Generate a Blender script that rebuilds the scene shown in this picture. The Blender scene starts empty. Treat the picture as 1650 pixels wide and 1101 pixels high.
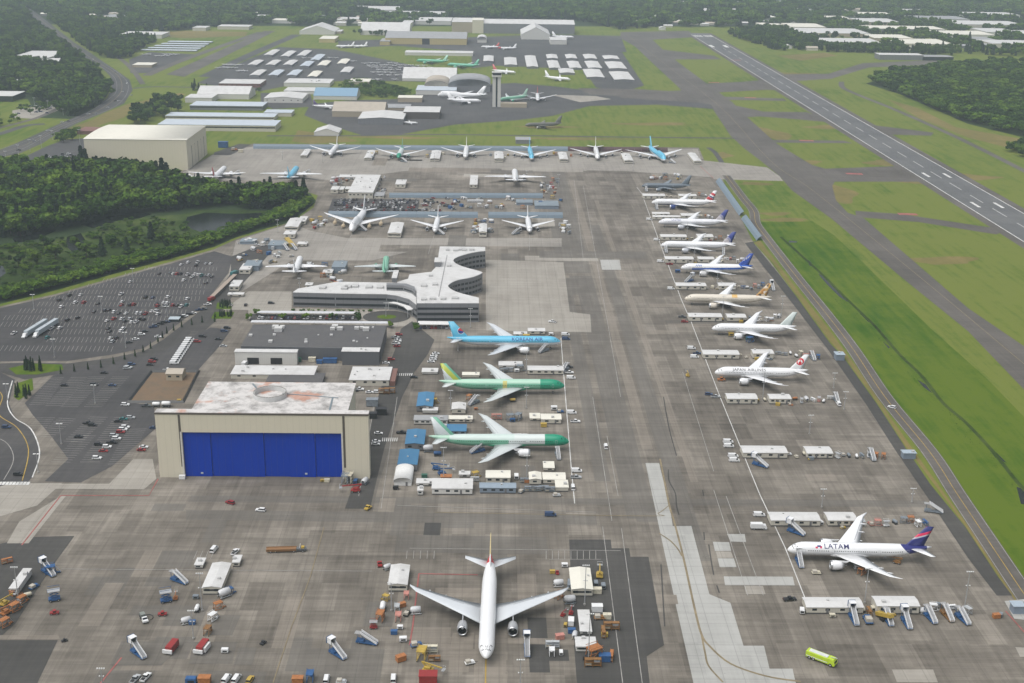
import bpy, bmesh, math, random
import numpy as np
from mathutils import Vector, Matrix
R = math.radians
rng = random.Random(7)
nrng = np.random.default_rng(7)
scene = bpy.context.scene
COL = scene.collection

# ------------------------------------------------------------------ camera, sky, sun, exposure
CAM_H, FPX, PITCH, YAW, ROLL = 267.64, 1991.49, 0.333619, -0.0171182, -0.0147286
PW, PH = 1650.0, 1101.0
_fw = Vector((-math.sin(YAW) * math.cos(PITCH), math.cos(YAW) * math.cos(PITCH), -math.sin(PITCH)))
_r0 = Vector((math.cos(YAW), math.sin(YAW), 0))
_d0 = _fw.cross(_r0)
_rt = math.cos(ROLL) * _r0 + math.sin(ROLL) * _d0
_dn = -math.sin(ROLL) * _r0 + math.cos(ROLL) * _d0
cam_data = bpy.data.cameras.new('aerial_camera')
cam = bpy.data.objects.new('aerial_camera', cam_data)
COL.objects.link(cam)
cam.matrix_world = Matrix(((_rt.x, -_dn.x, -_fw.x, 0), (_rt.y, -_dn.y, -_fw.y, 0), (_rt.z, -_dn.z, -_fw.z, CAM_H), (0, 0, 0, 1)))
cam_data.sensor_fit = 'HORIZONTAL'
cam_data.sensor_width = 36.0
cam_data.lens = FPX / PW * 36.0
cam_data.clip_start = 1.0
cam_data.clip_end = 60000.0
scene.camera = cam

world = bpy.data.worlds.new('World')
scene.world = world
world.use_nodes = True
_wn = world.node_tree
_wn.nodes.clear()
_sky = _wn.nodes.new('ShaderNodeTexSky')
_sky.sky_type = 'NISHITA'
_sky.sun_disc = False
_sky.sun_elevation = R(64)
_sky.sun_rotation = R(-120)
_sky.air_density = 1.0
_sky.dust_density = 4.0
_sky.ozone_density = 1.0
_hsv = _wn.nodes.new('ShaderNodeHueSaturation')      # cloud deck: the blue of the clear sky is greyed out
_hsv.inputs['Saturation'].default_value = 0.32
_bg = _wn.nodes.new('ShaderNodeBackground')
_bg.inputs['Strength'].default_value = 0.08
_wo = _wn.nodes.new('ShaderNodeOutputWorld')
_wn.links.new(_sky.outputs[0], _hsv.inputs['Color'])
_wn.links.new(_hsv.outputs[0], _bg.inputs[0])
_wn.links.new(_bg.outputs[0], _wo.inputs[0])

sun_data = bpy.data.lights.new('sun', 'SUN')
sun_data.energy = 1.5
sun_data.angle = R(75)
sun_data.color = (1.0, 0.975, 0.94)
sun = bpy.data.objects.new('sun', sun_data)
COL.objects.link(sun)
_el, _az = R(64), R(150)                              # azimuth measured from +X: behind the camera's left shoulder
_sd = Vector((math.cos(_el) * math.cos(_az + R(60)), math.cos(_el) * math.sin(_az + R(60)), math.sin(_el)))
sun.rotation_euler = (-_sd).to_track_quat('-Z', 'Y').to_euler()
_sky.sun_rotation = math.atan2(_sd.x, _sd.y)

vs = scene.view_settings
vs.view_transform = 'Standard'
vs.look = 'None'
vs.exposure = 0.7
vs.gamma = 1.0
vs.use_curve_mapping = False
scene.cycles.volume_bounces = 1
scene.cycles.max_bounces = 6
scene.cycles.diffuse_bounces = 1
scene.cycles.volume_step_rate = 4.0

# ------------------------------------------------------------------ pixel -> ground helpers
def ray(px, py):
    px, py = float(px), float(py)
    return _fw + (px - PW / 2) / FPX * _rt + (py - PH / 2) / FPX * _dn
def G(px, py, z=0.0):
    d = ray(px, py)
    t = (z - CAM_H) / d.z
    return Vector((d.x * t, d.y * t, z))
def ZY(px, py, y):                                   # where the sight line meets the upright plane Y = y
    d = ray(px, py)
    t = y / d.y
    return Vector((d.x * t, y, CAM_H + d.z * t))
def PX(p):
    q = Vector(p) - Vector((0, 0, CAM_H))
    z = q.dot(_fw)
    return (PW / 2 + FPX * q.dot(_rt) / z, PH / 2 + FPX * q.dot(_dn) / z)

# ------------------------------------------------------------------ materials
def lin(h):
    if not isinstance(h, str):
        return tuple(h) if len(h) == 4 else (*h, 1.0)
    h = h.lstrip('#')
    v = [int(h[i:i + 2], 16) / 255 for i in (0, 2, 4)]
    return (*[x / 12.92 if x <= 0.04045 else ((x + 0.055) / 1.055) ** 2.4 for x in v], 1.0)
_mats = {}
class NT:
    def __init__(s, name):
        s.m = bpy.data.materials.new(name)
        s.m.use_nodes = True
        s.t = s.m.node_tree
        s.b = s.t.nodes['Principled BSDF']
        s.tc = None
    def n(s, kind, **kw):
        nd = s.t.nodes.new(kind)
        for k, v in kw.items():
            if k in nd.inputs: nd.inputs[k].default_value = v
            else: setattr(nd, k, v)
        return nd
    def l(s, a, b): s.t.links.new(a, b)
    def coord(s, which='Object'):
        if s.tc is None: s.tc = s.n('ShaderNodeTexCoord')
        return s.tc.outputs[which]
    def pos(s):
        g = s.n('ShaderNodeNewGeometry')
        return g.outputs['Position']
    def noise(s, vec, scale, detail=4, rough=0.6):
        nd = s.n('ShaderNodeTexNoise')
        nd.inputs['Scale'].default_value = scale
        nd.inputs['Detail'].default_value = detail
        nd.inputs['Roughness'].default_value = rough
        s.l(vec, nd.inputs['Vector'])
        return nd.outputs['Fac']
    def ramp(s, fac, stops):
        r = s.n('ShaderNodeValToRGB')
        e = r.color_ramp.elements
        while len(e) > len(stops): e.remove(e[-1])
        while len(e) < len(stops): e.new(0.5)
        for i, (p, c) in enumerate(stops):
            e[i].position = p
            e[i].color = lin(c) if not isinstance(c, (int, float)) else (c, c, c, 1)
        s.l(fac, r.inputs['Fac'])
        return r.outputs['Color']
    def mix(s, fac, a, b, mode='MIX'):
        x = s.n('ShaderNodeMix', data_type='RGBA', blend_type=mode)
        for sock, v in ((x.inputs[0], fac), (x.inputs[6], a), (x.inputs[7], b)):
            if hasattr(v, 'is_linked'): s.l(v, sock)
            elif isinstance(v, (int, float)): sock.default_value = v if sock is x.inputs[0] else (v, v, v, 1)
            else: sock.default_value = lin(v)
        return x.outputs[2]
    def math(s, op, a, b=None, c=None):
        x = s.n('ShaderNodeMath', operation=op)
        for i, v in enumerate((a, b, c)):
            if v is None: continue
            if hasattr(v, 'is_linked'): s.l(v, x.inputs[i])
            else: x.inputs[i].default_value = v
        return x.outputs[0]
    def out(s, col, rough=0.7, metal=0.0, bump=None, bstr=0.3, spec=None):
        if hasattr(col, 'is_linked'): s.l(col, s.b.inputs['Base Color'])
        else: s.b.inputs['Base Color'].default_value = lin(col)
        if hasattr(rough, 'is_linked'): s.l(rough, s.b.inputs['Roughness'])
        else: s.b.inputs['Roughness'].default_value = rough
        s.b.inputs['Metallic'].default_value = metal
        if spec is not None: s.b.inputs['Specular IOR Level'].default_value = spec
        if bump is not None:
            bn = s.n('ShaderNodeBump')
            bn.inputs['Strength'].default_value = bstr
            s.l(bump, bn.inputs['Height'])
            s.l(bn.outputs[0], s.b.inputs['Normal'])
        return s.m

def M(col, rough=0.6, metal=0.0, wear=0.12, scale=0.8):
    """plain painted / bare surface of one colour with slight wear"""
    key = (col if isinstance(col, str) else tuple(col), rough, metal, wear, scale)
    if key in _mats: return _mats[key]
    n = NT('paint_' + str(len(_mats)))
    if wear > 0:
        f = n.noise(n.coord(), scale, 5, 0.7)
        c = lin(col)
        lo = tuple(x * (1 - wear) for x in c[:3])
        hi = tuple(min(1, x * (1 + wear * 0.6)) for x in c[:3])
        m = n.out(n.ramp(f, [(0.3, lo), (0.7, hi)]), rough, metal)
    else:
        m = n.out(col, rough, metal)
    _mats[key] = m
    return m

# ------------------------------------------------------------------ mesh building
class MB:
    def __init__(s): s.v, s.f, s.mi, s.mats, s.sm = [], [], [], [], []
    def m(s, mat):
        if mat not in s.mats: s.mats.append(mat)
        return s.mats.index(mat)
    def add(s, vs, fs, mat, smooth=False):
        o, k = len(s.v), s.m(mat)
        s.v += [tuple(v) for v in vs]
        for f in fs:
            s.f.append(tuple(i + o for i in f)); s.mi.append(k); s.sm.append(smooth)
        return s
    def box(s, c, d, mat, rz=0.0, taper=1.0):
        x, y, z = d[0] / 2, d[1] / 2, d[2] / 2
        P = []
        cs, sn = math.cos(rz), math.sin(rz)
        for dz in (-z, z):
            t = taper if dz > 0 else 1.0
            for dx, dy in ((-x, -y), (x, -y), (x, y), (-x, y)):
                dx, dy = dx * t, dy * t
                P.append((c[0] + dx * cs - dy * sn, c[1] + dx * sn + dy * cs, c[2] + dz))
        return s.add(P, [(0, 3, 2, 1), (4, 5, 6, 7), (0, 1, 5, 4), (1, 2, 6, 5), (2, 3, 7, 6), (3, 0, 4, 7)], mat)
    def bx(s, x0, x1, y0, y1, z0, z1, mat):
        return s.box(((x0 + x1) / 2, (y0 + y1) / 2, (z0 + z1) / 2), (x1 - x0, y1 - y0, z1 - z0), mat)
    def tube(s, a, b, r, mat, r2=None, n=6, smooth=True):
        a, b = Vector(a), Vector(b)
        d = (b - a).normalized()
        u = d.orthogonal().normalized()
        w = d.cross(u)
        r2 = r if r2 is None else r2
        P = [a + (u * math.cos(t) + w * math.sin(t)) * r for t in (2 * math.pi * i / n for i in range(n))]
        P += [b + (u * math.cos(t) + w * math.sin(t)) * r2 for t in (2 * math.pi * i / n for i in range(n))]
        F = [(i, (i + 1) % n, n + (i + 1) % n, n + i) for i in range(n)]
        s.add(P, F, mat, smooth)
        s.add(P, [tuple(range(n))[::-1], tuple(range(n, 2 * n))], mat)
        return s
    def bar(s, a, b, w, h, mat):
        """rectangular bar from a to b"""
        a, b = Vector(a), Vector(b)
        d = (b - a).normalized()
        side = d.cross(Vector((0, 0, 1)))
        if side.length < 1e-3: side = Vector((1, 0, 0))
        side.normalize()
        up = side.cross(d)
        P = [p + side * sx * w / 2 + up * sz * h / 2 for p in (a, b) for sx, sz in ((-1, -1), (1, -1), (1, 1), (-1, 1))]
        return s.add(P, [(0, 1, 2, 3), (7, 6, 5, 4), (0, 4, 5, 1), (1, 5, 6, 2), (2, 6, 7, 3), (3, 7, 4, 0)], mat)
    def prism(s, poly, z0, z1, mat, top=None, bottom=True):
        n = len(poly)
        area = sum(poly[i][0] * poly[(i + 1) % n][1] - poly[(i + 1) % n][0] * poly[i][1] for i in range(n))
        if area < 0: poly = poly[::-1]
        P = [(p[0], p[1], z0) for p in poly] + [(p[0], p[1], z1) for p in poly]
        s.add(P, [(i, (i + 1) % n, n + (i + 1) % n, n + i) for i in range(n)], mat)
        s.add(P, [tuple(range(n, 2 * n))], top or mat)
        if bottom: s.add(P, [tuple(range(n))[::-1]], mat)
        return s
    def lathe(s, prof, mat, n=20, axis='x', c=(0, 0, 0), smooth=True, mats=None):
        """prof: (along, radius)"""
        k = len(prof)
        P = []
        for a, r in prof:
            for i in range(n):
                t = 2 * math.pi * i / n
                q = (a, r * math.cos(t), r * math.sin(t)) if axis == 'x' else (r * math.cos(t), r * math.sin(t), a)
                P.append((q[0] + c[0], q[1] + c[1], q[2] + c[2]))
        for j in range(k - 1):
            F = [(j * n + i, j * n + (i + 1) % n, (j + 1) * n + (i + 1) % n, (j + 1) * n + i) for i in range(n)]
            s.add(P, F, mats[j] if mats else mat, smooth) if j == 0 else s._more(F, mats[j] if mats else mat, smooth, len(P))
        return s
    def _more(s, F, mat, smooth, np_):
        o, k = len(s.v) - np_, s.m(mat)
        for f in F:
            s.f.append(tuple(i + o for i in f)); s.mi.append(k); s.sm.append(smooth)
    def mesh(s, name):
        me = bpy.data.meshes.new(name)
        me.from_pydata(s.v, [], s.f)
        for m in s.mats: me.materials.append(m)
        me.polygons.foreach_set('material_index', s.mi)
        me.polygons.foreach_set('use_smooth', s.sm)
        me.update()
        return me
    def build(s, name, parent=None, **kw):
        o = bpy.data.objects.new(name, s.mesh(name))
        COL.objects.link(o)
        if parent is not None: o.parent = parent
        for k, v in kw.items(): o[k] = v
        return o

def obj(name, me, parent=None, **kw):
    o = bpy.data.objects.new(name, me)
    COL.objects.link(o)
    if parent is not None: o.parent = parent
    for k, v in kw.items(): o[k] = v
    return o
def thing(name, label, cat, loc=(0, 0, 0), rz=0.0, group=None, scale=None):
    o = bpy.data.objects.new(name, None)
    COL.objects.link(o)
    o.empty_display_size = 0.5
    o.location = loc
    o.rotation_euler = (0, 0, rz)
    if scale: o.scale = (scale,) * 3 if not hasattr(scale, '__len__') else scale
    o['label'] = label
    o['category'] = cat
    if group: o['group'] = group
    return o
def tag(o, label, cat, group=None):
    o['label'] = label
    o['category'] = cat
    if group: o['group'] = group
    return o
_kids = {}
def proto_tree(parts):
    """parts: list of (name, mesh, [(subname, mesh), ...]); stamped below a thing without bpy.ops"""
    return parts
def stamp(root, parts):
    for name, me, subs in parts:
        p = obj(name, me, root)
        for sn, sm in subs: obj(sn, sm, p)
_ORD = ['first', 'second', 'third', 'fourth', 'fifth', 'sixth', 'seventh', 'eighth', 'ninth', 'tenth', 'eleventh', 'twelfth']
def nth(i):
    if i < 12: return _ORD[i]
    k = i + 1
    return f"{k}{'th' if 10 <= k % 100 <= 20 else {1: 'st', 2: 'nd', 3: 'rd'}.get(k % 10, 'th')}"
_queue = []          # (object, adjective+noun, zone phrase): labelled at the end, counted from the left of the picture
def later(o, what, zone, cat, group=None):
    o['category'] = cat
    if group: o['group'] = group
    _queue.append((o, what, zone))
    return o
def settle_labels():
    d = {}
    for o, what, zone in _queue: d.setdefault((what, zone), []).append(o)
    for (what, zone), os_ in d.items():
        if len(os_) == 1:
            os_[0]['label'] = f'{what} {zone}'

        else:
            os_.sort(key=lambda o: PX(o.location)[0])
            for i, o in enumerate(os_): o['label'] = f'{nth(i)} {what} from the left {zone}'
# ================================================================== THE SETTING: ground, pavement, roads, water
def grass_mat(name, a, b, c, stripe=0.0):
    n = NT(name)
    p = n.pos()
    f1 = n.noise(p, 0.006, 5, 0.65)
    f2 = n.noise(p, 0.06, 5, 0.7)
    f3 = n.noise(p, 0.5, 3, 0.7)
    mp = n.n('ShaderNodeMapping')
    mp.inputs['Scale'].default_value = (0.16, 0.012, 1)
    mp.inputs['Rotation'].default_value = (0, 0, R(4))
    n.l(p, mp.inputs['Vector'])
    f4 = n.noise(mp.outputs[0], 1.0, 3, 0.6)
    s = n.math('ADD', n.math('MULTIPLY', f1, 0.5), n.math('ADD', n.math('MULTIPLY', f2, 0.25), n.math('ADD', n.math('MULTIPLY', f3, 0.1), n.math('MULTIPLY', f4, 0.15 + stripe))))
    col = n.ramp(s, [(0.36, a), (0.5, b), (0.64, c)])
    return n.out(col, 0.9, bump=f3, bstr=0.25, spec=0.1)
MGRASS = grass_mat('mown_grass', (0.036, 0.082, 0.008), (0.067, 0.120, 0.012), (0.136, 0.165, 0.030), 0.25)
MLUSH = grass_mat('lush_grass', (0.016, 0.052, 0.003), (0.040, 0.096, 0.004), (0.092, 0.136, 0.012), 0.2)
MDRY = grass_mat('dry_grass', (0.11, 0.105, 0.035), (0.17, 0.145, 0.05), (0.24, 0.18, 0.075))
MMARSH = grass_mat('marsh', (0.010, 0.020, 0.005), (0.034, 0.060, 0.012), (0.090, 0.116, 0.034))
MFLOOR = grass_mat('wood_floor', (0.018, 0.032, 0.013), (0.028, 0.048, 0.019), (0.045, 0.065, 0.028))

def concrete_mat(name, dark, mid, light, sx=7.6, sy=22.0, amp=1.0, joint=True):
    n = NT(name)
    p = n.pos()
    def cell(ax, ay, ox):
        sn = n.n('ShaderNodeVectorMath', operation='MULTIPLY')
        sn.inputs[1].default_value = (1 / ax, 1 / ay, 0)
        n.l(p, sn.inputs[0])
        ad = n.n('ShaderNodeVectorMath', operation='ADD')
        ad.inputs[1].default_value = (ox, ox * 0.37, 0.5)
        n.l(sn.outputs[0], ad.inputs[0])
        fl = n.n('ShaderNodeVectorMath', operation='FLOOR')
        n.l(ad.outputs[0], fl.inputs[0])
        w = n.n('ShaderNodeTexWhiteNoise', noise_dimensions='2D')
        n.l(fl.outputs[0], w.inputs['Vector'])
        return w.outputs['Value'], ad.outputs[0]
    c1, v1 = cell(sx, sy, 0.3)
    c2, _ = cell(sx * 4, sx, 3.7)
    c3, _ = cell(sx, sx, 8.1)
    f1 = n.noise(p, 0.012, 5, 0.6)
    mp = n.n('ShaderNodeMapping')
    mp.inputs['Scale'].default_value = (0.02, 0.35, 1)
    n.l(p, mp.inputs['Vector'])
    f2 = n.noise(mp.outputs[0], 1.0, 5, 0.7)
    mp2 = n.n('ShaderNodeMapping')
    mp2.inputs['Scale'].default_value = (0.4, 0.015, 1)
    n.l(p, mp2.inputs['Vector'])
    f2b = n.noise(mp2.outputs[0], 1.0, 5, 0.7)
    f3 = n.noise(p, 0.25, 6, 0.75)
    terms = [(c1, 0.17 * amp), (c2, 0.12 * amp), (c3, 0.09 * amp), (f1, 0.9), (f2, 0.50), (f2b, 0.44), (f3, 0.22)]
    tot = sum(k for _, k in terms)
    s = None
    for t, k in terms:
        q = n.math('MULTIPLY', t, k / tot)
        s = q if s is None else n.math('ADD', s, q)
    col = n.ramp(s, [(0.36, dark), (0.5, mid), (0.64, light)])
    if joint:
        sep = n.n('ShaderNodeSeparateXYZ')
        n.l(p, sep.inputs[0])
        js = None
        for ax in (0, 1):
            fr = n.math('FRACT', n.math('MULTIPLY', sep.outputs[ax], 1 / sx))
            e = n.math('LESS_THAN', n.math('ABSOLUTE', n.math('SUBTRACT', fr, 0.5)), 0.022)
            js = e if js is None else n.math('MAXIMUM', js, e)
        col = n.mix(n.math('MULTIPLY', js, 0.22), col, (0.06, 0.055, 0.05))
        # oil drips and tyre rubber
        sp = n.noise(p, 0.11, 4, 0.8)
        col = n.mix(n.math('MULTIPLY', n.math('GREATER_THAN', sp, 0.68), 0.35), col, (0.07, 0.065, 0.06))
    return n.out(col, 0.85, bump=f3, bstr=0.1, spec=0.2)
MAPRON = concrete_mat('apron_concrete', (0.078, 0.069, 0.058), (0.165, 0.148, 0.125), (0.295, 0.266, 0.226), amp=1.15)
MAPLIGHT = concrete_mat('pale_concrete', (0.22, 0.20, 0.175), (0.30, 0.28, 0.245), (0.38, 0.355, 0.315), amp=0.6)
MNEW = concrete_mat('new_concrete', (0.28, 0.28, 0.265), (0.37, 0.37, 0.35), (0.44, 0.44, 0.42), amp=0.7)
MDARKP = concrete_mat('dark_pavement', (0.044, 0.043, 0.041), (0.064, 0.062, 0.059), (0.095, 0.091, 0.085), amp=0.5)
MTAN = concrete_mat('tan_concrete', (0.13, 0.115, 0.096), (0.210, 0.186, 0.156), (0.30, 0.266, 0.225), amp=0.6)
MGREYL = concrete_mat('bleached_concrete', (0.19, 0.176, 0.156), (0.275, 0.256, 0.228), (0.35, 0.328, 0.295), amp=0.7)
MMID = concrete_mat('worn_concrete', (0.092, 0.084, 0.074), (0.142, 0.131, 0.115), (0.21, 0.195, 0.172), amp=0.7)
MASPH = concrete_mat('asphalt', (0.052, 0.052, 0.053), (0.075, 0.075, 0.076), (0.110, 0.107, 0.103), sx=12, sy=60, amp=0.35, joint=False)
MTAXI = concrete_mat('taxiway_asphalt', (0.070, 0.064, 0.058), (0.108, 0.099, 0.090), (0.155, 0.142, 0.128), sx=15, sy=90, amp=0.4, joint=False)
MRUN = concrete_mat('runway_asphalt', (0.088, 0.090, 0.093), (0.122, 0.124, 0.127), (0.16, 0.16, 0.16), sx=11, sy=120, amp=0.4, joint=False)
MLOT = concrete_mat('car_park_asphalt', (0.042, 0.042, 0.043), (0.066, 0.064, 0.065), (0.102, 0.097, 0.094), sx=9, sy=70, amp=0.35, joint=False)
def water_mat():
    n = NT('pond_water')
    f = n.noise(n.pos(), 0.6, 3, 0.6)
    return n.out((0.010, 0.014, 0.012), 0.2, bump=f, bstr=0.1, spec=0.25)
MWATER = water_mat()
MWHITE = M((0.62, 0.62, 0.60), 0.7, wear=0.35, scale=0.15)
MFAINT = M((0.33, 0.32, 0.30), 0.8, wear=0.4, scale=0.15)
MYEL = M((0.40, 0.27, 0.05), 0.7, wear=0.4, scale=0.15)
MYELF = M((0.23, 0.185, 0.11), 0.8, wear=0.4, scale=0.15)
MRED = M((0.33, 0.10, 0.09), 0.75, wear=0.4, scale=0.15)

def wpoly(pts): return [G(*p) for p in pts]
def sheet(name, pts, z, mat, parent=None, kind='structure', world=False):
    P = [(p[0], p[1], z) for p in (pts if world else wpoly(pts))]
    n = len(P)
    area = sum(P[i][0] * P[(i + 1) % n][1] - P[(i + 1) % n][0] * P[i][1] for i in range(n))
    if area < 0: P = P[::-1]
    me = bpy.data.meshes.new(name)
    me.from_pydata(P, [], [tuple(range(n))])
    me.materials.append(mat)
    o = obj(name, me, parent)
    if parent is None and kind: o['kind'] = kind
    return o
def smooth(pts, k=3):
    """Catmull-Rom through the points"""
    out = []
    P = [Vector(p) for p in pts]
    for i in range(len(P) - 1):
        a, b, c, d = P[max(i - 1, 0)], P[i], P[i + 1], P[min(i + 2, len(P) - 1)]
        for j in range(k):
            t = j / k
            out.append(0.5 * ((2 * b) + (c - a) * t + (2 * a - 5 * b + 4 * c - d) * t * t + (3 * b - a - 3 * c + d) * t ** 3))
    out.append(P[-1])
    return out
def ribbon_v(pts, w):
    P = [Vector((p[0], p[1], 0)) for p in pts]
    L, Rr = [], []
    for i, p in enumerate(P):
        d = (P[min(i + 1, len(P) - 1)] - P[max(i - 1, 0)]).normalized()
        s = Vector((d.y, -d.x, 0)) * w / 2
        L.append(p - s); Rr.append(p + s)
    return L, Rr
_rz = [0.0]
def ribbon(name, pts, w, z, mat, parent=None, curve=True, world=False, kind='structure'):
    _rz[0] += 0.0003
    z += _rz[0]
    P = [Vector(p) for p in pts] if world else wpoly(pts)
    if curve and len(P) > 2: P = smooth(P, 5)
    L, Rr = ribbon_v(P, w)
    n = len(P)
    V = [(p.x, p.y, z) for p in L] + [(p.x, p.y, z) for p in Rr]
    me = bpy.data.meshes.new(name)
    me.from_pydata(V, [], [(i, n + i, n + i + 1, i + 1) for i in range(n - 1)])
    me.materials.append(mat)
    o = obj(name, me, parent)
    if parent is None and kind: o['kind'] = kind
    return o
def dashes(name, a, b, w, on, off, z, mat, parent, phase=0.0):
    """broken line, each dash a part"""
    a, b = Vector((a[0], a[1], 0)), Vector((b[0], b[1], 0))
    d = (b - a); L = d.length; d.normalize(); s = Vector((d.y, -d.x, 0)) * w / 2
    me = bpy.data.meshes.new(name)
    me.from_pydata([-s, s, s + d * on, -s + d * on], [], [(0, 1, 2, 3)])
    me.materials.append(mat)
    t = phase
    while t + on < L:
        o = obj(name, me, parent)
        o.location = a + d * t + Vector((0, 0, z))
        t += on + off

ground = sheet('ground', [(-26000, -3000), (26000, -3000), (26000, 45000), (-26000, 45000)], 0.0, MGRASS, world=True)

# ---- wooded floor and wetland
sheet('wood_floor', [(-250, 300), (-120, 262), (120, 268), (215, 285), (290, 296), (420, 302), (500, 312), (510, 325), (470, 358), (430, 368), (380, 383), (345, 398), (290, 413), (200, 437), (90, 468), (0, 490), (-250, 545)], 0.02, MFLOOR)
sheet('wetland', [(-60, 398), (60, 392), (150, 372), (200, 352), (290, 346), (330, 338), (420, 340), (470, 340), (440, 356), (380, 372), (340, 388), (290, 402), (200, 422), (100, 447), (0, 470), (-60, 480)], 0.05, MMARSH)
pond = [[(302, 350), (330, 343), (380, 345), (430, 343), (418, 352), (395, 358), (352, 366), (338, 378), (310, 370), (298, 360)],
        [(342, 372), (362, 367), (355, 378), (338, 387), (333, 382)],
        [(108, 382), (130, 376), (138, 388), (135, 402), (118, 408), (106, 396)],
        [(170, 350), (215, 343), (245, 345), (225, 352), (180, 357)],
        [(20, 385), (60, 374), (90, 372), (60, 386), (25, 392)],
        [(-20, 435), (4, 428), (10, 440), (-10, 455)],
        [(130, 362), (165, 354), (185, 358), (150, 368)]]
for q in pond:
    w = sheet('pond', [(x + 0.0, y) for x, y in q], 0.09, MWATER)
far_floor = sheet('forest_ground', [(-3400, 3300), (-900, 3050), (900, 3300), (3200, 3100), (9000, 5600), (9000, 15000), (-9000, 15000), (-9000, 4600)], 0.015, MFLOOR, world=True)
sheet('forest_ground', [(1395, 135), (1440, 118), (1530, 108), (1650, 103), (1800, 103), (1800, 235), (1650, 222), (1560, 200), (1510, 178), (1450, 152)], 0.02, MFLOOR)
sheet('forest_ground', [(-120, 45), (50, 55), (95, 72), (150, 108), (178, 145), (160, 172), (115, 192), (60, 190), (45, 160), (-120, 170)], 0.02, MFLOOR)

# ---- the apron
APRON = [(-250, 1220), (-250, 560), (0, 494), (90, 474), (200, 443), (290, 418), (345, 402), (380, 386), (430, 371), (472, 357), (505, 335), (512, 315), (470, 302), (330, 292), (285, 287), (292, 276), (345, 248), (408, 231.5), (1126, 238), (1136, 262), (1165, 290), (1188, 340), (1214, 391), (1240, 420), (1281, 475), (1338, 554), (1358, 574.5), (1413, 651), (1459, 722), (1500, 782), (1555, 849), (1609, 931), (1631, 960), (1680, 1020), (1850, 1220)]
apron = sheet('apron', APRON, 0.03, MAPRON)
ZP, ZL = 0.10, 0.16
_sl = [0.036]
def SL():
    _sl[0] += 0.0003
    return _sl[0]
_zp = [0.0]
def patch(pts, mat=MAPLIGHT, z=ZP, name='concrete_slab'):
    _zp[0] += 0.0006
    return sheet(name, pts, z + _zp[0], mat, apron)
patch([(1040, 746.5), (1062, 746.5), (1079, 816), (1084, 848), (1114, 848), (1143, 958), (1177, 972), (1198, 1041), (1231, 1041), (1240, 1078), (1277, 1078), (1281, 1096), (1290, 1130), (1124, 1130), (1090, 980), (1062, 850)], MNEW)
def zpatch(pts, ox, oy, k, mat=MAPLIGHT, z=ZP): return patch([(ox + x / k, oy + y / k) for x, y in pts], mat, z)
for q in ([(695, 555), (825, 555), (835, 615), (720, 610)], [(590, 612), (710, 615), (725, 680), (605, 680)], [(625, 735), (745, 735), (765, 800), (640, 800)],
          [(670, 868), (1180, 870), (1195, 935), (680, 933)]):
    zpatch(q, 1020, 740, 4.586, MNEW)
for q in ([(822, 937), (960, 937), (980, 1000), (835, 1000)], [(610, 684), (724, 684), (742, 731), (624, 731)]):
    zpatch(q, 1020, 740, 4.586, MAPLIGHT)
zpatch([(975, 950), (1185, 950), (1210, 1015), (1000, 1015)], 1130, 780, 3.173)
zpatch([(1605, 835), (1680, 840), (1690, 885), (1630, 885)], 1130, 780, 3.173)
zpatch([(1550, 600), (1650, 590), (1690, 700), (1600, 690)], 1130, 780, 3.173, MNEW)
patch([(783, 419), (908, 423), (918, 503), (951, 507), (953, 536), (783, 533)], MAPLIGHT)
patch([(967, 419), (998, 419), (1001, 435), (970, 435)], MNEW)
patch([(917, 870), (984, 870), (985.5, 884), (1013.6, 884), (1016, 897.6), (1045, 897.6), (1070, 1040), (1042, 1058), (1049, 1120), (931, 1120), (925, 1040)], MDARKP)
patch([(0, 877), (44, 866), (120, 864), (90, 905), (60, 950), (25, 1005), (-60, 1080), (-80, 900)], MDARKP)
patch([(-40, 1032), (93, 1032), (56, 1110), (-90, 1110)], MDARKP)
patch([(31, 841), (98, 800), (106, 800), (46, 876), (11, 876)], MAPLIGHT)
patch([(-60, 800), (20, 779), (100, 779), (60, 815), (-60, 850)], MAPLIGHT)
patch([(176, 780), (215, 740), (246, 740), (252, 772), (232, 789), (80, 788), (95, 780)], MAPLIGHT)
for q in ([(196, 1034), (300, 1034), (260, 1073), (178, 1073)], [(312, 1035), (382, 1035), (374, 1070), (304, 1070)], [(384, 1044), (414, 1044), (406, 1072), (377, 1072)],
          [(345, 992), (388, 992), (374, 1024), (330, 1024)], [(160, 1081), (250, 1081), (235, 1120), (140, 1120)], [(335, 1081), (430, 1083), (420, 1120), (320, 1120)],
          [(500, 1046), (620, 1046), (610, 1115), (480, 1115)], [(592, 970), (640, 970), (632, 1010), (584, 1010)], [(640, 862), (880, 866), (884, 894), (636, 890)]):
    patch(q, MMID)
for q in ([(0, 1024), (94, 1024), (97, 1031), (-10, 1031)], [(170, 940), (200, 940), (160, 1010), (125, 1010)], [(700, 1052), (760, 1052), (760, 1058), (700, 1058)], [(801, 1051), (818, 1051), (818, 1064), (801, 1064)],
          [(766, 1024), (814, 1024), (818, 1130), (762, 1130)], [(801, 1082), (818, 1082), (818, 1094), (801, 1094)], [(833, 925), (863, 925), (866, 972), (834, 972)], [(730, 1020), (764, 1020), (762, 1048), (724, 1048)],
          [(640, 1026), (728, 1027), (726, 1036), (638, 1035)], [(818, 1028), (925, 1030), (926, 1040), (818, 1038)], [(1056, 958), (1090, 959), (1093, 974), (1058, 974)]):
    patch(q, MTAN)
patch([(300, 822), (960, 829), (962, 846), (300, 838)], MMID, 0.045)
patch([(292, 280), (345, 250), (408, 236), (1124, 240), (1132, 262), (1150, 286), (1010, 276), (700, 270), (540, 290), (330, 291)], MGREYL, 0.0342)
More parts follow.
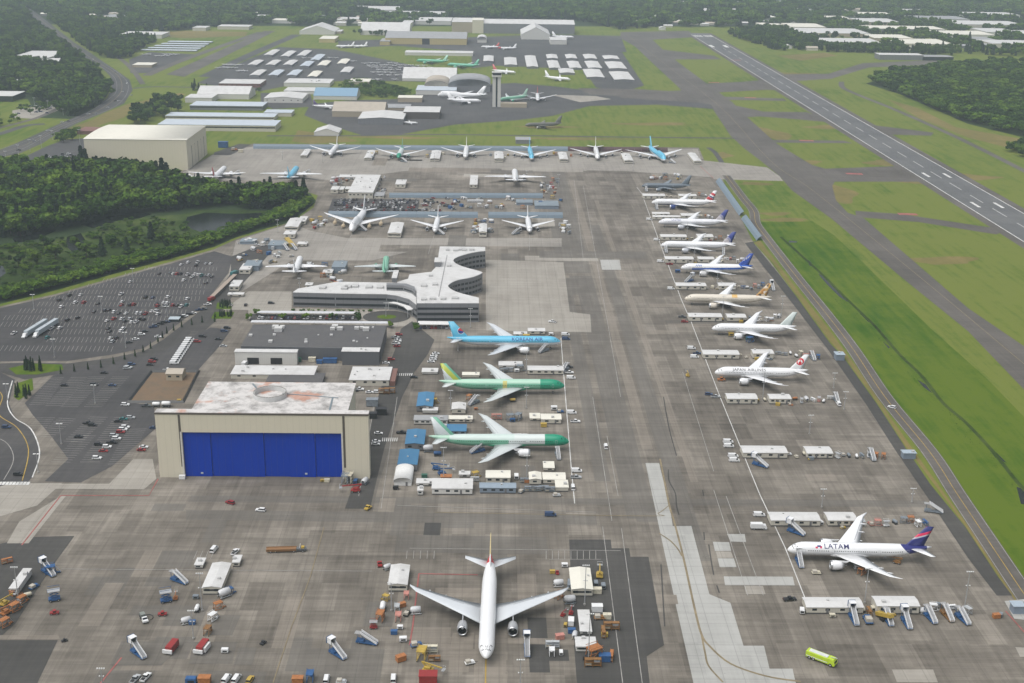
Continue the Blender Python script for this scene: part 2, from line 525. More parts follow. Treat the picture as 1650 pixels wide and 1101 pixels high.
patch([(380, 388), (470, 360), (500, 372), (560, 384), (905, 384), (905, 398), (700, 396), (600, 420), (470, 420), (390, 470), (360, 480)], MGREYL, 0.0344)
patch([(1092, 520), (1350, 568), (1560, 870), (1610, 960), (1640, 1000), (1600, 1101), (1330, 1101), (1220, 860)], MGREYL, 0.0346) if False else None
# patchwork of relaid slabs, laid square to the runway, and worn lanes
for i in range(48):
    x = rng.uniform(-165, 95); y = rng.uniform(385, 545)
    w, h = rng.choice([(7.6, 22.8), (7.6, 15.2), (15.2, 15.2), (22.8, 7.6), (15.2, 7.6), (7.6, 38)])
    x, y = round(x / 7.6) * 7.6, round(y / 7.6) * 7.6
    if x > 30 and y < 500: continue
    m = rng.choice([MTAN, MTAN, MMID, MMID, MMID, MDARKP, MAPRON])
    sheet('concrete_slab', [(x, y), (x + w, y), (x + w, y + h), (x, y + h)], SL(), m, apron, world=True)
for i in range(30):
    x = rng.uniform(95, 230); y = rng.uniform(420, 1200)
    w, h = rng.choice([(30, 7.6), (45, 7.6), (15.2, 7.6), (22.8, 15.2), (60, 7.6)])
    x, y = round(x / 7.6) * 7.6, round(y / 7.6) * 7.6
    if x + w > 205: continue
    m = rng.choice([MTAN, MTAN, MMID, MMID, MAPRON])
    sheet('concrete_slab', [(x, y), (x + w, y), (x + w, y + h), (x, y + h)], SL(), m, apron, world=True)
for i in range(36):
    x = rng.uniform(-150, 60); y = rng.uniform(900, 1440)
    w, h = rng.choice([(60, 15), (45, 7.6), (90, 22), (15.2, 45)])
    if y < 960 and x < -20: continue
    m = rng.choice([MTAN, MMID, MAPRON, MAPLIGHT])
    sheet('concrete_slab', [(x, y), (x + w, y), (x + w, y + h), (x, y + h)], SL(), m, apron, world=True)
for x0, x1, y0, y1, m in ((52, 60, 560, 1440, MMID), (64, 78, 520, 1460, MMID), (80, 86, 600, 1300, MTAN), (88, 97, 480, 1100, MMID), (100, 104, 560, 1200, MTAN),
                          (-150, 212, 534, 541, MMID), (-290, 240, 1395, 1425, MMID), (-290, 230, 1440, 1462, MAPLIGHT), (-140, 60, 880, 905, MMID), (-150, 70, 925, 938, MTAN), (60, 75, 880, 1250, MMID)):
    _wl = globals().get('_wl', 0.0331) + 0.0002
    sheet('worn_lane', [(x0, y0), (x1, y0), (x1, y1), (x0, y1)], _wl, m, apron, world=True)
# asphalt shoulder along the right edge
patch([(1222, 388), (1214, 391), (1281, 475), (1338, 554), (1358, 574.5), (1413, 651), (1459, 722), (1500, 782), (1555, 849), (1609, 931), (1631, 960), (1606, 960), (1560, 900), (1500, 810), (1440, 722), (1395, 651), (1335, 565), (1262, 470), (1200, 392)], MDARKP, 0.075, 'asphalt_shoulder')

# cracks sealed with tar
for q in ([(1077, 757), (1078, 775), (1088, 795), (1090, 815), (1094, 830)], [(1132, 790), (1134, 800)], [(1142, 878), (1146, 905), (1150, 927)], [(1065, 910), (1068, 960), (1071, 1010)], [(1155, 944), (1159, 956)],
          [(1134, 858), (1135, 871)], [(1069, 640), (1078, 690), (1090, 735)]):
    ribbon('tar_seam', q, 0.55, ZL, MDARKP, apron)

# ---- painted lines on the apron
def line(pts, w, mat, curve=False, z=ZL): return ribbon('painted_line', pts, w, z, mat, apron, curve)
line([(1026, 302), (1034, 312), (1064.7, 396), (1098, 483.6), (1114, 520), (1159, 637), (1224.5, 798), (1265.5, 884), (1300, 972)], 0.42, MWHITE)
line([(903.8, 545), (910, 625), (921, 761), (926, 812)], 0.45, MWHITE)
for q in ([(971, 849), (1004.5, 1110)], [(1001.5, 852), (1036, 1110)], [(978, 703), (996, 800)], [(955, 640), (986, 840)], [(940, 300), (1000, 640)], [(98, 917.5), (600, 921)], [(660, 884), (1000, 888)],
          [(925, 290), (940, 420)], [(1150, 790), (1205, 960)], [(1170, 800), (1230, 960)], [(1100, 600), (1150, 760)], [(640, 815), (960, 826)], [(605, 640), (578, 800)], [(640, 640), (614, 820)], [(570, 372), (545, 420)], [(700, 378), (690, 410)], [(853, 378), (853, 404)]):
    line(q, 0.3, MFAINT)
line([(1063.6, 740), (1077.8, 812), (1085.4, 838), (1100.7, 897), (1119, 980), (1130, 1022), (1142.6, 1041), (1177, 1070), (1234, 1090), (1290, 1099)], 0.9, MYELF, True)
line([(1130, 1022), (1136, 1052), (1142, 1074), (1165, 1100)], 0.7, MYELF, True)
line([(1062, 860), (1080, 872), (1092, 885), (1099, 897)], 0.7, MYELF, True)
line([(1078, 815), (1060, 828), (1040, 832), (700, 826)], 0.45, MYELF, True)
line([(783, 1062), (782, 1115)], 0.5, MYEL)
line([(522, 850), (500, 930), (470, 1010), (440, 1101)], 0.35, MYELF)
for q in ([(98, 799), (240, 799), (255, 772)], [(98, 799), (35, 879)], [(675, 925), (770, 927)], [(675, 925), (665, 1010), (660, 1040)], [(196, 1060), (0, 1300)], [(1620, 985), (1660, 1030)], [(1128, 268), (1150, 288)]):
    line(q, 0.6, MRED)
for x in range(0, 9): line([(880 + 0.0 + x * 10, 888), (880 + x * 10, 902)], 0.22, MFAINT)
line([(885, 902), (968, 902)], 0.22, MFAINT)
for x in range(0, 5): line([(656 + x * 11, 888), (655 + x * 11, 901)], 0.22, MFAINT)
for x in range(0, 4): line([(318 + x * 9, 888), (312 + x * 9, 902)], 0.22, MFAINT)

# ---- runway, taxiways, airfield roads
RX = 490.6
runway = sheet('runway', [(RX - 32, 500), (RX + 32, 500), (RX + 32, 3060), (RX - 32, 3060)], 0.03, MTAXI, world=True)
sheet('runway_surface', [(RX - 23, 500), (RX + 23, 500), (RX + 23, 3055), (RX - 23, 3055)], 0.05, MRUN, runway, world=True)
for s in (-22.3, 22.3):
    ribbon('edge_line', [(RX + s, 500, 0), (RX + s, 3020, 0)], 1.05, 0.08, MWHITE, runway, False, True)
dashes('centreline_dash', (RX, 2382.6 - 15.2 - 60.96 * 32), (RX, 2720), 1.2, 36.6, 24.36, 0.08, M((0.42, 0.42, 0.41), 0.7, wear=0.3, scale=0.2), runway)
for y, w, l, d in ((2960, 3.5, 46, 12), (2990, 3.5, 45, 6), (2960, 3.5, 46, 18)):
    pass
for i in range(12):
    x = RX + (-20.5 + i * 3.4 if i < 6 else 3.5 + (i - 6) * 3.4)
    sheet('threshold_bar', [(x, 2962), (x + 1.8, 2962), (x + 1.8, 3008), (x, 3008)], 0.08, MWHITE, runway, world=True)
for a in ((1146.5, 74.5), (1169.5, 74.8)):
    p = G(*a)
    sheet('aiming_point', [(p.x - 4, p.y - 24), (p.x + 4, p.y - 24), (p.x + 4, p.y + 24), (p.x - 4, p.y + 24)], 0.08, MWHITE, runway, world=True)
for a in ((1492, 282), (1526, 283), (1571.5, 330), (1609, 331)):
    p = G(*a)
    sheet('touchdown_bar', [(p.x - 1.6, p.y - 12), (p.x + 1.6, p.y - 12), (p.x + 1.6, p.y + 12), (p.x - 1.6, p.y + 12)], 0.08, MWHITE, runway, world=True)
_tz = [0.0]
def taxi(pts, mat=MTAXI, name='taxiway', z=0.04):
    _tz[0] += 0.0004
    return sheet(name, pts, z + _tz[0], mat)
tw = taxi([(1000, 62), (1023, 75), (1060, 110), (1094.6, 142), (1100, 150), (1146, 172), (1177, 219), (1200, 240), (1224, 258), (1256, 284), (1276, 307), (1339, 352), (1450, 445), (1560, 534), (1650, 628), (1800, 770), (2050, 1010), (2250, 1010), (1850, 710), (1650, 558), (1560, 497), (1480, 428), (1392, 352), (1366, 343), (1347, 323), (1341, 300), (1345, 293), (1486, 293), (1445, 268), (1330, 272), (1308, 266), (1252, 232), (1205, 190), (1180, 165), (1138, 134), (1094.6, 102), (1070, 82), (1051, 64), (1030, 54)])
ribbon('centre_line', [(1010, 56), (1080, 110), (1160, 172), (1240, 258), (1300, 300), (1370, 355), (1520, 478), (1660, 595)], 0.5, 0.08, MYELF, tw)
for pts in ([(1000, 52), (1110, 50), (1120, 60), (1055, 64), (1000, 62)], [(1050, 78), (1150, 90), (1163, 96), (1085, 96), (1070, 90)], [(1118, 136), (1195, 132), (1232, 129), (1262, 146), (1235, 145), (1160, 149), (1140, 147)],
            [(1165, 156), (1262, 159), (1268, 163), (1170, 161)], [(1175, 168), (1230, 180), (1300, 181), (1345, 198), (1290, 193), (1225, 188), (1200, 189)], [(1245, 225.5), (1360, 227), (1374, 231), (1250, 230)],
            [(1378, 340), (1450, 345), (1570, 363), (1625, 371), (1605, 378), (1480, 358), (1380, 350)], [(1262, 120), (1335, 119), (1390, 102), (1530, 96), (1535, 103), (1400, 109), (1340, 127), (1282, 131)],
            [(1408, 202), (1505, 214), (1500, 219), (1432, 217)], [(1000, 150), (1100, 146), (1160, 160), (1165, 172), (1130, 166), (1000, 158)], [(930, 142), (1030, 144), (1130, 150), (1130, 160), (1030, 158), (950, 152)]):
    taxi(pts, MTAXI, 'taxiway_link', 0.048)
taxi([(1126, 258), (1136, 268), (1150, 289), (1262, 292), (1256, 284), (1236, 270)], MGREYL, 'taxiway_link', 0.056)
ribbon('service_road', [(1356, 132), (1358, 141), (1380, 152), (1440, 176), (1530, 216), (1600, 250), (1690, 296)], 9, 0.05, MTAXI)
ribbon('service_road', [(430, 219), (560, 219), (700, 217), (860, 219), (1000, 221), (1190, 223)], 7, 0.05, MASPH)
ribbon('service_road', [(1141, 238), (1152, 246), (1163, 262)], 6, 0.05, MASPH)
prd = [(1170, 283), (1180, 296), (1198, 320), (1214, 340), (1218, 360), (1233.6, 382), (1281.5, 444), (1329, 503), (1374, 562), (1426, 640), (1497, 727), (1540, 793), (1584, 859), (1647, 953), (1740, 1090)]
pr = ribbon('perimeter_road', prd, 9.6, 0.06, MTAXI)
ribbon('centre_line', prd, 0.35, 0.09, MYEL, pr)
for s in (-4.3, 4.3):
    P = smooth(wpoly(prd), 5)
    L, Q = ribbon_v(P, abs(s) * 2)
    ribbon('edge_line', L if s < 0 else Q, 0.26, 0.09, MFAINT, pr, False, True)
# ---- grass of other kinds
sheet('grass_strip', [(1225, 388), (1281, 462), (1330, 523), (1380, 592), (1440, 680), (1500, 765), (1560, 848), (1650, 975), (1640, 975), (1609, 929), (1555, 847), (1459, 719), (1413, 648), (1358, 572), (1338, 551), (1281, 472), (1240, 417), (1216, 391)], 0.05, MDRY)
sheet('swale', [(1226, 358), (1310, 357), (1345, 380), (1420, 452), (1500, 530), (1590, 610), (1650, 672), (1760, 780), (1900, 1100), (1760, 1090), (1654, 945), (1590, 852), (1500, 722), (1432, 632), (1382, 560), (1290, 442), (1240, 378)], 0.03, MLUSH)
for q in ([(1318, 441), (1326, 445), (1345, 462), (1362, 478), (1366, 487), (1352, 478), (1332, 458)], [(1272, 388), (1284, 389), (1284, 391), (1271, 391)], [(1300, 418), (1306, 422), (1312, 430), (1304, 428)],
          [(1422, 550), (1434, 560), (1432, 562)], [(1478, 612), (1492, 620), (1502, 634), (1488, 624)], [(1590, 720), (1606, 730), (1622, 746), (1604, 738)], [(1638, 785), (1660, 790), (1670, 818), (1645, 812)], [(1385, 505), (1396, 512), (1410, 524), (1398, 518)]):
    sheet('stream_pool', q, 0.06, MWATER)
ribbon('ditch', [(1258, 382), (1300, 420), (1322, 440), (1350, 468), (1385, 502), (1410, 526), (1450, 572), (1485, 606), (1520, 650), (1555, 680), (1600, 728), (1640, 778), (1690, 830)], 2.4, 0.05, MMARSH)
sheet('dry_verge', [(90, 214), (150, 193), (165, 184), (205, 168), (290, 150), (300, 152), (270, 162), (215, 176), (200, 190), (150, 205), (120, 212)], 0.03, MDRY)
sheet('dry_field', [(265, 52), (300, 50), (400, 52), (395, 58), (300, 62), (270, 60)], 0.03, MDRY)
sheet('dry_field', [(1250, 90), (1330, 85), (1350, 90), (1290, 98)], 0.03, MDRY)
sheet('dry_verge', [(480, 210), (560, 222), (580, 228), (500, 232), (470, 228)], 0.035, MDRY)
sheet('dry_field', [(1430, 160), (1480, 175), (1540, 205), (1650, 225), (1650, 245), (1560, 222), (1480, 190)], 0.03, MDRY)

for x, y in ((1209, 157.6), (1299, 226.6), (1376, 280), (1150, 133), (1462, 345), (1186, 97)):
    p = G(x, y)
    sheet('hold_marking', [(p.x - 9, p.y - 4), (p.x + 9, p.y - 6), (p.x + 9, p.y + 2), (p.x - 9, p.y + 4)], 0.085, MRED, tw, world=True)
_bz = 0.0222
for x, y, a, b in ((1352, 312, 16, 40), (1240, 215, 20, 50), (1430, 262, 25, 18), (1215, 296, 16, 10), (1250, 345, 14, 9), (1268, 355, 22, 8), (1480, 292, 22, 14), (1300, 262, 18, 12), (1165, 250, 10, 20), (1330, 205, 25, 14), (1280, 120, 60, 30), (1560, 285, 30, 16), (1600, 330, 14, 30), (1520, 420, 30, 14), (640, 222, 60, 8), (930, 224, 70, 8), (1060, 200, 50, 14), (880, 205, 40, 10)):
    p = G(x, y)
    _bz += 0.0003
    sheet('bare_patch', [(p.x + a * (1 + .35 * math.sin(3 * t + x)) * math.cos(t), p.y + b * (1 + .3 * math.cos(2 * t + y)) * math.sin(t)) for t in (2 * math.pi * i / 20 for i in range(20))], _bz, MDRY, world=True)
# ---- far airfield pavement
for pts in ([(490, 186), (533, 203), (583, 218), (640, 218), (733, 201), (833, 194), (890, 187), (950, 171), (1060, 169), (1150, 176), (1140, 158), (1050, 150), (960, 148), (900, 140), (830, 134), (720, 138), (640, 160), (560, 162), (500, 168)],
            [(318, 134), (400, 96), (450, 76), (540, 80), (640, 100), (722, 118), (690, 132), (560, 130), (470, 137), (420, 147), (345, 138)],
            [(760, 84), (1002, 84), (1038, 138), (1000, 150), (960, 141), (940, 112), (800, 106), (760, 110)],
            [(545, 78), (640, 74), (760, 84), (1010, 84), (1000, 58), (880, 56), (760, 60), (545, 66)],
            [(208, 96), (240, 84), (318, 88), (300, 96), (250, 118), (210, 118)], [(420, 150), (500, 150), (505, 172), (440, 176), (420, 165)]):
    taxi(pts, MASPH, 'far_apron', 0.04)
sr = sheet('short_runway', [(268, 120), (426, 50), (444, 50), (297, 124)], 0.05, MTAXI)
ribbon('taxiway_strip', [(236, 122), (300, 95), (420, 52)], 16, 0.045, MTAXI)
ribbon('taxiway_strip', [(330, 124), (400, 90), (478, 56)], 22, 0.045, MASPH)
sheet('pale_pad', [(888, 153), (960, 155), (985, 160), (935, 165)], 0.07, MAPLIGHT)

# ---- the highway and streets on the left
hw_l = [(-60, 262), (0, 241.7), (43.6, 223.5), (87, 203.5), (116, 191), (151, 176), (172.6, 158), (180, 143.6), (178, 123.6), (163.5, 109), (131, 89), (102, 71), (89, 62), (45, 22), (20, 2)]
hw_r = [(32, 4), (60, 22), (120, 69), (143.5, 83.6), (163.5, 98), (189, 114.5), (209, 129), (214, 145), (200, 167), (163.5, 183.5), (127, 198), (94.5, 214), (69, 231), (33, 247), (0, 254), (-60, 270)]
hw = sheet('highway', hw_l + hw_r, 0.05, MASPH)
ribbon('centre_line', [(-20, 252), (40, 234), (95, 206), (140, 187), (178, 166), (196, 145), (190, 122), (160, 102), (125, 78), (55, 24)], 0.7, 0.1, MYELF, hw)
ribbon('lane_line', [(-20, 257), (30, 243), (80, 217), (130, 194), (185, 172), (206, 147), (200, 126), (165, 100)], 0.4, 0.1, MFAINT, hw)
ribbon('lane_line', [(-20, 246), (50, 225), (90, 205), (140, 182), (175, 160), (188, 145), (182, 122), (150, 100)], 0.4, 0.1, MFAINT, hw)
ribbon('street', [(-60, 232), (0, 216), (40, 203), (72, 200)], 12, 0.045, MASPH)
ribbon('street', [(-60, 222), (0, 206), (60, 190), (100, 172), (112, 168)], 8, 0.045, MTAXI)
ribbon('street', [(214, 143), (250, 140), (340, 142), (420, 146)], 9, 0.055, MASPH)
ribbon('street', [(230, 136), (218, 118), (205, 104), (190, 92)], 9, 0.05, MTAXI)
sheet('street', [(20, 178), (90, 168), (108, 172), (60, 192), (20, 190)], 0.04, MAPLIGHT)
sheet('yard', [(20, 262), (75, 236), (105, 225), (150, 222), (170, 258), (110, 275), (40, 275)], 0.045, MASPH)
sheet('yard', [(345, 246), (385, 232), (405, 233), (372, 250), (345, 253)], 0.09, MDARKP, apron)

# ---- car parks and the roads by the blue hangar
lotA = sheet('car_park', [(-250, 562), (0, 497), (90, 477), (200, 446), (290, 421), (345, 405), (375, 414), (368, 440), (345, 470), (335, 486), (300, 512), (262, 542), (230, 562), (180, 572), (110, 582), (40, 582), (-250, 588)], 0.105, MLOT)
lotB = sheet('car_park', [(250, 572), (300, 548), (340, 528), (372, 532), (352, 560), (318, 598), (262, 600), (230, 628), (218, 650), (248, 655), (252, 690), (180, 752), (130, 778), (72, 776), (110, 740), (80, 700), (52, 668), (40, 650), (85, 606), (130, 592)], 0.115, MLOT)
sheet('access_road', [(372, 414), (412, 398), (450, 392), (380, 470), (345, 520), (300, 560), (262, 590), (240, 600), (90, 604), (40, 612), (0, 600), (-60, 600), (-60, 588), (40, 585), (110, 586), (180, 577), (232, 566), (264, 547), (304, 516), (340, 488), (372, 440)], 0.095, MDARKP)
curve_rd = [(-50, 640), (5, 618), (18, 640), (10, 668), (40, 690), (54, 725), (45, 758), (20, 782)]
sheet('access_road', [(-60, 590), (0, 600), (24, 612), (14, 650), (24, 674), (52, 694), (66, 730), (55, 765), (40, 784), (-60, 790)], 0.09, MLOT)
for w in (26, -1):
    pass
ribbon('painted_line', [(-5, 628), (4, 640), (-2, 668), (28, 690), (46, 725), (36, 775)], 0.5, 0.15, MYEL, lotB)
ribbon('painted_line', [(-30, 700), (8, 712), (22, 740), (6, 774)], 0.4, 0.15, MFAINT, lotB)
ribbon('kerb_line', [(20, 614), (12, 650), (24, 674), (50, 692), (64, 730), (52, 770)], 0.6, 0.16, MWHITE, lotB)
for i in range(9): ribbon('crossing_bar', [(2 + i * 5.6, 777), (-1 + i * 5.6, 782)], 1.4, 0.16, MWHITE, lotB)
# lane beside the blue hangar and service alley
sheet('service_lane', [(664, 518), (700, 548), (690, 570), (668, 600), (648, 640), (620, 720), (596, 820), (556, 820), (590, 720), (606, 650), (622, 600), (638, 560), (646, 530)], 0.13, MDARKP, apron)
for i in range(8): ribbon('crossing_bar', [(617 + i * 3.3, 706), (616 + i * 3.3, 712)], 0.5, 0.18, MWHITE, apron)
for i in range(8): ribbon('crossing_bar', [(641 + i * 3.3, 602), (640 + i * 3.3, 606)], 0.5, 0.18, MWHITE, apron)
# bay lines: too many and too thin to pick apart
def bay_lines(lot, rows):
    mb = MB()
    for (a, b, ln, step, ang) in rows:
        A, B = G(*a), G(*b)
        d = (B - A); L = d.length; d.normalize()
        q = Matrix.Rotation(R(ang), 3, 'Z') @ d
        s = Vector((q.y, -q.x, 0)) * 0.11
        t = 0
        while t < L:
            p = A + d * t
            e = p + q * ln
            mb.add([(p - s) + Vector((0, 0, 0.17)), (p + s) + Vector((0, 0, 0.17)), (e + s) + Vector((0, 0, 0.17)), (e - s) + Vector((0, 0, 0.17))], [(0, 1, 2, 3)], MFAINT)
            t += step
    o = mb.build('bay_lines', lot)
    o['kind'] = 'stuff'
rowsA = []
for (ya, xa, xb) in ((436, 232, 352), (446, 200, 345), (455, 165, 340), (464, 140, 335), (474, 110, 330), (484, 80, 322), (494, 60, 310), (505, 30, 300), (516, 5, 285), (527, 0, 262), (539, 78, 235), (552, 75, 215), (566, 0, 180)):
    rowsA.append(((xa, ya), (xb, ya + (xb - xa) * 0.005), 10.5, 2.8, 98))
bay_lines(lotA, rowsA)
rowsB = []
for a, b in (((62, 652), (90, 608)), ((88, 654), (128, 608)), ((112, 656), (158, 606)), ((150, 656), (196, 606)), ((60, 690), (75, 672)), ((72, 704), (112, 672)), ((118, 712), (160, 672)), ((98, 745), (140, 702)), ((145, 745), (200, 672)), ((190, 748), (222, 690))):
    rowsB.append((a, b, 5.0, 2.8, -88))
    rowsB.append((a, b, 5.0, 2.8, 92))
rowsB.append(((300, 560), (320, 535), 5.0, 2.8, 90))
bay_lines(lotB, rowsB)
patch([(596, 680), (640, 680), (605, 800), (596, 790)], MMID)
# ================================================================== AIRCRAFT
TYPES = {   # a = metres aft of the nose
 '77W': dict(L=73.9, R=3.1, zc=5.75, wing=[(2.6, 24.3, 15.0, 4.0), (10, 29.5, 10.6, 4.9), (29.6, 43.0, 3.6, 7.0), (32.4, 47.0, 1.2, 7.3)], eng=[(9.9, 24.2, 2.0, 7.2, 2.75)], stab=(10.75, 62.6, 7.6, 69.3, 2.6, 7.2), fin=(60.6, 9.6, 69.6, 3.6, 18.6), mg=(37.5, 5.5, 6)),
 '77L': dict(L=63.7, R=3.1, zc=5.75, wing=[(2.6, 19.0, 15.0, 4.0), (10, 24.2, 10.6, 4.9), (29.6, 37.7, 3.6, 7.0), (32.4, 41.7, 1.2, 7.3)], eng=[(9.9, 18.9, 2.0, 7.2, 2.75)], stab=(10.75, 52.4, 7.6, 59.1, 2.6, 7.2), fin=(50.4, 9.6, 59.4, 3.6, 18.6), mg=(32.2, 5.5, 6)),
 '789': dict(L=62.8, R=2.92, zc=5.15, wing=[(2.4, 20.0, 12.6, 3.5), (9.6, 25.0, 9.2, 4.4), (20, 32.2, 5.4, 5.9), (27.2, 37.0, 3.0, 7.3), (30.05, 41.3, 0.8, 8.0)], eng=[(9.8, 19.6, 2.0, 6.6, 2.55)], stab=(9.9, 52.6, 6.8, 59.6, 2.2, 6.9), fin=(51.6, 8.0, 59.4, 3.3, 17.0), mg=(31.8, 4.9, 4)),
 '788': dict(L=56.7, R=2.92, zc=5.15, wing=[(2.4, 17.0, 12.6, 3.5), (9.6, 22.0, 9.2, 4.4), (20, 29.2, 5.4, 5.9), (27.2, 34.0, 3.0, 7.3), (30.05, 38.3, 0.8, 8.0)], eng=[(9.8, 16.6, 2.0, 6.6, 2.55)], stab=(9.9, 46.5, 6.8, 53.5, 2.2, 6.9), fin=(45.5, 8.0, 53.3, 3.3, 17.0), mg=(28.8, 4.9, 4)),
 '748': dict(L=76.3, R=3.25, zc=5.2, wing=[(2.7, 22.5, 17.5, 3.4), (12, 31.0, 11.5, 4.6), (31.0, 47.0, 4.2, 6.8), (34.2, 51.5, 1.2, 7.1)], eng=[(11.7, 25.0, 1.6, 5.6, 2.1), (20.8, 33.4, 1.6, 5.6, 2.9)], stab=(11.1, 64.0, 8.5, 71.6, 2.8, 7.0), fin=(60.0, 11.5, 70.5, 4.2, 19.4), mg=(38.0, 5.5, 4), hump=True),
 '767': dict(L=50.5, R=2.52, zc=4.7, wing=[(2.2, 16.2, 11.4, 3.3), (8, 20.6, 8.0, 4.1), (22.0, 30.2, 3.0, 5.8), (23.9, 32.0, 1.6, 6.0)], eng=[(7.9, 16.4, 1.45, 5.2, 2.0)], stab=(9.3, 42.0, 6.2, 47.3, 2.0, 6.0), fin=(40.5, 7.8, 47.6, 3.0, 15.8), mg=(26.0, 4.6, 4)),
 '737': dict(L=39.5, R=1.9, zc=3.5, wing=[(1.6, 13.6, 7.8, 2.3), (6, 16.6, 5.2, 2.9), (16.3, 23.2, 1.8, 4.3), (17.4, 24.6, 0.9, 6.0)], eng=[(4.9, 12.6, 1.05, 4.2, 1.35)], stab=(7.1, 33.4, 4.3, 37.4, 1.4, 4.3), fin=(31.6, 6.4, 37.2, 2.2, 12.5), mg=(20.4, 2.9, 2)),
}
def livery(name, base, regions=(), rough=0.32, mottle=0.0, mott_col=None):
    """regions: ([(nx, nz, c), ...], colour): painted where nx*x + nz*z > c for every half-plane (x forward from mid-length, z up)"""
    n = NT(name)
    co = n.coord('Object')
    sep = n.n('ShaderNodeSeparateXYZ')
    n.l(co, sep.inputs[0])
    f = n.noise(co, 0.35, 5, 0.65)
    col = n.mix(n.math('MULTIPLY', f, mottle), base, mott_col or (0.3, 0.3, 0.3)) if mottle else base
    first = True
    for planes, c in regions:
        msk = None
        for nx, nz, k in planes:
            if nx == 'circle':
                cx, cz, r = nz
                dx = n.math('SUBTRACT', sep.outputs[0], cx)
                dz = n.math('SUBTRACT', sep.outputs[2], cz)
                d = n.math('SQRT', n.math('ADD', n.math('MULTIPLY', dx, dx), n.math('MULTIPLY', dz, dz)))
                t = n.math('LESS_THAN', d, r)
            else:
                t = n.math('GREATER_THAN', n.math('ADD', n.math('MULTIPLY', sep.outputs[0], nx), n.math('MULTIPLY', sep.outputs[2], nz)), k)
            msk = t if msk is None else n.math('MULTIPLY', msk, t)
        col = n.mix(msk, col if not isinstance(col, (str, tuple)) else lin(col), c)
    # grime streaks
    mp = n.n('ShaderNodeMapping')
    mp.inputs['Scale'].default_value = (0.15, 1.2, 1.2)
    n.l(co, mp.inputs['Vector'])
    g = n.noise(mp.outputs[0], 1.0, 4, 0.6)
    col = n.mix(n.ramp(g, [(0.45, 0.0), (0.75, 0.10)]), col if not isinstance(col, (str, tuple)) else lin(col), (0.25, 0.24, 0.22))
    m = n.out(col, rough, spec=0.5)
    n.b.inputs['Coat Weight'].default_value = 0.25
    n.b.inputs['Coat Roughness'].default_value = 0.15
    return m
WHITE = (0.77, 0.78, 0.79)
M_GLASS = M((0.012, 0.015, 0.02), 0.12, wear=0)
M_TYRE = M((0.018, 0.018, 0.018), 0.8, wear=0)
M_STRUT = M((0.45, 0.46, 0.47), 0.4, 0.3)
M_DARK = M((0.02, 0.02, 0.022), 0.6, wear=0)
M_FAN = M((0.035, 0.037, 0.04), 0.4, 0.5, wear=0)
M_METAL = M((0.55, 0.56, 0.57), 0.3, 0.85, wear=0.1)
def wing_mat(name, edge, panel, frac=(0.0, 0.0)):
    n = NT(name)
    f = n.noise(n.coord(), 0.5, 5, 0.7)
    return n.out(n.mix(n.math('MULTIPLY', f, 0.35), panel, edge), 0.4, spec=0.4)
W_GREY = wing_mat('wing_grey', (0.44, 0.47, 0.50), (0.60, 0.63, 0.655))
W_WHITE = wing_mat('wing_white', (0.66, 0.68, 0.70), (0.76, 0.77, 0.78))
W_PRIMER = wing_mat('wing_primer', (0.46, 0.50, 0.50), (0.58, 0.62, 0.62))
W_BLUEGREY = wing_mat('wing_military', (0.15, 0.18, 0.21), (0.20, 0.235, 0.27))

def fus_fn(T):
    L, R0, zc = T['L'], T['R'], T['zc']
    nl, tl = 2.6 * R0, L * 0.30
    def prof(a):
        if a < nl:
            u = max(a / nl, 0)
            r = R0 * (1 - (1 - u) ** 2.1) ** 0.62
            c = zc - 0.32 * R0 * (1 - u) ** 1.8
        elif a > L - tl:
            u = (a - (L - tl)) / tl
            r = R0 * (1 - 0.93 * u ** 1.75)
            c = zc + (R0 - r) * 0.72
        else:
            r, c = R0, zc
        return r, c
    def S(a, th, off=0.0):
        r, c = prof(a)
        z = c + (r + off) * math.sin(th)
        y = (r + off) * math.cos(th)
        if T.get('hump') and math.sin(th) > 0:
            k = min(1, max(0, (a - 1.5) / 5.0)) * (1 - min(1, max(0, (a - 26) / 12.0)))
            k = k * k * (3 - 2 * k)
            z += k * 2.1 * math.sin(th) ** 1.6
        return Vector((L / 2 - a, y, z))
    return prof, S
def airfoil(le, chord, z, y, thick):
    prof = [(0, 0), (0.03, 0.42), (0.15, 0.85), (0.4, 1.0), (0.7, 0.6), (1.0, 0.04), (0.7, -0.25), (0.4, -0.45), (0.15, -0.5), (0.03, -0.3)]
    return [(le - p * chord, y, z + q * thick) for p, q in prof]
def loft(mb, secs, mat, smooth=True):
    n = len(secs[0])
    P = [p for s in secs for p in s]
    F = [(j * n + i, (j + 1) * n + i, (j + 1) * n + (i + 1) % n, j * n + (i + 1) % n) for j in range(len(secs) - 1) for i in range(n)]
    F += [tuple(range(n)), tuple(range((len(secs) - 1) * n, len(secs) * n))[::-1]]
    mb.add(P, F, mat, smooth)
    return mb
TANE = M((0.52, 0.42, 0.28), 0.6)
_eng = {}
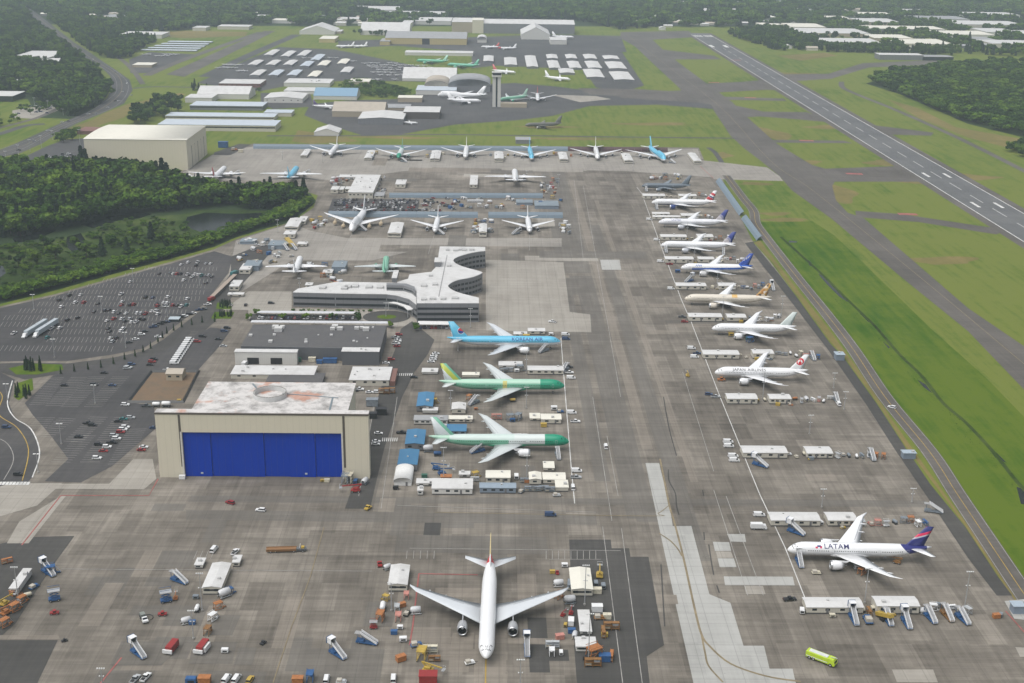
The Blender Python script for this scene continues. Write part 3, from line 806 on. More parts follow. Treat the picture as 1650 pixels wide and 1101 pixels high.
def engine_meshes(r, ln, mat):
    k = (r, ln, mat.name)
    if k not in _eng:
        a = MB()
        LIP = mat if mat is TANE else M_METAL
        a.lathe([(ln * 0.42, r * 0.80), (ln * 0.5, r * 0.90), (ln * 0.49, r * 0.97), (ln * 0.36, r * 1.04), (ln * 0.1, r * 1.06), (-ln * 0.18, r * 0.95), (-ln * 0.32, r * 0.80), (-ln * 0.30, r * 0.72)], mat, 20, mats=[LIP, LIP, LIP, mat, mat, mat, mat])
        b = MB()
        if mat is TANE: b.lathe([(ln * .49, r * .92), (ln * .56, r * .5), (ln * .58, .02)], mat, 16)
        b.lathe([(ln * 0.25, r * 0.83), (ln * 0.24, r * 0.3), (ln * 0.34, 0.02)], M_FAN, 16, mats=[M_FAN, M_METAL])
        b.lathe([(ln * 0.43, r * 0.81), (ln * 0.25, r * 0.83)], M_DARK, 16)
        c = MB()
        c.lathe([(-ln * 0.30, r * 0.70), (-ln * 0.44, r * 0.52), (-ln * 0.46, r * 0.3), (-ln * 0.62, 0.04)], M_METAL, 14)
        _eng[k] = (a.mesh('engine'), b.mesh('fan'), c.mesh('exhaust_cone'))
    return _eng[k]
_whl = {}
def wheel_mesh(r, w, rim=True, name='wheel'):
    k = (round(r, 2), round(w, 2))
    if k not in _whl:
        mb = MB()
        n = 12
        mb.tube((0, -w / 2, 0), (0, w / 2, 0), r, M_TYRE, n=n)
        mb.tube((0, -w / 2 - 0.02, 0), (0, w / 2 + 0.02, 0), r * 0.5, M_STRUT, n=8)
        _whl[k] = mb.mesh(name)
    return _whl[k]
def text_mesh(txt, size, mat, bold=False, spacing=1.0, italic=0.0):
    cu = bpy.data.curves.new('lettering', 'FONT')
    cu.body = txt
    cu.size = size
    cu.space_character = spacing
    cu.shear = italic
    cu.resolution_u = 3
    if bold: cu.offset = 0.008 * size
    o = bpy.data.objects.new('lettering', cu)
    me = bpy.data.meshes.new_from_object(o)
    bpy.data.objects.remove(o)
    bm = bmesh.new()
    bm.from_mesh(me)
    ys = [v.co.y for v in bm.verts]
    y, k = min(ys), 0.45
    while y < max(ys):
        y += k
        bmesh.ops.bisect_plane(bm, geom=bm.verts[:] + bm.edges[:] + bm.faces[:], plane_co=(0, y, 0), plane_no=(0, 1, 0))
    me2 = bpy.data.meshes.new('lettering')
    bm.to_mesh(me2)
    bm.free()
    me2.materials.clear()
    me2.materials.append(mat)
    return me2
def airline_title(root, T, txt, size, a_start, phi0, mat, side, bold=False, italic=0.0, spacing=1.0):
    """lettering wrapped on the barrel; side +1 port, -1 starboard; a_start: letters' forward end, metres aft of the nose"""
    me = text_mesh(txt, size, mat, bold, spacing, italic)
    _, S = fus_fn(T)
    w = max(v.co.x for v in me.vertices)
    for v in me.vertices:
        u = v.co.x
        a = a_start + u if side > 0 else a_start + w - u
        th = phi0 + v.co.y / T['R']
        p = S(a, th, 0.05)
        v.co = (p.x, p.y * side, p.z)
    obj('title_lettering', me, root)
    return w
def aircraft(kind, label, loc, heading, fus, fin=None, wing=W_GREY, eng=None, stab=None, scale=1.0, detail=2, engines=True, group=None, name='airliner', cat='airliner', windows=True):
    T = TYPES[kind]
    L = T['L']
    prof, S = fus_fn(T)
    root = thing(name, label, cat, loc, heading, group, scale if scale != 1.0 else None)
    fin = fin or fus
    eng = eng or fus
    stab = stab or wing
    # fuselage
    mb = MB()
    st = [0.0, 0.12, 0.35, 0.8, 1.5, 2.4, 3.4, 4.6, 6.0, 8.0]
    st += [8.0 + (L - 8) * i / 26 for i in range(1, 27)]
    nseg = 24
    P = []
    for a in st:
        for i in range(nseg): P.append(S(a, 2 * math.pi * i / nseg))
    F = [(j * nseg + i, (j + 1) * nseg + i, (j + 1) * nseg + (i + 1) % nseg, j * nseg + (i + 1) % nseg) for j in range(len(st) - 1) for i in range(nseg)]
    F += [tuple(range((len(st) - 1) * nseg, len(st) * nseg))[::-1]]
    mb.add(P, F, fus, True)
    body = mb.build('fuselage', root)
    # wing-body fairing
    fb = MB()
    a0, ch = T['wing'][0][1], T['wing'][0][2]
    secs = []
    for u, k in ((-0.12, 0.2), (0.05, 0.8), (0.35, 1.0), (0.75, 1.0), (1.05, 0.7), (1.25, 0.15)):
        x = L / 2 - (a0 + u * ch)
        w_, h_ = T['R'] * (0.75 + 0.3 * k), T['R'] * (0.25 + 0.42 * k)
        z0 = T['zc'] - T['R'] * 0.62
        secs.append([(x, w_ * math.cos(t), z0 + h_ * math.sin(t)) for t in (2 * math.pi * i / 14 for i in range(14))])
    loft(fb, secs, fus).build('belly_fairing', body)
    # flight deck glass
    cw = MB()
    d0, d1 = 0.62 * T['R'], 1.12 * T['R']
    e = 0.0
    if T.get('hump'): d0, d1 = 1.35 * T['R'], 1.75 * T['R']
    for t0, t1, q0, q1 in ((1.0, 1.5, 0, 0), (1.64, 2.14, 0, 0), (0.60, 0.95, 0.1, 0.45), (2.19, 2.54, 0.1, 0.45)):
        pts = [S(d0 + (q0 * d0), t0, 0.04), S(d0 + q0 * d0, t1, 0.04), S(d1 + q1 * d0, t1, 0.04), S(d1 + q1 * d0, t0, 0.04)]
        cw.add(pts, [(0, 1, 2, 3)], M_GLASS)
    cw.build('cockpit_window', root)
    if windows and detail > 0:
        ww = MB()
        for s in (1, -1):
            a = 2.9 * T['R']
            while a < L * 0.80:
                if not (abs(a - L * 0.30) < 0.9 or abs(a - L * 0.62) < 0.9):
                    q = [S(a, th, 0.03) for th in (0.08, 0.20)] + [S(a + 0.42, th, 0.03) for th in (0.20, 0.08)]
                    ww.add([(p.x, p.y * s, p.z) for p in q], [(0, 1, 2, 3)], M_GLASS)
                a += 0.95
        ww.build('cabin_window', root, kind='stuff')
        dm = M((0.50, 0.52, 0.54), 0.5, wear=0)
        for s in (1, -1):
            for a in (2.1 * T['R'], L * 0.30, L * 0.62, L * 0.82):
                db = MB()
                q = [S(a, th, 0.025) for th in (-0.30, 0.06, 0.36)] + [S(a + 1.05, th, 0.025) for th in (0.36, 0.06, -0.30)]
                q = [(p.x, p.y * s, p.z) for p in q]
                for i in range(6):
                    p0, p1 = Vector(q[i]), Vector(q[(i + 1) % 6])
                    db.tube(p0, p1, 0.05, dm, n=3)
                db.build('cabin_door', body)
    # wings
    for s in (1, -1):
        secs = []
        for y, a, c, z in T['wing']:
            secs.append(airfoil(L / 2 - a, c, z, y * s, max(0.12, c * 0.055)))
        wb = loft(MB(), secs, wing)
        wo = wb.build('wing', root)
        if detail > 1:
            (y1, a1, c1, z1), (y2, a2, c2, z2) = T['wing'][1], T['wing'][-2]
            for u in (0.02, 0.38, 0.72):
                y = y1 + (y2 - y1) * u; a = a1 + (a2 - a1) * u; c = c1 + (c2 - c1) * u; z = z1 + (z2 - z1) * u
                f = MB()
                f.lathe([(2.6, 0.03), (1.6, 0.32), (0, 0.42), (-1.6, 0.3), (-2.6, 0.02)], wing, 8, c=(L / 2 - a - c * 0.85, y * s, z - 0.35))
                f.build('flap_fairing', wo)
            # spoiler and flap break lines
            g = MB()
            for u0, u1 in ((0.0, 0.45), (0.47, 0.85)):
                q = []
                for u in (u0, u1):
                    y = y1 + (y2 - y1) * u; a = a1 + (a2 - a1) * u; c = c1 + (c2 - c1) * u; z = z1 + (z2 - z1) * u
                    th = max(0.12, c * 0.055)
                    q.append((L / 2 - a - c * 0.72, y * s, z + 0.60 * th + 0.03)); q.append((L / 2 - a - c * 0.72 - 0.22, y * s, z + 0.56 * th + 0.03))
                g.add(q, [(0, 1, 3, 2)], M((0.30, 0.32, 0.34), 0.6, wear=0))
            g.build('flap_gap', wo)
        sp, a, c, a2, c2, z = T['stab']
        sb = MB()
        loft(sb, [airfoil(L / 2 - a, c, z - 0.4, 0.5 * s, c * 0.05), airfoil(L / 2 - a2, c2, z + 0.7, sp * s, c2 * 0.05)], stab)
        sb.build('tailplane', root)
        if engines is True or (engines == 'far' and s > 0) or (engines == 'one' and s < 0):
            for (y, a, r, ln, z) in T['eng']:
                em, fm, xm = engine_meshes(r, ln, eng)
                eo = obj('engine', em, root)
                eo.location = (L / 2 - a - 0.3, y * s, z)
                obj('fan', fm, eo)
                obj('exhaust_cone', xm, eo)
                pb = MB()
                wz = next((z1 + (z2 - z1) * (y - y1) / (y2 - y1) for (y1, _, _, z1), (y2, _, _, z2) in zip(T['wing'], T['wing'][1:]) if y1 <= y <= y2), z + r)
                pb.add([(ln * .25, -.2, r * .9), (-ln * .55, -.2, r * .55), (-ln * .75, -.2, wz - z + .1), (-ln * .1, -.2, wz - z + .2), (ln * .25, .2, r * .9), (-ln * .55, .2, r * .55), (-ln * .75, .2, wz - z + .1), (-ln * .1, .2, wz - z + .2)],
                       [(0, 1, 2, 3), (7, 6, 5, 4), (0, 4, 5, 1), (1, 5, 6, 2), (2, 6, 7, 3), (3, 7, 4, 0)], eng)
                pb.build('pylon', eo)
    # fin
    a, c, a2, c2, zt = T['fin']
    fbm = MB()
    def fsec(a_, c_, z_, t_):
        pr = [(0, 0), (0.1, 0.7), (0.35, 1), (0.7, 0.6), (1, 0.05)]
        return [(L / 2 - a_ - p * c_, q * t_, z_) for p, q in pr] + [(L / 2 - a_ - p * c_, -q * t_, z_) for p, q in pr[-2:0:-1]]
    ztop = prof(a + c * 0.4)[1] + prof(a + c * 0.4)[0]
    loft(fbm, [fsec(a - 1.5, c + 1.6, ztop - 1.2, 0.45), fsec(a, c, ztop + 0.3, 0.42), fsec(a2, c2, zt, 0.16)], fin).build('fin', root)
    # undercarriage
    r = 0.62 if T['R'] > 2.2 else 0.5
    ng = MB()
    xn = L / 2 - L * 0.09
    ng.tube((0, 0, r), (0.15, 0, T['zc'] - T['R'] * 0.8), 0.14, M_STRUT)
    no = ng.build('nose_gear', root)
    no.location = (xn, 0, 0)
    if detail > 0:
        for s in (1, -1):
            w = obj('wheel', wheel_mesh(r, 0.4), no); w.location = (0, s * 0.35, r)
    am, ym, nw = T['mg']
    for s in (1, -1):
        g = MB()
        g.tube((0, 0, r), (0, -0.4 * s, T['wing'][0][3] + 0.2), 0.2, M_STRUT)
        g.bar((1.5, 0, r), (-1.5, 0, r), 0.25, 0.25, M_STRUT)
        go = g.build('main_gear', root)
        go.location = (L / 2 - am, ym * s, 0)
        for i in range(nw // 2 if detail > 0 else 1):
            for q in (1, -1):
                w = obj('wheel', wheel_mesh(r + .03, 0.45), go); w.location = ((i - (nw / 2 - 1) / 2) * 1.45, q * 0.6, r + .03)
    return root, T
def at_nose(px, py, kind, hd, zn=4.0, scale=1.0):
    """ground position (mid-length) of an aircraft whose nose tip shows at px, py"""
    L = TYPES[kind]['L'] * scale
    p = G(px, py, TYPES[kind]['zc'] * 0.72 * scale)
    return Vector((p.x - math.cos(hd) * L / 2, p.y - math.sin(hd) * L / 2, 0.12))
GREEN = (0.10, 0.36, 0.22)
PGREEN = (0.0, 0.30, 0.17)
LVW = livery('jet_white', WHITE)
def hd_px(kind, nose, tail_px=None): pass

# --- near apron: long twin jet, nose towards the viewer, red root and pale fin
def half(L, a): return L / 2 - a
T = TYPES['77W']
lf = livery('jet_red_tail', WHITE, [([(-1, 0, 27.6)], (0.55, 0.015, 0.02)), ([(-1, 0, 27.6), (-0.2, 1, 17.3)], (0.62, 0.50, 0.24))])
h = R(-91.1)
r_, _ = aircraft('77W', 'long white twin jet with red tail root facing the camera, nearest the bottom edge', at_nose(783.2, 1063, '77W', h), h, livery('jet_white_clean', WHITE, [([(-1, 0, 28.6)], (0.55, 0.015, 0.02))]), lf, W_GREY, M((0.50, 0.51, 0.52), 0.35, 0.4))
# --- right-hand line, nose to the left
def right_jet(kind, px, py, label, fus, fin, wing=W_WHITE, eng=None, hdeg=178.2, **kw):
    h = R(hdeg)
    return aircraft(kind, label, at_nose(px, py, kind, h), h, fus, fin, wing, eng, group='jets nosed up to the white stall line', **kw)
IND, COR = (0.018, 0.022, 0.16), (0.62, 0.02, 0.09)
T = TYPES['789']; zb = T['zc']
f_ = livery('jet_indigo_tail', WHITE, [([(-1, 1.05, 26.2), (-1, 0.0, 15.0)], IND), ([(-1, 0.0, 29.3)], (0.55, 0.56, 0.6))])
fi = livery('fin_indigo', IND, [([(0.30, 1, 4.6), (-0.30, -1, -5.9)], COR), ([(0.30, 1, 3.9), (-0.30, -1, -4.6)], (0.45, 0.46, 0.52)), ([(0.42, 1, 5.1)], COR)])
lat, T9 = right_jet('789', 1268.7, 888, 'white twin jet with indigo and coral striped fin', f_, fi)
airline_title(lat, T9, 'LATAM', 3.3, 15.3, 0.50, M((0.03, 0.03, 0.12), 0.5, wear=0), 1, True, spacing=1.08)
lg = MB()
_, S9 = fus_fn(T9)
for k, (u, v, w, hh) in enumerate(((11.6, 0.50, 1.0, 0.26), (12.4, 0.72, 1.6, 0.26), (13.6, 0.52, 0.8, 0.34))):
    lg.add([S9(u, v, .05), S9(u + w, v, .05), S9(u + w, v + hh, .05), S9(u, v + hh, .05)], [(0, 1, 2, 3)], M(COR, 0.5, wear=0) if k != 1 else M(IND, 0.5, wear=0))
lg.build('airline_emblem', lat)
# white jet with red crane disc
fj = livery('jet_plain_white', WHITE)
fjf = livery('fin_red_disc', WHITE, [([('circle', (-22.9, 12.5, 2.35), 0)], (0.55, 0.01, 0.02)), ([('circle', (-22.9, 12.2, 1.45), 0)], WHITE), ([('circle', (-22.9, 11.6, 0.95), 0)], (0.55, 0.01, 0.02)), ([(-1, 0, 22.7), (1, 0, -23.1), (0, 1, 11.8), (0, -1, -13.8)], (0.55, 0.01, 0.02))])
jal, T8 = right_jet('788', 1151.5, 602, 'white twin jet with a red disc on its fin', fj, fjf)
_b = M((0.03, 0.03, 0.035), 0.5, wear=0)
_w = airline_title(jal, T8, 'JAPAN', 2.5, 10.5, 0.50, _b, 1, True, spacing=1.12)
airline_title(jal, T8, 'AIRLINES', 2.5, 11.9 + _w, 0.50, _b, 1, True, spacing=1.12)
right_jet('788', 1147, 531, 'plain white twin jet with pale grey-green fin', LVW, livery('fin_pale', (0.58, 0.65, 0.63)))
# beige jet with orange mosaic fin
n = NT('fin_mosaic')
vor = n.n('ShaderNodeTexVoronoi'); vor.inputs['Scale'].default_value = 0.55
n.l(n.coord(), vor.inputs['Vector'])
sepc = n.n('ShaderNodeSeparateColor'); n.l(vor.outputs['Color'], sepc.inputs[0])
rp = n.n('ShaderNodeValToRGB'); rp.color_ramp.interpolation = 'CONSTANT'
for i, (p_, c_) in enumerate(((0, (0.60, 0.50, 0.38)), (0.25, (0.42, 0.20, 0.05)), (0.5, (0.10, 0.06, 0.035)), (0.68, (0.72, 0.66, 0.56)), (0.85, (0.50, 0.29, 0.08)))):
    e = rp.color_ramp.elements[i] if i < 2 else rp.color_ramp.elements.new(p_)
    e.position = p_; e.color = (*c_, 1)
n.l(sepc.outputs[0], rp.inputs[0])
MOS = n.out(rp.outputs[0], 0.35)
BEI = (0.66, 0.61, 0.52)
fe = livery('jet_beige', BEI, [([('circle', (-4.5, 7.2, 2.0), 0), (0, 1, 6.5)], (0.66, 0.42, 0.13))])
right_jet('789', 1103, 483, 'beige twin jet with brown and orange mosaic fin', fe, MOS, eng=M(BEI, 0.4))
BLUE = (0.01, 0.09, 0.42)
fa = livery('jet_blue_stripe', WHITE, [([(0.03, 1, 3.9), (-0.03, -1, -5.5), (-1, 0, -20)], (0.008, 0.10, 0.50)), ([(-1, 1.0, 25.0), (-1, 0, 14)], BLUE)])
faf = livery('fin_blue', (0.012, 0.06, 0.36), [([(1, 0.75, -10.4), (0, -1, -16)], (0.02, 0.22, 0.62))])
ana, _ = right_jet('788', 1097, 433, 'white twin jet with blue stripe and blue fin', fa, faf, eng=M((0.60, 0.60, 0.60), 0.4))
airline_title(ana, T8, 'ANA', 2.4, 11.0, 0.42, M(BLUE, 0.5, wear=0), 1, True, 0.3)
tm = text_mesh('ANA', 4.6, M((0.85, 0.86, 0.88), 0.5, wear=0), True, 0.9)
for v in tm.vertices:
    u, w_ = v.co.x, v.co.y
    v.co = (T8['L'] / 2 - 47.6 - u * 0.55 - w_ * 0.6, 0.47, 10.0 + w_ * 0.95 + u * 0.35)
obj('fin_lettering', tm, ana)
GLB = (0.012, 0.03, 0.22)
fug = livery('fin_globe', GLB, [([('circle', (-23.0, 8.6, 4.3), 0)], (0.26, 0.26, 0.38)), ([('circle', (-22.6, 8.2, 3.0), 0)], (0.48, 0.45, 0.47))])
fu = livery('jet_grey_belly', (0.78, 0.79, 0.81), [([(0, -1, -3.9)], (0.50, 0.52, 0.56))])
un1, _ = right_jet('789', 1065, 396.5, 'white twin jet with blue globe fin and open cargo door', fu, fug)
un2, _ = right_jet('789', 1061, 359.5, 'white twin jet with blue globe fin beside the half-built trailers', livery('jet_grey_white', (0.74, 0.75, 0.78), [([(0, -1, -3.9)], (0.50, 0.52, 0.56))]), fug)
un2['label'] = 'white twin jet with blue globe fin, one stall nearer the red-striped fin'
airline_title(un2, T9, 'UNITED', 2.4, 11.5, 0.45, M((0.20, 0.22, 0.38), 0.5, wear=0), 1, True)
BAR, BAB = (0.52, 0.02, 0.03), (0.012, 0.03, 0.15)
fba = livery('fin_flag', (0.78, 0.78, 0.80), [([(-0.5, 1, 26.0), (0.5, -1, -28.4)], BAR), ([(-0.5, 1, 23.2), (0.5, -1, -24.4)], BAB), ([(-0.45, 1, 18.6), (0.45, -1, -21.6)], BAR)])
fbb = livery('jet_navy_belly', WHITE, [([(0, -1, -3.5)], (0.02, 0.04, 0.16))])
right_jet('789', 1050, 327.5, 'white twin jet with red and white flag fin and navy engines', fbb, fba, eng=M((0.02, 0.05, 0.20), 0.35))
MIL = livery('military_grey', (0.11, 0.14, 0.17))
right_jet('767', 1034, 301, 'slate grey military tanker jet at the far end of the line', MIL, MIL, W_BLUEGREY, M((0.22, 0.26, 0.30), 0.4), name='tanker_jet', cat='tanker jet')
# --- middle stalls, nose to the right
def mid_jet(px, py, label, fus, fin, wing, eng=None, hdeg=0.7, **kw):
    h = R(hdeg)
    return aircraft('77W', label, at_nose(px, py, '77W', h), h, fus, fin, wing, eng, group='long jets parked in the middle stalls', **kw)
SKY = (0.11, 0.47, 0.68)
fk = livery('jet_sky_blue', (0.72, 0.75, 0.77), [([(0, 1, 5.2)], (0.42, 0.45, 0.47)), ([(0, 1, 5.55)], SKY)])
fkf = livery('fin_sky_blue', SKY, [([('circle', (-28.0, 12.3, 2.2), 0)], (0.80, 0.80, 0.80)), ([('circle', (-28.0, 12.3, 1.95), 0)], (0.55, 0.015, 0.03)), ([('circle', (-28.0, 12.3, 1.95), 0), (-0.25, -1, -5.3)], (0.012, 0.03, 0.22))])
kor, TW = mid_jet(904, 553.5, 'sky blue long twin jet with red and navy disc on its fin', fk, fkf, W_GREY, M((0.76, 0.77, 0.78), 0.35))
_b = M((0.008, 0.03, 0.24), 0.5, wear=0)
_w = airline_title(kor, TW, 'AIR', 3.3, 12.0, 0.30, _b, -1, True, spacing=1.05)
airline_title(kor, TW, 'KOREAN', 3.3, 13.4 + _w, 0.30, _b, -1, True, spacing=1.05)
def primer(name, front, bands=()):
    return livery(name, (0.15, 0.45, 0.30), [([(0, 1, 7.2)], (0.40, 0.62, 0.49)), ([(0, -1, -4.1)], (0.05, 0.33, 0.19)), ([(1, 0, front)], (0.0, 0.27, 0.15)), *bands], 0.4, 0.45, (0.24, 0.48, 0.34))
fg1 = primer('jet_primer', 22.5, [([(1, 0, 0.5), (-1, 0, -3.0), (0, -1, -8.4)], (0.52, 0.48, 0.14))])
fgf1 = livery('fin_primer', (0.60, 0.65, 0.66), [([(0.733, 0.68, -12.6)], (0.14, 0.42, 0.28)), ([(0.733, 0.68, -15.2), (-0.733, -0.68, 12.6)], (0.46, 0.52, 0.06))])
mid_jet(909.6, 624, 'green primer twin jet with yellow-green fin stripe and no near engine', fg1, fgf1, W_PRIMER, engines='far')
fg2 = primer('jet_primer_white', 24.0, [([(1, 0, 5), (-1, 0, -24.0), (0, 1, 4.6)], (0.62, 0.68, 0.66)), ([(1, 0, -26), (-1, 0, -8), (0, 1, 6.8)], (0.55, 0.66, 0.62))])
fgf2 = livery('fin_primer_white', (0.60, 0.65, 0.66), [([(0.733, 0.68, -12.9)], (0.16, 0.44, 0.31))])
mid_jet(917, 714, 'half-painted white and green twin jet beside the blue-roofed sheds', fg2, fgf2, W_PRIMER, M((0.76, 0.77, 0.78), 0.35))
# --- far rows
def jet(kind, px, py, hdeg, label, fus, fin=None, wing=W_WHITE, eng=None, group='jets along the far blast fence', detail=1, scale=1.0, **kw):
    h = R(hdeg)
    return aircraft(kind, label, at_nose(px, py, kind, h, scale=scale), h, fus, fin or fus, wing, eng, group=group, detail=detail, scale=scale, **kw)
M_GREYE = M((0.45, 0.46, 0.47), 0.4, 0.3)
jet('788', 532, 250.5, -92, 'white twin jet facing out, nearest the cream hangar', LVW, eng=M_GREYE)
jet('788', 642, 255, -91, 'white twin jet with bright green nose and rear stairs', livery('jet_green_nose', (0.62, 0.70, 0.68), [([(1, 0, 20)], (0.0, 0.28, 0.16)), ([(-1, 0, 12)], (0.10, 0.36, 0.27))]), livery('fin_green', (0.06, 0.30, 0.24)), eng=M((0.06, 0.3, 0.24), 0.4))
jet('789', 750, 254, -90, 'white twin jet facing out, between two stall trailers, second from the green nose', LVW, eng=M_GREYE)
fkb = livery('quad_sky_blue', (0.72, 0.75, 0.77), [([(0, 1, 4.9)], SKY)])
jet('748', 857, 257, -89, 'sky blue four-engine jet facing straight out', fkb, livery('fin_sky_plain', SKY), eng=M_GREYE, scale=0.9)
jet('748', 963, 256, -92, 'white four-engine jet facing out', LVW, eng=M_GREYE, scale=0.9)
jet('748', 1071, 259, -83, 'sky blue four-engine jet turned towards the taxiway', fkb, livery('fin_sky_plain2', SKY), eng=M_GREYE)
g2 = 'jets parked tail-on in the middle rows'
jet('789', 363, 272, 90, 'white twin jet with red fin half hidden by the wood', LVW, livery('fin_red', (0.45, 0.02, 0.03)), group=g2)
jet('77L', 479, 272.5, 90, 'sky blue jet seen from behind over the tree tops', fkb, livery('fin_sky_plain3', SKY), group=g2)
jet('77L', 829, 277, 90.5, 'white twin jet seen straight from behind', LVW, group=g2, eng=M_GREYE)
jet('748', 566, 372.5, -94, 'white four-engine jet with tan engine covers', LVW, group='jets in front of the slate blast fence', eng=TANE)
jet('767', 700.7, 374, -91, 'white twin jet in front of the slate fence, between two stall trailers', LVW, group='jets in front of the slate blast fence', eng=M_GREYE)
jet('767', 853.6, 374, -89, 'white twin jet in front of the slate fence, nearest the taxi lane', LVW, group='jets in front of the slate blast fence', eng=M_GREYE)
jet('767', 484.4, 417, 93, 'white twin jet seen from behind above the office block', LVW, group=g2)
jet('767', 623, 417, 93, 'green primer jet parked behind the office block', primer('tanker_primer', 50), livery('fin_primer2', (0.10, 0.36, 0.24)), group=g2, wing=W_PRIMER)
g3 = 'aircraft round the far tower and museum ramp'
kw = dict(group=g3, detail=0)
jet('748', 705, 154, 176, 'white outsize freighter left of the tower', LVW, **kw)
jet('767', 775, 164, -4, 'small white twin jet below the outsize freighter', LVW, **kw)
jet('788', 805, 162, -140, 'green primer jet behind the control tower', primer('far_primer', 50), None, W_PRIMER, **kw)
jet('789', 866.7, 162.5, -91, 'white jet with red fin right of the control tower', LVW, livery('fin_red2', (0.55, 0.05, 0.04)), **kw)
jet('737', 919, 129, -30, 'white jet parked on the grass strip by the hangar rows', LVW, scale=1.25, **kw)
jet('737', 831, 118, -30, 'white jet with red and white fin behind the tower top', LVW, livery('fin_redwhite', (0.5, 0.10, 0.10)), scale=1.2, **kw)
jet('789', 671, 98.5, 165, 'bright green primer jet beyond the tie-down ramp', livery('far_green', (0.10, 0.42, 0.26)), livery('fin_fg', (0.35, 0.62, 0.48)), W_PRIMER, **kw)
jet('789', 721, 105, 160, 'green primer jet nearer the row of long hangars', livery('far_green2', (0.10, 0.40, 0.27)), None, W_PRIMER, **kw)
jet('737', 548, 173, -3, 'white freighter with purple fin by the tan hangars', LVW, livery('fin_purple', (0.05, 0.02, 0.12)), **kw)
jet('737', 541, 75, 178, 'white jet parked far out before the yellow hangars', LVW, **kw)
jet('737', 562, 75, 178, 'white jet just right of another by the yellow hangars', LVW, **kw)
jet('737', 775, 76, 170, 'white jet among red tails before the domed hangar', LVW, livery('fin_r3', (0.5, 0.05, 0.05)), **kw)
jet('737', 802, 78, 175, 'white jet with red nose before the domed hangar', livery('red_nose', WHITE, [([(1, 0, 13)], (0.5, 0.03, 0.04))]), **kw)
jet('767', 925, 61, -8, 'white jet right of the domed hangar', LVW, **kw)
jet('737', 673, 199, -12, 'small grey-white jet beside the pale hangar', LVW, scale=0.6, **kw)
OLV = livery('olive', (0.13, 0.13, 0.115))
jet('767', 846, 203, -168, 'olive military aircraft on the grass by the ramp edge', OLV, OLV, wing_mat('wing_olive', (0.12, 0.12, 0.10), (0.17, 0.165, 0.14)), OLV, name='military_aircraft', cat='aircraft', **kw)
# half hidden small jet by the wood
jet('737', 302, 282, 120, 'small jet with dark fin by the cream hangar corner', LVW, livery('fin_dark', (0.02, 0.02, 0.05)), group=g2, scale=0.7)
# ================================================================== BUILDINGS
def pb(x0, x1, yb, ye, yk, dmin=2.5):
    """front base corners x0,x1 at row yb, eave row ye, far roof edge row yk -> X0, X1, Yf, depth, height"""
    a, b = G(x0, yb), G(x1, yb)
    Y = (a.y + b.y) / 2
    h = max(1.6, ZY((x0 + x1) / 2, ye, Y).z)
    d = max(dmin, G((x0 + x1) / 2, yk, h).y - Y)
    return a.x, b.x, Y, d, h
def stain_roof(name, base, stains, amt=0.5):
    n = NT(name)
    f = n.noise(n.coord(), 0.12, 6, 0.75)
    f2 = n.noise(n.coord(), 0.045, 4, 0.6)
    g = n.noise(n.coord(), 0.6, 4, 0.7)
    c = n.mix(n.ramp(f, [(0.45, 0.0), (0.68, amt)]), base, stains[0])
    if len(stains) > 1: c = n.mix(n.ramp(f2, [(0.53, 0.0), (0.60, 0.7)]), c, stains[1])
    c = n.mix(n.math('MULTIPLY', g, 0.18), c, (0.2, 0.2, 0.2))
    return n.out(c, 0.7)
ROOFW = stain_roof('white_roof', (0.62, 0.62, 0.61), [(0.36, 0.35, 0.33)], 0.45)
ROOFC = stain_roof('cream_roof', (0.74, 0.72, 0.63), [(0.60, 0.58, 0.50)], 0.3)
ROOFR = stain_roof('rust_stained_roof', (0.62, 0.60, 0.58), [(0.20, 0.19, 0.18), (0.46, 0.18, 0.09)], 1.0)
ROOFD = stain_roof('dark_roof', (0.068, 0.066, 0.068), [(0.10, 0.095, 0.09)], 0.7)
ROOFG = stain_roof('grey_roof', (0.33, 0.34, 0.35), [(0.2, 0.2, 0.2)], 0.5)
ROOFB = stain_roof('blue_roof', (0.035, 0.17, 0.33), [(0.05, 0.20, 0.34)], 0.5)
ROOFT = stain_roof('tan_roof', (0.44, 0.39, 0.32), [(0.3, 0.27, 0.22)], 0.5)
def ribbed(name, col, period=1.2, amt=0.12, axis=0):
    n = NT(name)
    sep = n.n('ShaderNodeSeparateXYZ')
    n.l(n.coord(), sep.inputs[0])
    fr = n.math('FRACT', n.math('MULTIPLY', n.math('ADD', sep.outputs[0], sep.outputs[1]), 1 / period))
    e = n.math('LESS_THAN', fr, 0.12)
    f = n.noise(n.coord(), 0.15, 5, 0.7)
    c = n.mix(n.math('MULTIPLY', e, amt), col, (0.05, 0.05, 0.05))
    c = n.mix(n.math('MULTIPLY', f, 0.16), c, tuple(x * 0.5 for x in col[:3]))
    return n.out(c, 0.55, bump=fr, bstr=0.1)
WALLC = ribbed('cream_cladding', (0.68, 0.63, 0.50), 3.0, 0.06)
WALLW = ribbed('white_siding', (0.66, 0.65, 0.61), 1.2, 0.08)
WALLG = ribbed('grey_cladding', (0.20, 0.205, 0.215), 6.0, 0.15)
WALLDG = ribbed('dark_grey_cladding', (0.115, 0.12, 0.13), 2.0, 0.12)
WALLB = ribbed('blue_grey_siding', (0.22, 0.27, 0.33), 1.2, 0.1)
WALLT = ribbed('tan_siding', (0.42, 0.36, 0.27), 1.2, 0.1)
WALLY = ribbed('yellow_cladding', (0.52, 0.43, 0.20), 5.0, 0.12)
WALLR = ribbed('red_brown_siding', (0.20, 0.10, 0.08), 2.0, 0.12)
WALLN = ribbed('brown_siding', (0.10, 0.085, 0.075), 2.0, 0.12)
WALLO = ribbed('offwhite_siding', (0.58, 0.55, 0.47), 1.2, 0.08)
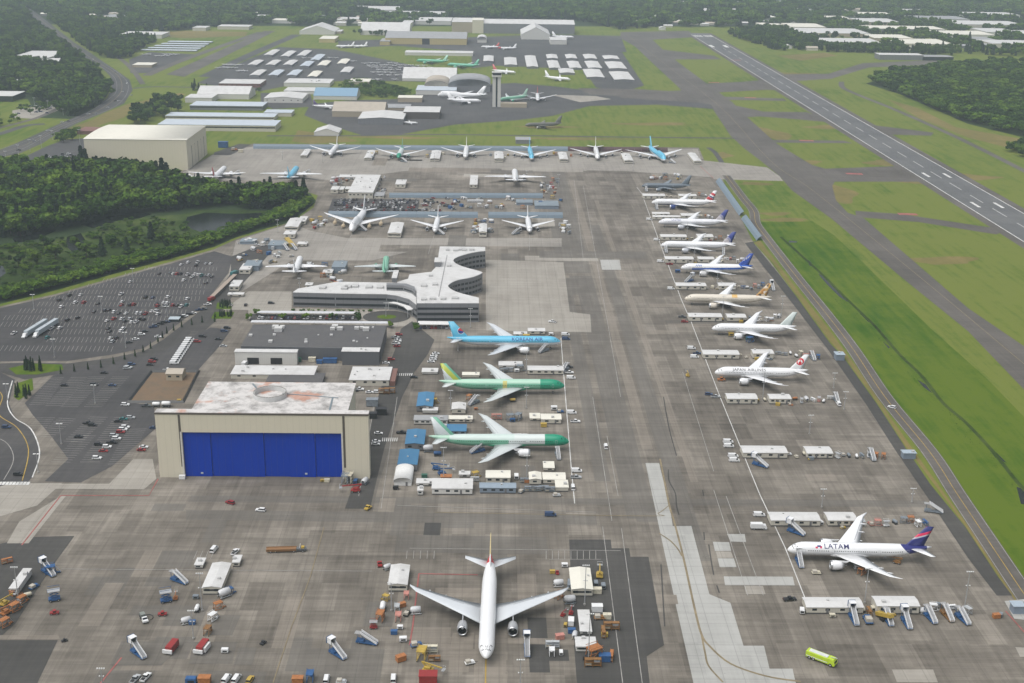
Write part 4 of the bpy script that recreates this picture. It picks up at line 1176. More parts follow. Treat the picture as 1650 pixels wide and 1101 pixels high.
M_BLUEDOOR = ribbed('blue_door', (0.0, 0.040, 0.40), 2.4, 0.05)
M_BLUEDOOR.node_tree.nodes['Principled BSDF'].inputs['Specular IOR Level'].default_value = 0.08
M_BLUEDOOR.node_tree.nodes['Principled BSDF'].inputs['Roughness'].default_value = 0.8
M_TRIM = M((0.10, 0.085, 0.07), 0.6)
M_WIN = M((0.025, 0.03, 0.035), 0.15, wear=0)
M_DOORG = M((0.16, 0.16, 0.165), 0.5)
M_AC = M((0.50, 0.50, 0.49), 0.5)
M_SKIRT = M((0.10, 0.10, 0.10), 0.8)
def shed(name, label, cat, box, wall, roof, style='flat', group=None, windows=0, doors=0, units=0, ridge=None, strip=0, skirt=False, over=0.35, seed=0, later_label=None):
    x0, x1, Y, d, h = box
    w = x1 - x0
    rr = random.Random(seed + int(x0 * 13 + Y * 7))
    t = thing(name, label, cat, ((x0 + x1) / 2, Y + d / 2, 0.0), 0, group)
    X, Dp = w / 2, d / 2
    b = MB()
    z0 = 0.7 if skirt else 0.0
    he = h if style != 'gable' else h
    b.bx(-X, X, -Dp, Dp, z0, he, wall)
    if style == 'gable':
        rise = 0.16 * min(w, d) if ridge is None else ridge
        if w >= d:
            for sx in (-X, X): b.add([(sx, -Dp, he), (sx, Dp, he), (sx, 0, he + rise)], [(0, 1, 2)], wall)
        else:
            for sy in (-Dp, Dp): b.add([(-X, sy, he), (X, sy, he), (0, sy, he + rise)], [(0, 1, 2)], wall)
    b.build('wall', t)
    if skirt: MB().bx(-X + .15, X - .15, -Dp + .15, Dp - .15, 0, z0 - 0.01, M_SKIRT).build('skirting', t)
    o = over
    if style == 'flat':
        MB().bx(-X - o, X + o, -Dp - o, Dp + o, he + 0.02, he + 0.32, roof).build('roof', t)
    elif style == 'gable':
        rm = MB()
        e = 0.18
        if w >= d:
            L_, q = X + o, Dp + o
            P = [(-L_, -q, he - .02), (L_, -q, he - .02), (L_, 0, he + rise + .1), (-L_, 0, he + rise + .1), (L_, q, he - .02), (-L_, q, he - .02)]
        else:
            L_, q = Dp + o, X + o
            P = [(-q, -L_, he - .02), (-q, L_, he - .02), (0, L_, he + rise + .1), (0, -L_, he + rise + .1), (q, L_, he - .02), (q, -L_, he - .02)]
        P2 = [(x, y, z + e) for x, y, z in P]
        F = [(0, 1, 2, 3), (3, 2, 4, 5)]
        up = [tuple(i + 6 for i in f) for f in F]
        side = [(0, 6, 7, 1), (1, 7, 8, 2), (2, 8, 10, 4), (4, 10, 11, 5), (5, 11, 9, 3), (3, 9, 6, 0)]
        rm.add(P + P2, [f[::-1] for f in F] + up + side, roof)
        rm.build('roof', t)
    elif style == 'barrel':
        rm = MB()
        rise = ridge or 0.3 * d
        n = 12
        P = []
        ax_x = w >= d
        for sx in (-1, 1):
            for i in range(n + 1):
                a = math.pi * i / n
                if ax_x: P.append((sx * (X + o), -math.cos(a) * (Dp + o), he + rise * math.sin(a)))
                else: P.append((-math.cos(a) * (X + o), sx * (Dp + o), he + rise * math.sin(a)))
        F = [(i, i + 1, n + 2 + i, n + 1 + i) for i in range(n)] + [tuple(range(n + 1)), tuple(range(n + 1, 2 * n + 2))[::-1]]
        rm.add(P, F, roof, True)
        rm.build('roof', t)
    if strip:
        MB().bx(-X + 0.4, X - 0.4, -Dp - 0.06, -Dp + .02, h * 0.55, h * 0.78, M_WIN).build('window', t)
    for i in range(windows):
        cx = -X + w * (i + 0.5) / windows + rr.uniform(-.1, .1) * w / max(1, windows)
        ww, wh = min(1.9, w / (windows * 1.8)), min(1.1, h * 0.3)
        f = MB().bx(cx - ww / 2, cx + ww / 2, -Dp - 0.05, -Dp + .02, h * 0.52, h * 0.52 + wh, M_WIN).build('window', t)
    for i in range(doors):
        cx = -X + w * (i + 0.72 if doors == 1 else (i + 0.8) / doors * 0.95) if doors == 1 else -X + w * (i + 0.85) / (doors + .3)
        if doors == 1: cx = -X + w * 0.72
        MB().bx(cx - 0.5, cx + 0.5, -Dp - 0.07, -Dp + .02, z0 + .02, z0 + 2.05, M_DOORG).build('door', t)
    for i in range(units):
        ux, uy = rr.uniform(-X * .8, X * .8), rr.uniform(-Dp * .6, Dp * .6)
        s = rr.uniform(0.8, 1.8) if w < 60 else rr.uniform(1.5, 3.5)
        zz = he + 0.32 if style == 'flat' else he + (rise * (1 - abs(uy) / Dp) if w >= d else rise * (1 - abs(ux) / X)) + 0.1
        MB().box((ux, uy, zz + s * 0.3), (s, s * 0.8, s * 0.6 + .3), M_AC).build('roof_unit', t)
    if later_label: later(t, later_label[0], later_label[1], cat, group)
    return t

# ---- the hangar with the blue doors
Yh = 561.0
hx0, hx1 = -164.5, -60.3
HZ = ZY(249.3, 667.6, Yh).z
t = thing('hangar', 'cream hangar with wide blue sliding doors and rust-stained white roof', 'hangar', ((hx0 + hx1) / 2, Yh, 0))
ox = (hx0 + hx1) / 2
dl, dr = ZY(298, 765, Yh).x - ox, ZY(552, 765, Yh).x - ox
dz = ZY(340, 697, Yh).z
X = (hx1 - hx0) / 2
b = MB()
b.bx(-X, dl, 0, 5, 0, HZ, WALLC); b.bx(dr, X, 0, 5, 0, HZ, WALLC); b.bx(dl, dr, 0, 5, dz, HZ, WALLC)
b.build('front_wall', t)
MB().bx(-X - .3, X + .3, -.25, 5.2, HZ + .02, HZ + 0.8, M_TRIM).build('parapet', t)
MB().bx(-X - .1, X + .1, 0.3, 5.0, HZ + .82, HZ + .9, ROOFR).build('parapet_cap', t)
yb_ = G(340, 617, HZ - 1).y - Yh
yb_ = max(40, yb_)
lx, rx = ZY(303, 660, Yh).x - ox, ZY(556, 660, Yh).x - ox
MB().bx(lx, rx, 5.01, yb_, 0, HZ - 1.0, WALLC).build('hall_wall', t)
rf = MB().bx(lx - .4, rx + .4, 5.25, yb_ + .4, HZ - 0.98, HZ - 0.5, ROOFR).build('roof', t)
pc = G(435, 637, HZ)
rg = MB()
rg.lathe([(0, 8.6), (2.2, 8.6), (2.2, 7.6), (0, 7.6)], ROOFW, 36, 'z', (pc.x - ox, pc.y - Yh, HZ - 0.49), False)
rg.build('roof_ring', rf)
for i in range(36):
    a = 2 * math.pi * i / 36
    MB().box((pc.x - ox + 8.1 * math.cos(a), pc.y - Yh + 8.1 * math.sin(a), HZ + 1.95), (0.35, 1.2, 0.4), M((0.35, 0.34, 0.32)), a).build('ring_panel', rf)
for q in ([(407, 617), (418, 630)], [(455, 633), (545, 640)], [(536, 640), (531, 660)]):
    p0, p1 = G(*q[0], HZ), G(*q[1], HZ)
    MB().bar((p0.x - ox, p0.y - Yh, HZ - .42), (p1.x - ox, p1.y - Yh, HZ - .42), 0.9, 0.12, M((0.16, 0.2, 0.22))).build('roof_gutter', rf)
edges = [298, 342, 385, 427, 467, 509, 552]
for i in range(6):
    e0, e1 = ZY(edges[i], 765, Yh).x - ox, ZY(edges[i + 1], 765, Yh).x - ox
    off = 1.2 + (i % 2) * 0.45
    dlf = MB().bx(e0 + .05, e1 - .05, off, off + .4, 0.15, dz - .1, M_BLUEDOOR).build('door_leaf', t)
    for k in range(1, 4):
        xx = e0 + (e1 - e0) * k / 4
        MB().bx(xx - .12, xx + .12, off - .09, off - .005, 0.2, dz - .2, M((0.0, 0.037, 0.37), 0.9)).build('door_rib', dlf)
    if i in (0, 4): MB().box(((e0 + e1) / 2 + 1.5, off - .05, 2.0), (1.2, .06, 0.9), M((.5, .55, .55))).build('wicket_plate', dlf)
for px in (292.5, 551.5):
    xx = ZY(px, 720, Yh).x - ox
    xx += -0.2 if px < 400 else 1.0
    MB().bx(xx - .55, xx + .55, -.12, -.01, 6, HZ - .2, M_TRIM).build('guide_slot', t)
MB().bx(dl - .8, dl + .02, -.2, -.01, 0, dz + .3, M((0.62, 0.6, 0.55))).build('door_jamb', t)
MB().bx(dr - .02, dr + .8, -.2, -.01, 0, dz + .3, M((0.62, 0.6, 0.55))).build('door_jamb', t)

# ---- far cream hangar
Yf = G(303.3, 274.4).y
fx1 = G(303.3, 274.4).x
hz = ZY(300.5, 226, Yf).z
fx0 = ZY(134.6, 224.9, Yf).x
fd = G(340, 248.6).y - Yf
t = thing('hangar', 'large plain cream hangar with side doors beyond the wood', 'hangar', ((fx0 + fx1) / 2, Yf, 0))
W = (fx1 - fx0) / 2
MB().bx(-W, W, 0, fd, 0, hz, WALLC).add([(W, 0, hz), (W, fd, hz), (W, fd * 0.45, hz + 1.8)], [(0, 1, 2)], WALLC).add([(-W, 0, hz), (-W, fd * 0.45, hz + 1.8), (-W, fd, hz)], [(0, 1, 2)], WALLC).build('wall', t)
rm = MB()
n_ = 10
P = []
for sx in (-W - .5, W + .5):
    for i in range(n_ + 1):
        u = i / n_
        P.append((sx, -.5 + (fd + 1) * u, hz + .1 + 1.9 * math.sin(math.pi * u) ** 0.8))
rm.add(P, [(i, n_ + 1 + i, n_ + 2 + i, i + 1) for i in range(n_)] + [tuple(range(n_ + 1)), tuple(range(n_ + 1, 2 * n_ + 2))[::-1]], ROOFC, True)
rm.build('roof', t)
for i in range(5):
    y0 = fd * (0.08 + i * 0.155)
    MB().bx(W - .3, W + 0.12 + (i % 2) * .25, y0, y0 + fd * .14, 0.1, hz * 0.68, WALLC).build('door_leaf', t)
    MB().bx(W + .001, W + .2, y0 + fd * .142, y0 + fd * .153, 0.1, hz * 0.70, M_TRIM).build('guide_slot', t)

# ---- office and delivery building with curved walls
def ribbons(t, poly, bands, mat=M_WIN, off=0.08, minlen=2.0, name='ribbon_window'):
    n = len(poly)
    area = sum(poly[i][0] * poly[(i + 1) % n][1] - poly[(i + 1) % n][0] * poly[i][1] for i in range(n))
    if area < 0: poly = poly[::-1]
    for i in range(n):
        a, c = Vector((*poly[i][:2], 0)), Vector((*poly[(i + 1) % n][:2], 0))
        d = c - a
        if d.length < minlen: continue
        d.normalize()
        nn = Vector((d.y, -d.x, 0))
        if nn.y > 0.5: continue                     # far side, never seen
        for z0, z1 in bands:
            m = MB()
            p, q = a + d * .4 + nn * off, c - d * .4 + nn * off
            i0, i1 = a + d * .4 - nn * .02, c - d * .4 - nn * .02
            m.add([(p.x, p.y, z0), (q.x, q.y, z0), (q.x, q.y, z1), (p.x, p.y, z1), (i0.x, i0.y, z0), (i1.x, i1.y, z0), (i1.x, i1.y, z1), (i0.x, i0.y, z1)],
                  [(0, 1, 2, 3), (4, 7, 6, 5), (0, 4, 5, 1), (3, 2, 6, 7), (0, 3, 7, 4), (1, 5, 6, 2)], mat)
            m.build(name, t)
def cr(pts): return [tuple(p) for p in smooth([Vector((x, y, 0)) for x, y in pts], 4)]
HM, HL = 13.5, 10.5
curve1 = cr([(781.9, 405), (760.6, 408), (737, 415), (730.7, 421.5), (743.3, 429.4), (773.2, 438), (776, 441.2), (760.6, 447.5), (737, 452.2), (724.4, 458.5), (722.8, 463.3), (732.2, 469.6), (746.4, 474.3), (771.6, 480.6)])
main_px = [(708.6, 397.9), (781.9, 398.7)] + [(c[0], c[1]) for c in curve1] + [(771.6, 489.3), (671.6, 489.3), (671.6, 478.2)] + [(c[0], c[1]) for c in cr([(671, 474), (670, 468.5), (663, 462.5), (650.3, 459.8), (640, 459.3)])] + [(640, 455), (657.4, 450), (660, 443), (695, 438.9), (703.9, 429.4)]
mp_ = [G(x, y, HM) for x, y in main_px]
c0 = G(730, 470)
t = thing('office_building', 'grey glass-banded office building with white roof and scalloped curved walls', 'office building', (c0.x, c0.y, 0))
poly = [(p.x - c0.x, p.y - c0.y) for p in mp_]
MB().prism(poly, 0, HM, WALLG).build('wall', t)
roof = MB().prism([(x * 1.0, y) for x, y in poly], HM + .02, HM + .35, M((0.62, 0.62, 0.61)), ROOFW).build('roof', t)
ribbons(t, poly, [(1.2, 3.0), (5.0, 6.9), (9.0, 10.6)])
for x, y in ((721, 404), (734, 405), (748, 404), (723.5, 429.5), (682.5, 484), (697, 483), (714, 483), (733, 482), (683, 462), (701, 460), (742, 404), (694, 446), (760, 404)):
    p = G(x, y, HM)
    MB().box((p.x - c0.x, p.y - c0.y, HM + 1.0), (rng.uniform(2.5, 4.5), rng.uniform(3, 6), 1.3), M_AC).build('roof_unit', roof)
a_, b_ = G(720.5, 412, HM), G(707, 479, HM)
MB().bar((a_.x - c0.x, a_.y - c0.y, HM + .42), (b_.x - c0.x, b_.y - c0.y, HM + .42), 0.5, 0.12, M((0.2, 0.2, 0.2))).build('roof_seam', roof)
for (x0, x1, y0, y1, hh) in ((631.5, 642.5, 443.6, 456, 3.5), (700, 711, 424, 431, 4.0)):
    p, q = G(x0, y1, HM), G(x1, y0, HM)
    MB().bx(p.x - c0.x, q.x - c0.x, p.y - c0.y, q.y - c0.y, HM + .36, HM + hh, WALLG).bx(p.x - c0.x - .2, q.x - c0.x + .2, p.y - c0.y - .2, q.y - c0.y + .2, HM + hh + .01, HM + hh + .3, ROOFW).build('penthouse', roof)
# long low wing, part of the same building
lw_px = [(471.7, 471.7), (540, 473.5), (622.7, 474.8), (640, 477), (660, 483), (671, 492), (671, 474), (660, 463), (640, 456.5), (543, 454.8), (480, 466)]
lw = [G(x, y, HL) for x, y in lw_px]
lp = [(p.x - c0.x, p.y - c0.y) for p in lw]
MB().prism(lp, 0, HL, WALLG).build('wing_wall', t)
wr = MB().prism(lp, HL + .02, HL + .35, M((0.62, 0.62, 0.61)), ROOFW).build('wing_roof', t)
ribbons(t, lp, [(1.4, 3.2), (6.0, 7.6)])
for x, y in ((561, 463.5), (572.5, 463), (594.5, 464), (612.5, 464.5), (555, 466), (520, 465)):
    p = G(x, y, HL)
    MB().box((p.x - c0.x, p.y - c0.y, HL + 1.0), (4.5, 6, 1.3), M_AC).build('roof_unit', wr)
# taller curved stair hall
sh = [G(x, y, HM + 1.5) for x, y in ((622.7, 459.3), (650.3, 460.3), (664, 464.5), (670, 470), (668, 462), (655, 457), (622.7, 456))]
sp = [(p.x - c0.x, p.y - c0.y) for p in sh]
MB().prism(sp, HL + .4, HM + 1.5, WALLG).build('curved_hall', t)
ribbons(t, sp, [(HL + 1.4, HL + 2.6)])
cn = [G(x, y, 5.5) for x, y in ((626, 488), (640, 486.5), (660, 488), (671, 494), (664, 499.5), (657, 500), (650, 494), (640, 490.5))]
MB().prism([(p.x - c0.x, p.y - c0.y) for p in cn], 5.2, 5.8, M((0.7, 0.7, 0.69))).build('entrance_canopy', t)
for p in (cn[5], cn[4], cn[0]): MB().tube((p.x - c0.x, p.y - c0.y, 0), (p.x - c0.x, p.y - c0.y, 5.2), .3, M_STRUT).build('canopy_post', t)
e0, e1 = G(674, 526), G(728, 527)
MB().bx(e0.x - c0.x, e1.x - c0.x, e0.y - c0.y - 6, e0.y - c0.y + 1, 3.2, 3.5, M((0.7, 0.7, 0.69))).build('side_canopy', t)
for k in range(5):
    xx = e0.x - c0.x + (e1.x - e0.x) * (k + .2) / 4.6
    MB().tube((xx, e0.y - c0.y - 5.5, 0), (xx, e0.y - c0.y - 5.5, 3.2), .15, M_STRUT).build('canopy_post', t)
# forecourt: turning circle, lawn, hedge
rc = G(623, 511)
m = MB()
n_ = 40
rx_, ry_ = 16.5, 14.0
m.add([(rc.x + rx_ * math.cos(2 * math.pi * i / n_), rc.y + ry_ * math.sin(2 * math.pi * i / n_), 0.155) for i in range(n_)], [tuple(range(n_))], MDARKP)
o = m.build('turning_circle'); o['kind'] = 'structure'
m = MB()
m.add([(rc.x + 6.8 * math.cos(2 * math.pi * i / n_), rc.y + 4.6 * math.sin(2 * math.pi * i / n_), 0.19) for i in range(n_)], [tuple(range(n_))], MLUSH)
o = m.build('round_lawn'); o['kind'] = 'structure'
patch([(400, 498), (470, 497), (560, 500), (640, 499), (672, 506), (672, 524), (640, 527), (400, 518)], MAPLIGHT, 0.10)
patch([(405, 506), (578, 507), (578, 519), (402, 518)], MDARKP, 0.115)
patch([(360, 500), (400, 470), (470, 470), (470, 498), (400, 500)], MAPLIGHT, 0.1)
for (x0, x1, y0, lab) in ((415, 577, 510, 'long white car shelter nearer the office wing'), (405, 628, 525.5, 'long white car shelter along the dark-roofed building')):
    a, c = G(x0, y0), G(x1, y0)
    t2 = thing('car_shelter', lab, 'car shelter', ((a.x + c.x) / 2, a.y, 0), 0, 'car shelters before the office building')
    w = (c.x - a.x) / 2
    MB().bx(-w, w, -1.5, 3.0, 3.0, 3.25, M((0.60, 0.61, 0.63), 0.4)).build('roof', t2)
    for k in range(12):
        xx = -w + 1 + (2 * w - 2) * k / 11
        MB().tube((xx, 0.8, 0.1), (xx, 0.8, 3.0), .14, M_STRUT).build('post', t2)

# ---- dark-roofed plant and its annexes
HD = 8.5
q = [G(x, y, HD) for x, y in ((408, 524), (623, 525.5), (613, 562.5), (388, 558))]
cx_, cy_ = sum(p.x for p in q) / 4, sum(p.y for p in q) / 4
t = thing('workshop', 'low dark-roofed workshop behind the blue-door hangar', 'workshop', (cx_, cy_, 0))
pl = [(p.x - cx_, p.y - cy_) for p in q]
MB().prism(pl, 0, HD, WALLDG).build('wall', t)
rf = MB().prism(pl, HD + .02, HD + .3, M((0.3, 0.3, 0.3)), ROOFD).build('roof', t)
for x, y, s in ((444, 530, 4), (455, 529, 3), (449, 534, 5), (540, 529, 4), (548, 532, 3.5), (536, 532, 3), (575, 531, 3), (590, 533, 4), (583, 530, 2.5), (404, 542, 2.2), (442, 541, 1.8), (436, 552, 2.5), (534, 541.5, 1.8), (493, 549, 1.6), (493, 553, 2), (513, 541, 1), (570, 551, 1.5), (575, 552, 1.2), (601, 529, 1.4), (592, 546, 1)):
    p = G(x, y, HD)
    MB().box((p.x - cx_, p.y - cy_, HD + .3 + s * .25), (s, s * .9, s * .5), M((0.55, 0.55, 0.54))).build('roof_unit', rf)
gA = 'annexes of the dark-roofed workshop'
shed('annex', 'white box annex with two dark roller doors', 'annex', pb(379, 479, 588, 568, 563.5), WALLW, ROOFW, 'flat', gA)
a = pb(379, 479, 588, 568, 563.5)
t = [o for o in bpy.data.objects if o.name.startswith('annex')][-1]
for px in (408, 445.5):
    xx = ZY(px, 583, a[2]).x - (a[0] + a[1]) / 2
    MB().bx(xx - 3.6, xx + 3.6, -a[3] / 2 - .08, -a[3] / 2 + .02, 0.4, 4.6, M_DARK).build('roller_door', t)
shed('annex', 'long low white flat roof behind the hangar', 'annex', pb(372, 506, 611, 604, 590), WALLO, ROOFW, 'flat', gA, windows=5, units=4)
shed('annex', 'brown flat-roofed store between hangar and white roof', 'annex', pb(429, 519, 622, 616, 601.5), WALLN, ROOFD, 'flat', gA)
shed('annex', 'grey and white annex under a roof cooling unit', 'annex', pb(551.5, 611, 589, 567, 561), WALLDG, ROOFW, 'flat', gA, units=2)
shed('depot', 'white-roofed depot with brown end wall beside the lane', 'depot', pb(563, 627, 622, 613, 592), WALLO, ROOFW, 'flat', None, windows=4, units=5)
t = [o for o in bpy.data.objects if o.name.startswith('depot')][-1]
a = pb(563, 627, 622, 613, 592)
MB().bx((a[1] - a[0]) / 2 + .4, (a[1] - a[0]) / 2 + 3.6, -a[3] / 2, a[3] / 2, 0, a[4] - .5, WALLR).build('brown_lean_to', t)
# ---- settling basin with shed
qb = [G(x, y) for x, y in ((243, 598), (323, 598), (297, 650), (203, 650))]
cb = G(265, 624)
t = thing('settling_basin', 'brown earth basin edged with black liner beside the hangar', 'basin', (cb.x, cb.y, 0))
pl = [Vector((p.x - cb.x, p.y - cb.y, 0)) for p in qb]
sc = lambda k, z: [(p.x * k, p.y * k, z) for p in pl]
MB().add(sc(0.88, 0.2), [(3, 2, 1, 0)], stain_roof('brown_mud', (0.155, 0.095, 0.045), [(0.09, 0.07, 0.04)], 0.8)).build('mud', t)
m = MB()
A, B_, C_ = sc(1, 0.13), sc(0.95, 1.3), sc(0.88, 0.25)
for U, V in ((A, B_), (B_, C_)):
    for i in range(4):
        j = (i + 1) % 4
        m.add([U[i], U[j], V[j], V[i]], [(0, 1, 2, 3)], M((0.015, 0.016, 0.016), 0.4))
m.build('liner', t)
shed('basin_shed', 'small tan shed standing in the brown basin', 'shed', pb(268, 294, 614, 603, 594), WALLT, ROOFT, 'gable', windows=2)

patch([(304, 277), (342, 250), (374, 251), (332, 279)], MAPLIGHT, 0.11)
# ---- control tower
tb = G(800, 172)
th = ZY(800, 117, tb.y).z
t = thing('control_tower', 'tall white control tower with dark vertical slot', 'control tower', (tb.x, tb.y, 0), 0, None, (1.3, 1.3, 1.0))
MB().bx(-4.6, -1.0, -3, 3, 0, th - 6, WALLW).build('shaft', t)
MB().bx(1.0, 4.6, -3, 3, 0, th - 6, WALLW).build('shaft', t)
MB().bx(-1.0, 1.0, -2.0, 2.5, 0, th - 6, M_WIN).build('slot_window', t)
MB().bx(-5.5, 5.5, -4.5, 4.5, th - 5.98, th - 3.5, WALLW).build('gallery', t)
MB().box((0, 0, th - 1.6), (9, 8, 3.4), M_WIN, 0, 1.12).build('cab_glass', t)
MB().box((0, 0, th + .5), (11, 10, .8), ROOFW).build('cab_roof', t)
MB().tube((0, 0, th + .9), (0, 0, th + 7), .15, M_STRUT).build('mast', t)
bq = G(822, 174)
MB().bx(4.7, bq.x - tb.x + 14, -6, 5, 0, 6, WALLT).build('base_block', t)

# ---- blast fences: leaning corrugated panels, one part each
FEN = ribbed('slate_fence', (0.17, 0.225, 0.275), 0.9, 0.25)
FENR = ribbed('maroon_fence', (0.07, 0.03, 0.03), 0.9, 0.25)
def fence(label, a, b, h=5.2, lean=3.0, mat=FEN, step=8.0):
    A, B = G(*a), G(*b)
    d = B - A
    L = d.length
    n = max(1, round(L / step))
    st = L / n
    t = thing('blast_fence', label, 'blast fence', A, math.atan2(d.y, d.x), 'blast fences round the stands')
    m = MB()
    P = [(0.06, 0, .1), (st - .06, 0, .1), (st - .06, lean * .35, h * .55), (0.06, lean * .35, h * .55), (st - .06, lean, h), (0.06, lean, h)]
    Q = [(x, y + .15, z - .05) for x, y, z in P]
    m.add(P + Q, [(0, 1, 2, 3), (3, 2, 4, 5), (6, 9, 8, 7), (9, 11, 10, 8), (5, 4, 10, 11), (0, 3, 9, 6), (3, 5, 11, 9), (1, 7, 8, 2), (2, 8, 10, 4)], mat)
    me = m.mesh('fence_panel')
    s = MB()
    s.bar((0, lean + 1.5, 0), (0, lean, h), .18, .18, M((0.2, 0.22, 0.24)))
    s.bar((0, lean + 1.5, 0.1), (0, 0.3, 0.1), .18, .18, M((0.2, 0.22, 0.24)))
    sm = s.mesh('strut')
    for i in range(n):
        o = obj('fence_panel', me, t); o.location = (i * st, 0, 0)
        o = obj('strut', sm, t); o.location = (i * st, 0, 0)
fence('long slate blast fence behind the far row of jets', (408, 240), (915, 244))
fence('dark maroon blast fence section behind the four-engine jets', (915, 244), (1076, 245.5), mat=FENR)
fence('slate blast fence below the stand of the jet seen from behind', (627, 319), (875, 319.5), 4.6, 2.6)
fence('slate blast fence behind the jet with tan engine covers', (529, 350), (770, 351.5))
fence('slate blast fence nearest the central taxi lane', (787, 351.5), (907, 352))
fence('slate blast fence along the grass, upper section', (1153, 293), (1191, 348), 4.4, 4.2)
fence('slate blast fence along the grass, lower section', (1194, 353), (1219, 388), 4.4, 4.2)

# ---- trailers: stall offices and stores
gT = 'stall office trailers'
def trailer(box, lab, style='gable', wall=WALLO, roof=ROOFW, windows=3, doors=1, units=1, name='stall_trailer', strip=0, cat='trailer'):
    w, d = box[1] - box[0], box[3]
    return shed(name, lab, cat, box, wall, roof, style, gT, windows if w > 6 else 1, doors if w > 4 else 0, units, ridge=0.5, skirt=True, over=.25, strip=strip)
rows = [('grey tanker and the red-striped fin', [(1036, 1071.5, 321.5, 316, 312.5), (1094, 1122, 322, 316, 313)]),
        ('red-striped fin and the first globe fin', [(1052, 1096, 355, 350, 347.3), (1098, 1126, 353, 348, 344)]),
        ('two globe-finned jets', [(1065, 1106, 388, 382, 378), (1124, 1149, 389, 382, 377.5)]),
        ('globe fin and the blue-striped jet', [(1072, 1117, 425, 418, 413.6), (1125, 1150.5, 424.5, 418, 414)]),
        ('blue-striped jet and the beige jet', [(1089.5, 1137.5, 468, 461, 456), (1158, 1185, 468, 461, 456)]),
        ('beige jet and the plain white jet', [(1110, 1163, 519, 511, 505), (1172, 1202, 519, 512, 506)]),
        ('plain white jet and the red-disc jet', [(1133, 1190.5, 579.5, 571.5, 564.5), (1213, 1246, 579, 570, 563.5)])]
for z, bs in rows:
    for i, bx_ in enumerate(bs):
        trailer(pb(*bx_), f"{'long' if i == 0 else 'shorter'} white trailer between the {z}", windows=4 if i == 0 else 2, doors=2 if i == 0 else 1)
trailer(pb(1051.5, 1079, 349, 345, 342), 'second white trailer stacked behind the long one near the navy-engined jet')
for bx_, lab in (((1172, 1220, 652, 643, 634.5), 'long cream trailer in the stall row below the red-disc jet'), ((1240, 1274, 652, 643, 635.5), 'short cream trailer in the stall row below the red-disc jet'),
                 ((1197, 1268, 739.5, 730, 719), 'long white trailer by the empty stalls'), ((1300, 1341, 739.5, 731, 720), 'short white trailer by the empty stalls'),
                 ((1242, 1321, 849, 839, 826), 'long white trailer above the indigo-finned jet'), ((1334, 1380, 849, 839, 826), 'shorter white trailer behind the indigo-finned jet wing'),
                 ((1299, 1390, 990, 979, 963.5), 'long white trailer below the indigo-finned jet'), ((1412, 1480, 990.5, 977, 961.5), 'pale gabled store below the indigo-finned jet')):
    trailer(pb(*bx_), lab, windows=4, doors=2)
for bx_, lab, st, wl, rf_ in (
    ((327, 357, 959, 947, 908), 'white gabled trailer with window strip, end on, left of the red-tailed jet', 'gable', WALLO, ROOFW),
    ((314, 327, 917, 911, 900), 'small white box trailer left of the gabled one', 'flat', WALLW, ROOFW),
    ((375, 386, 914, 907, 895.5), 'small white box trailer with dark door right of the gabled one', 'flat', WALLO, ROOFW),
    ((626, 656, 954, 942.5, 911), 'white gabled trailer touching the red-tailed jet wingtip', 'gable', WALLO, ROOFW),
    ((921, 954.5, 962, 950, 916), 'cream gabled store under the other wingtip of the red-tailed jet', 'gable', WALLO, ROOFC),
    ((935, 953, 1024, 1018, 984), 'narrow white trailer on the dark asphalt', 'flat', WALLW, ROOFW),
    ((928, 960, 1052, 1042, 1027), 'pale grey store below the narrow white trailer', 'gable', WALLW, ROOFW),
    ((16.5, 29.5, 960, 949, 917), 'long white trailer on stilts at the left edge', 'flat', WALLW, ROOFW)):
    trailer(pb(*bx_), lab, st, wl, rf_, 2, 0, 1, strip=1 if st == 'gable' else 0)
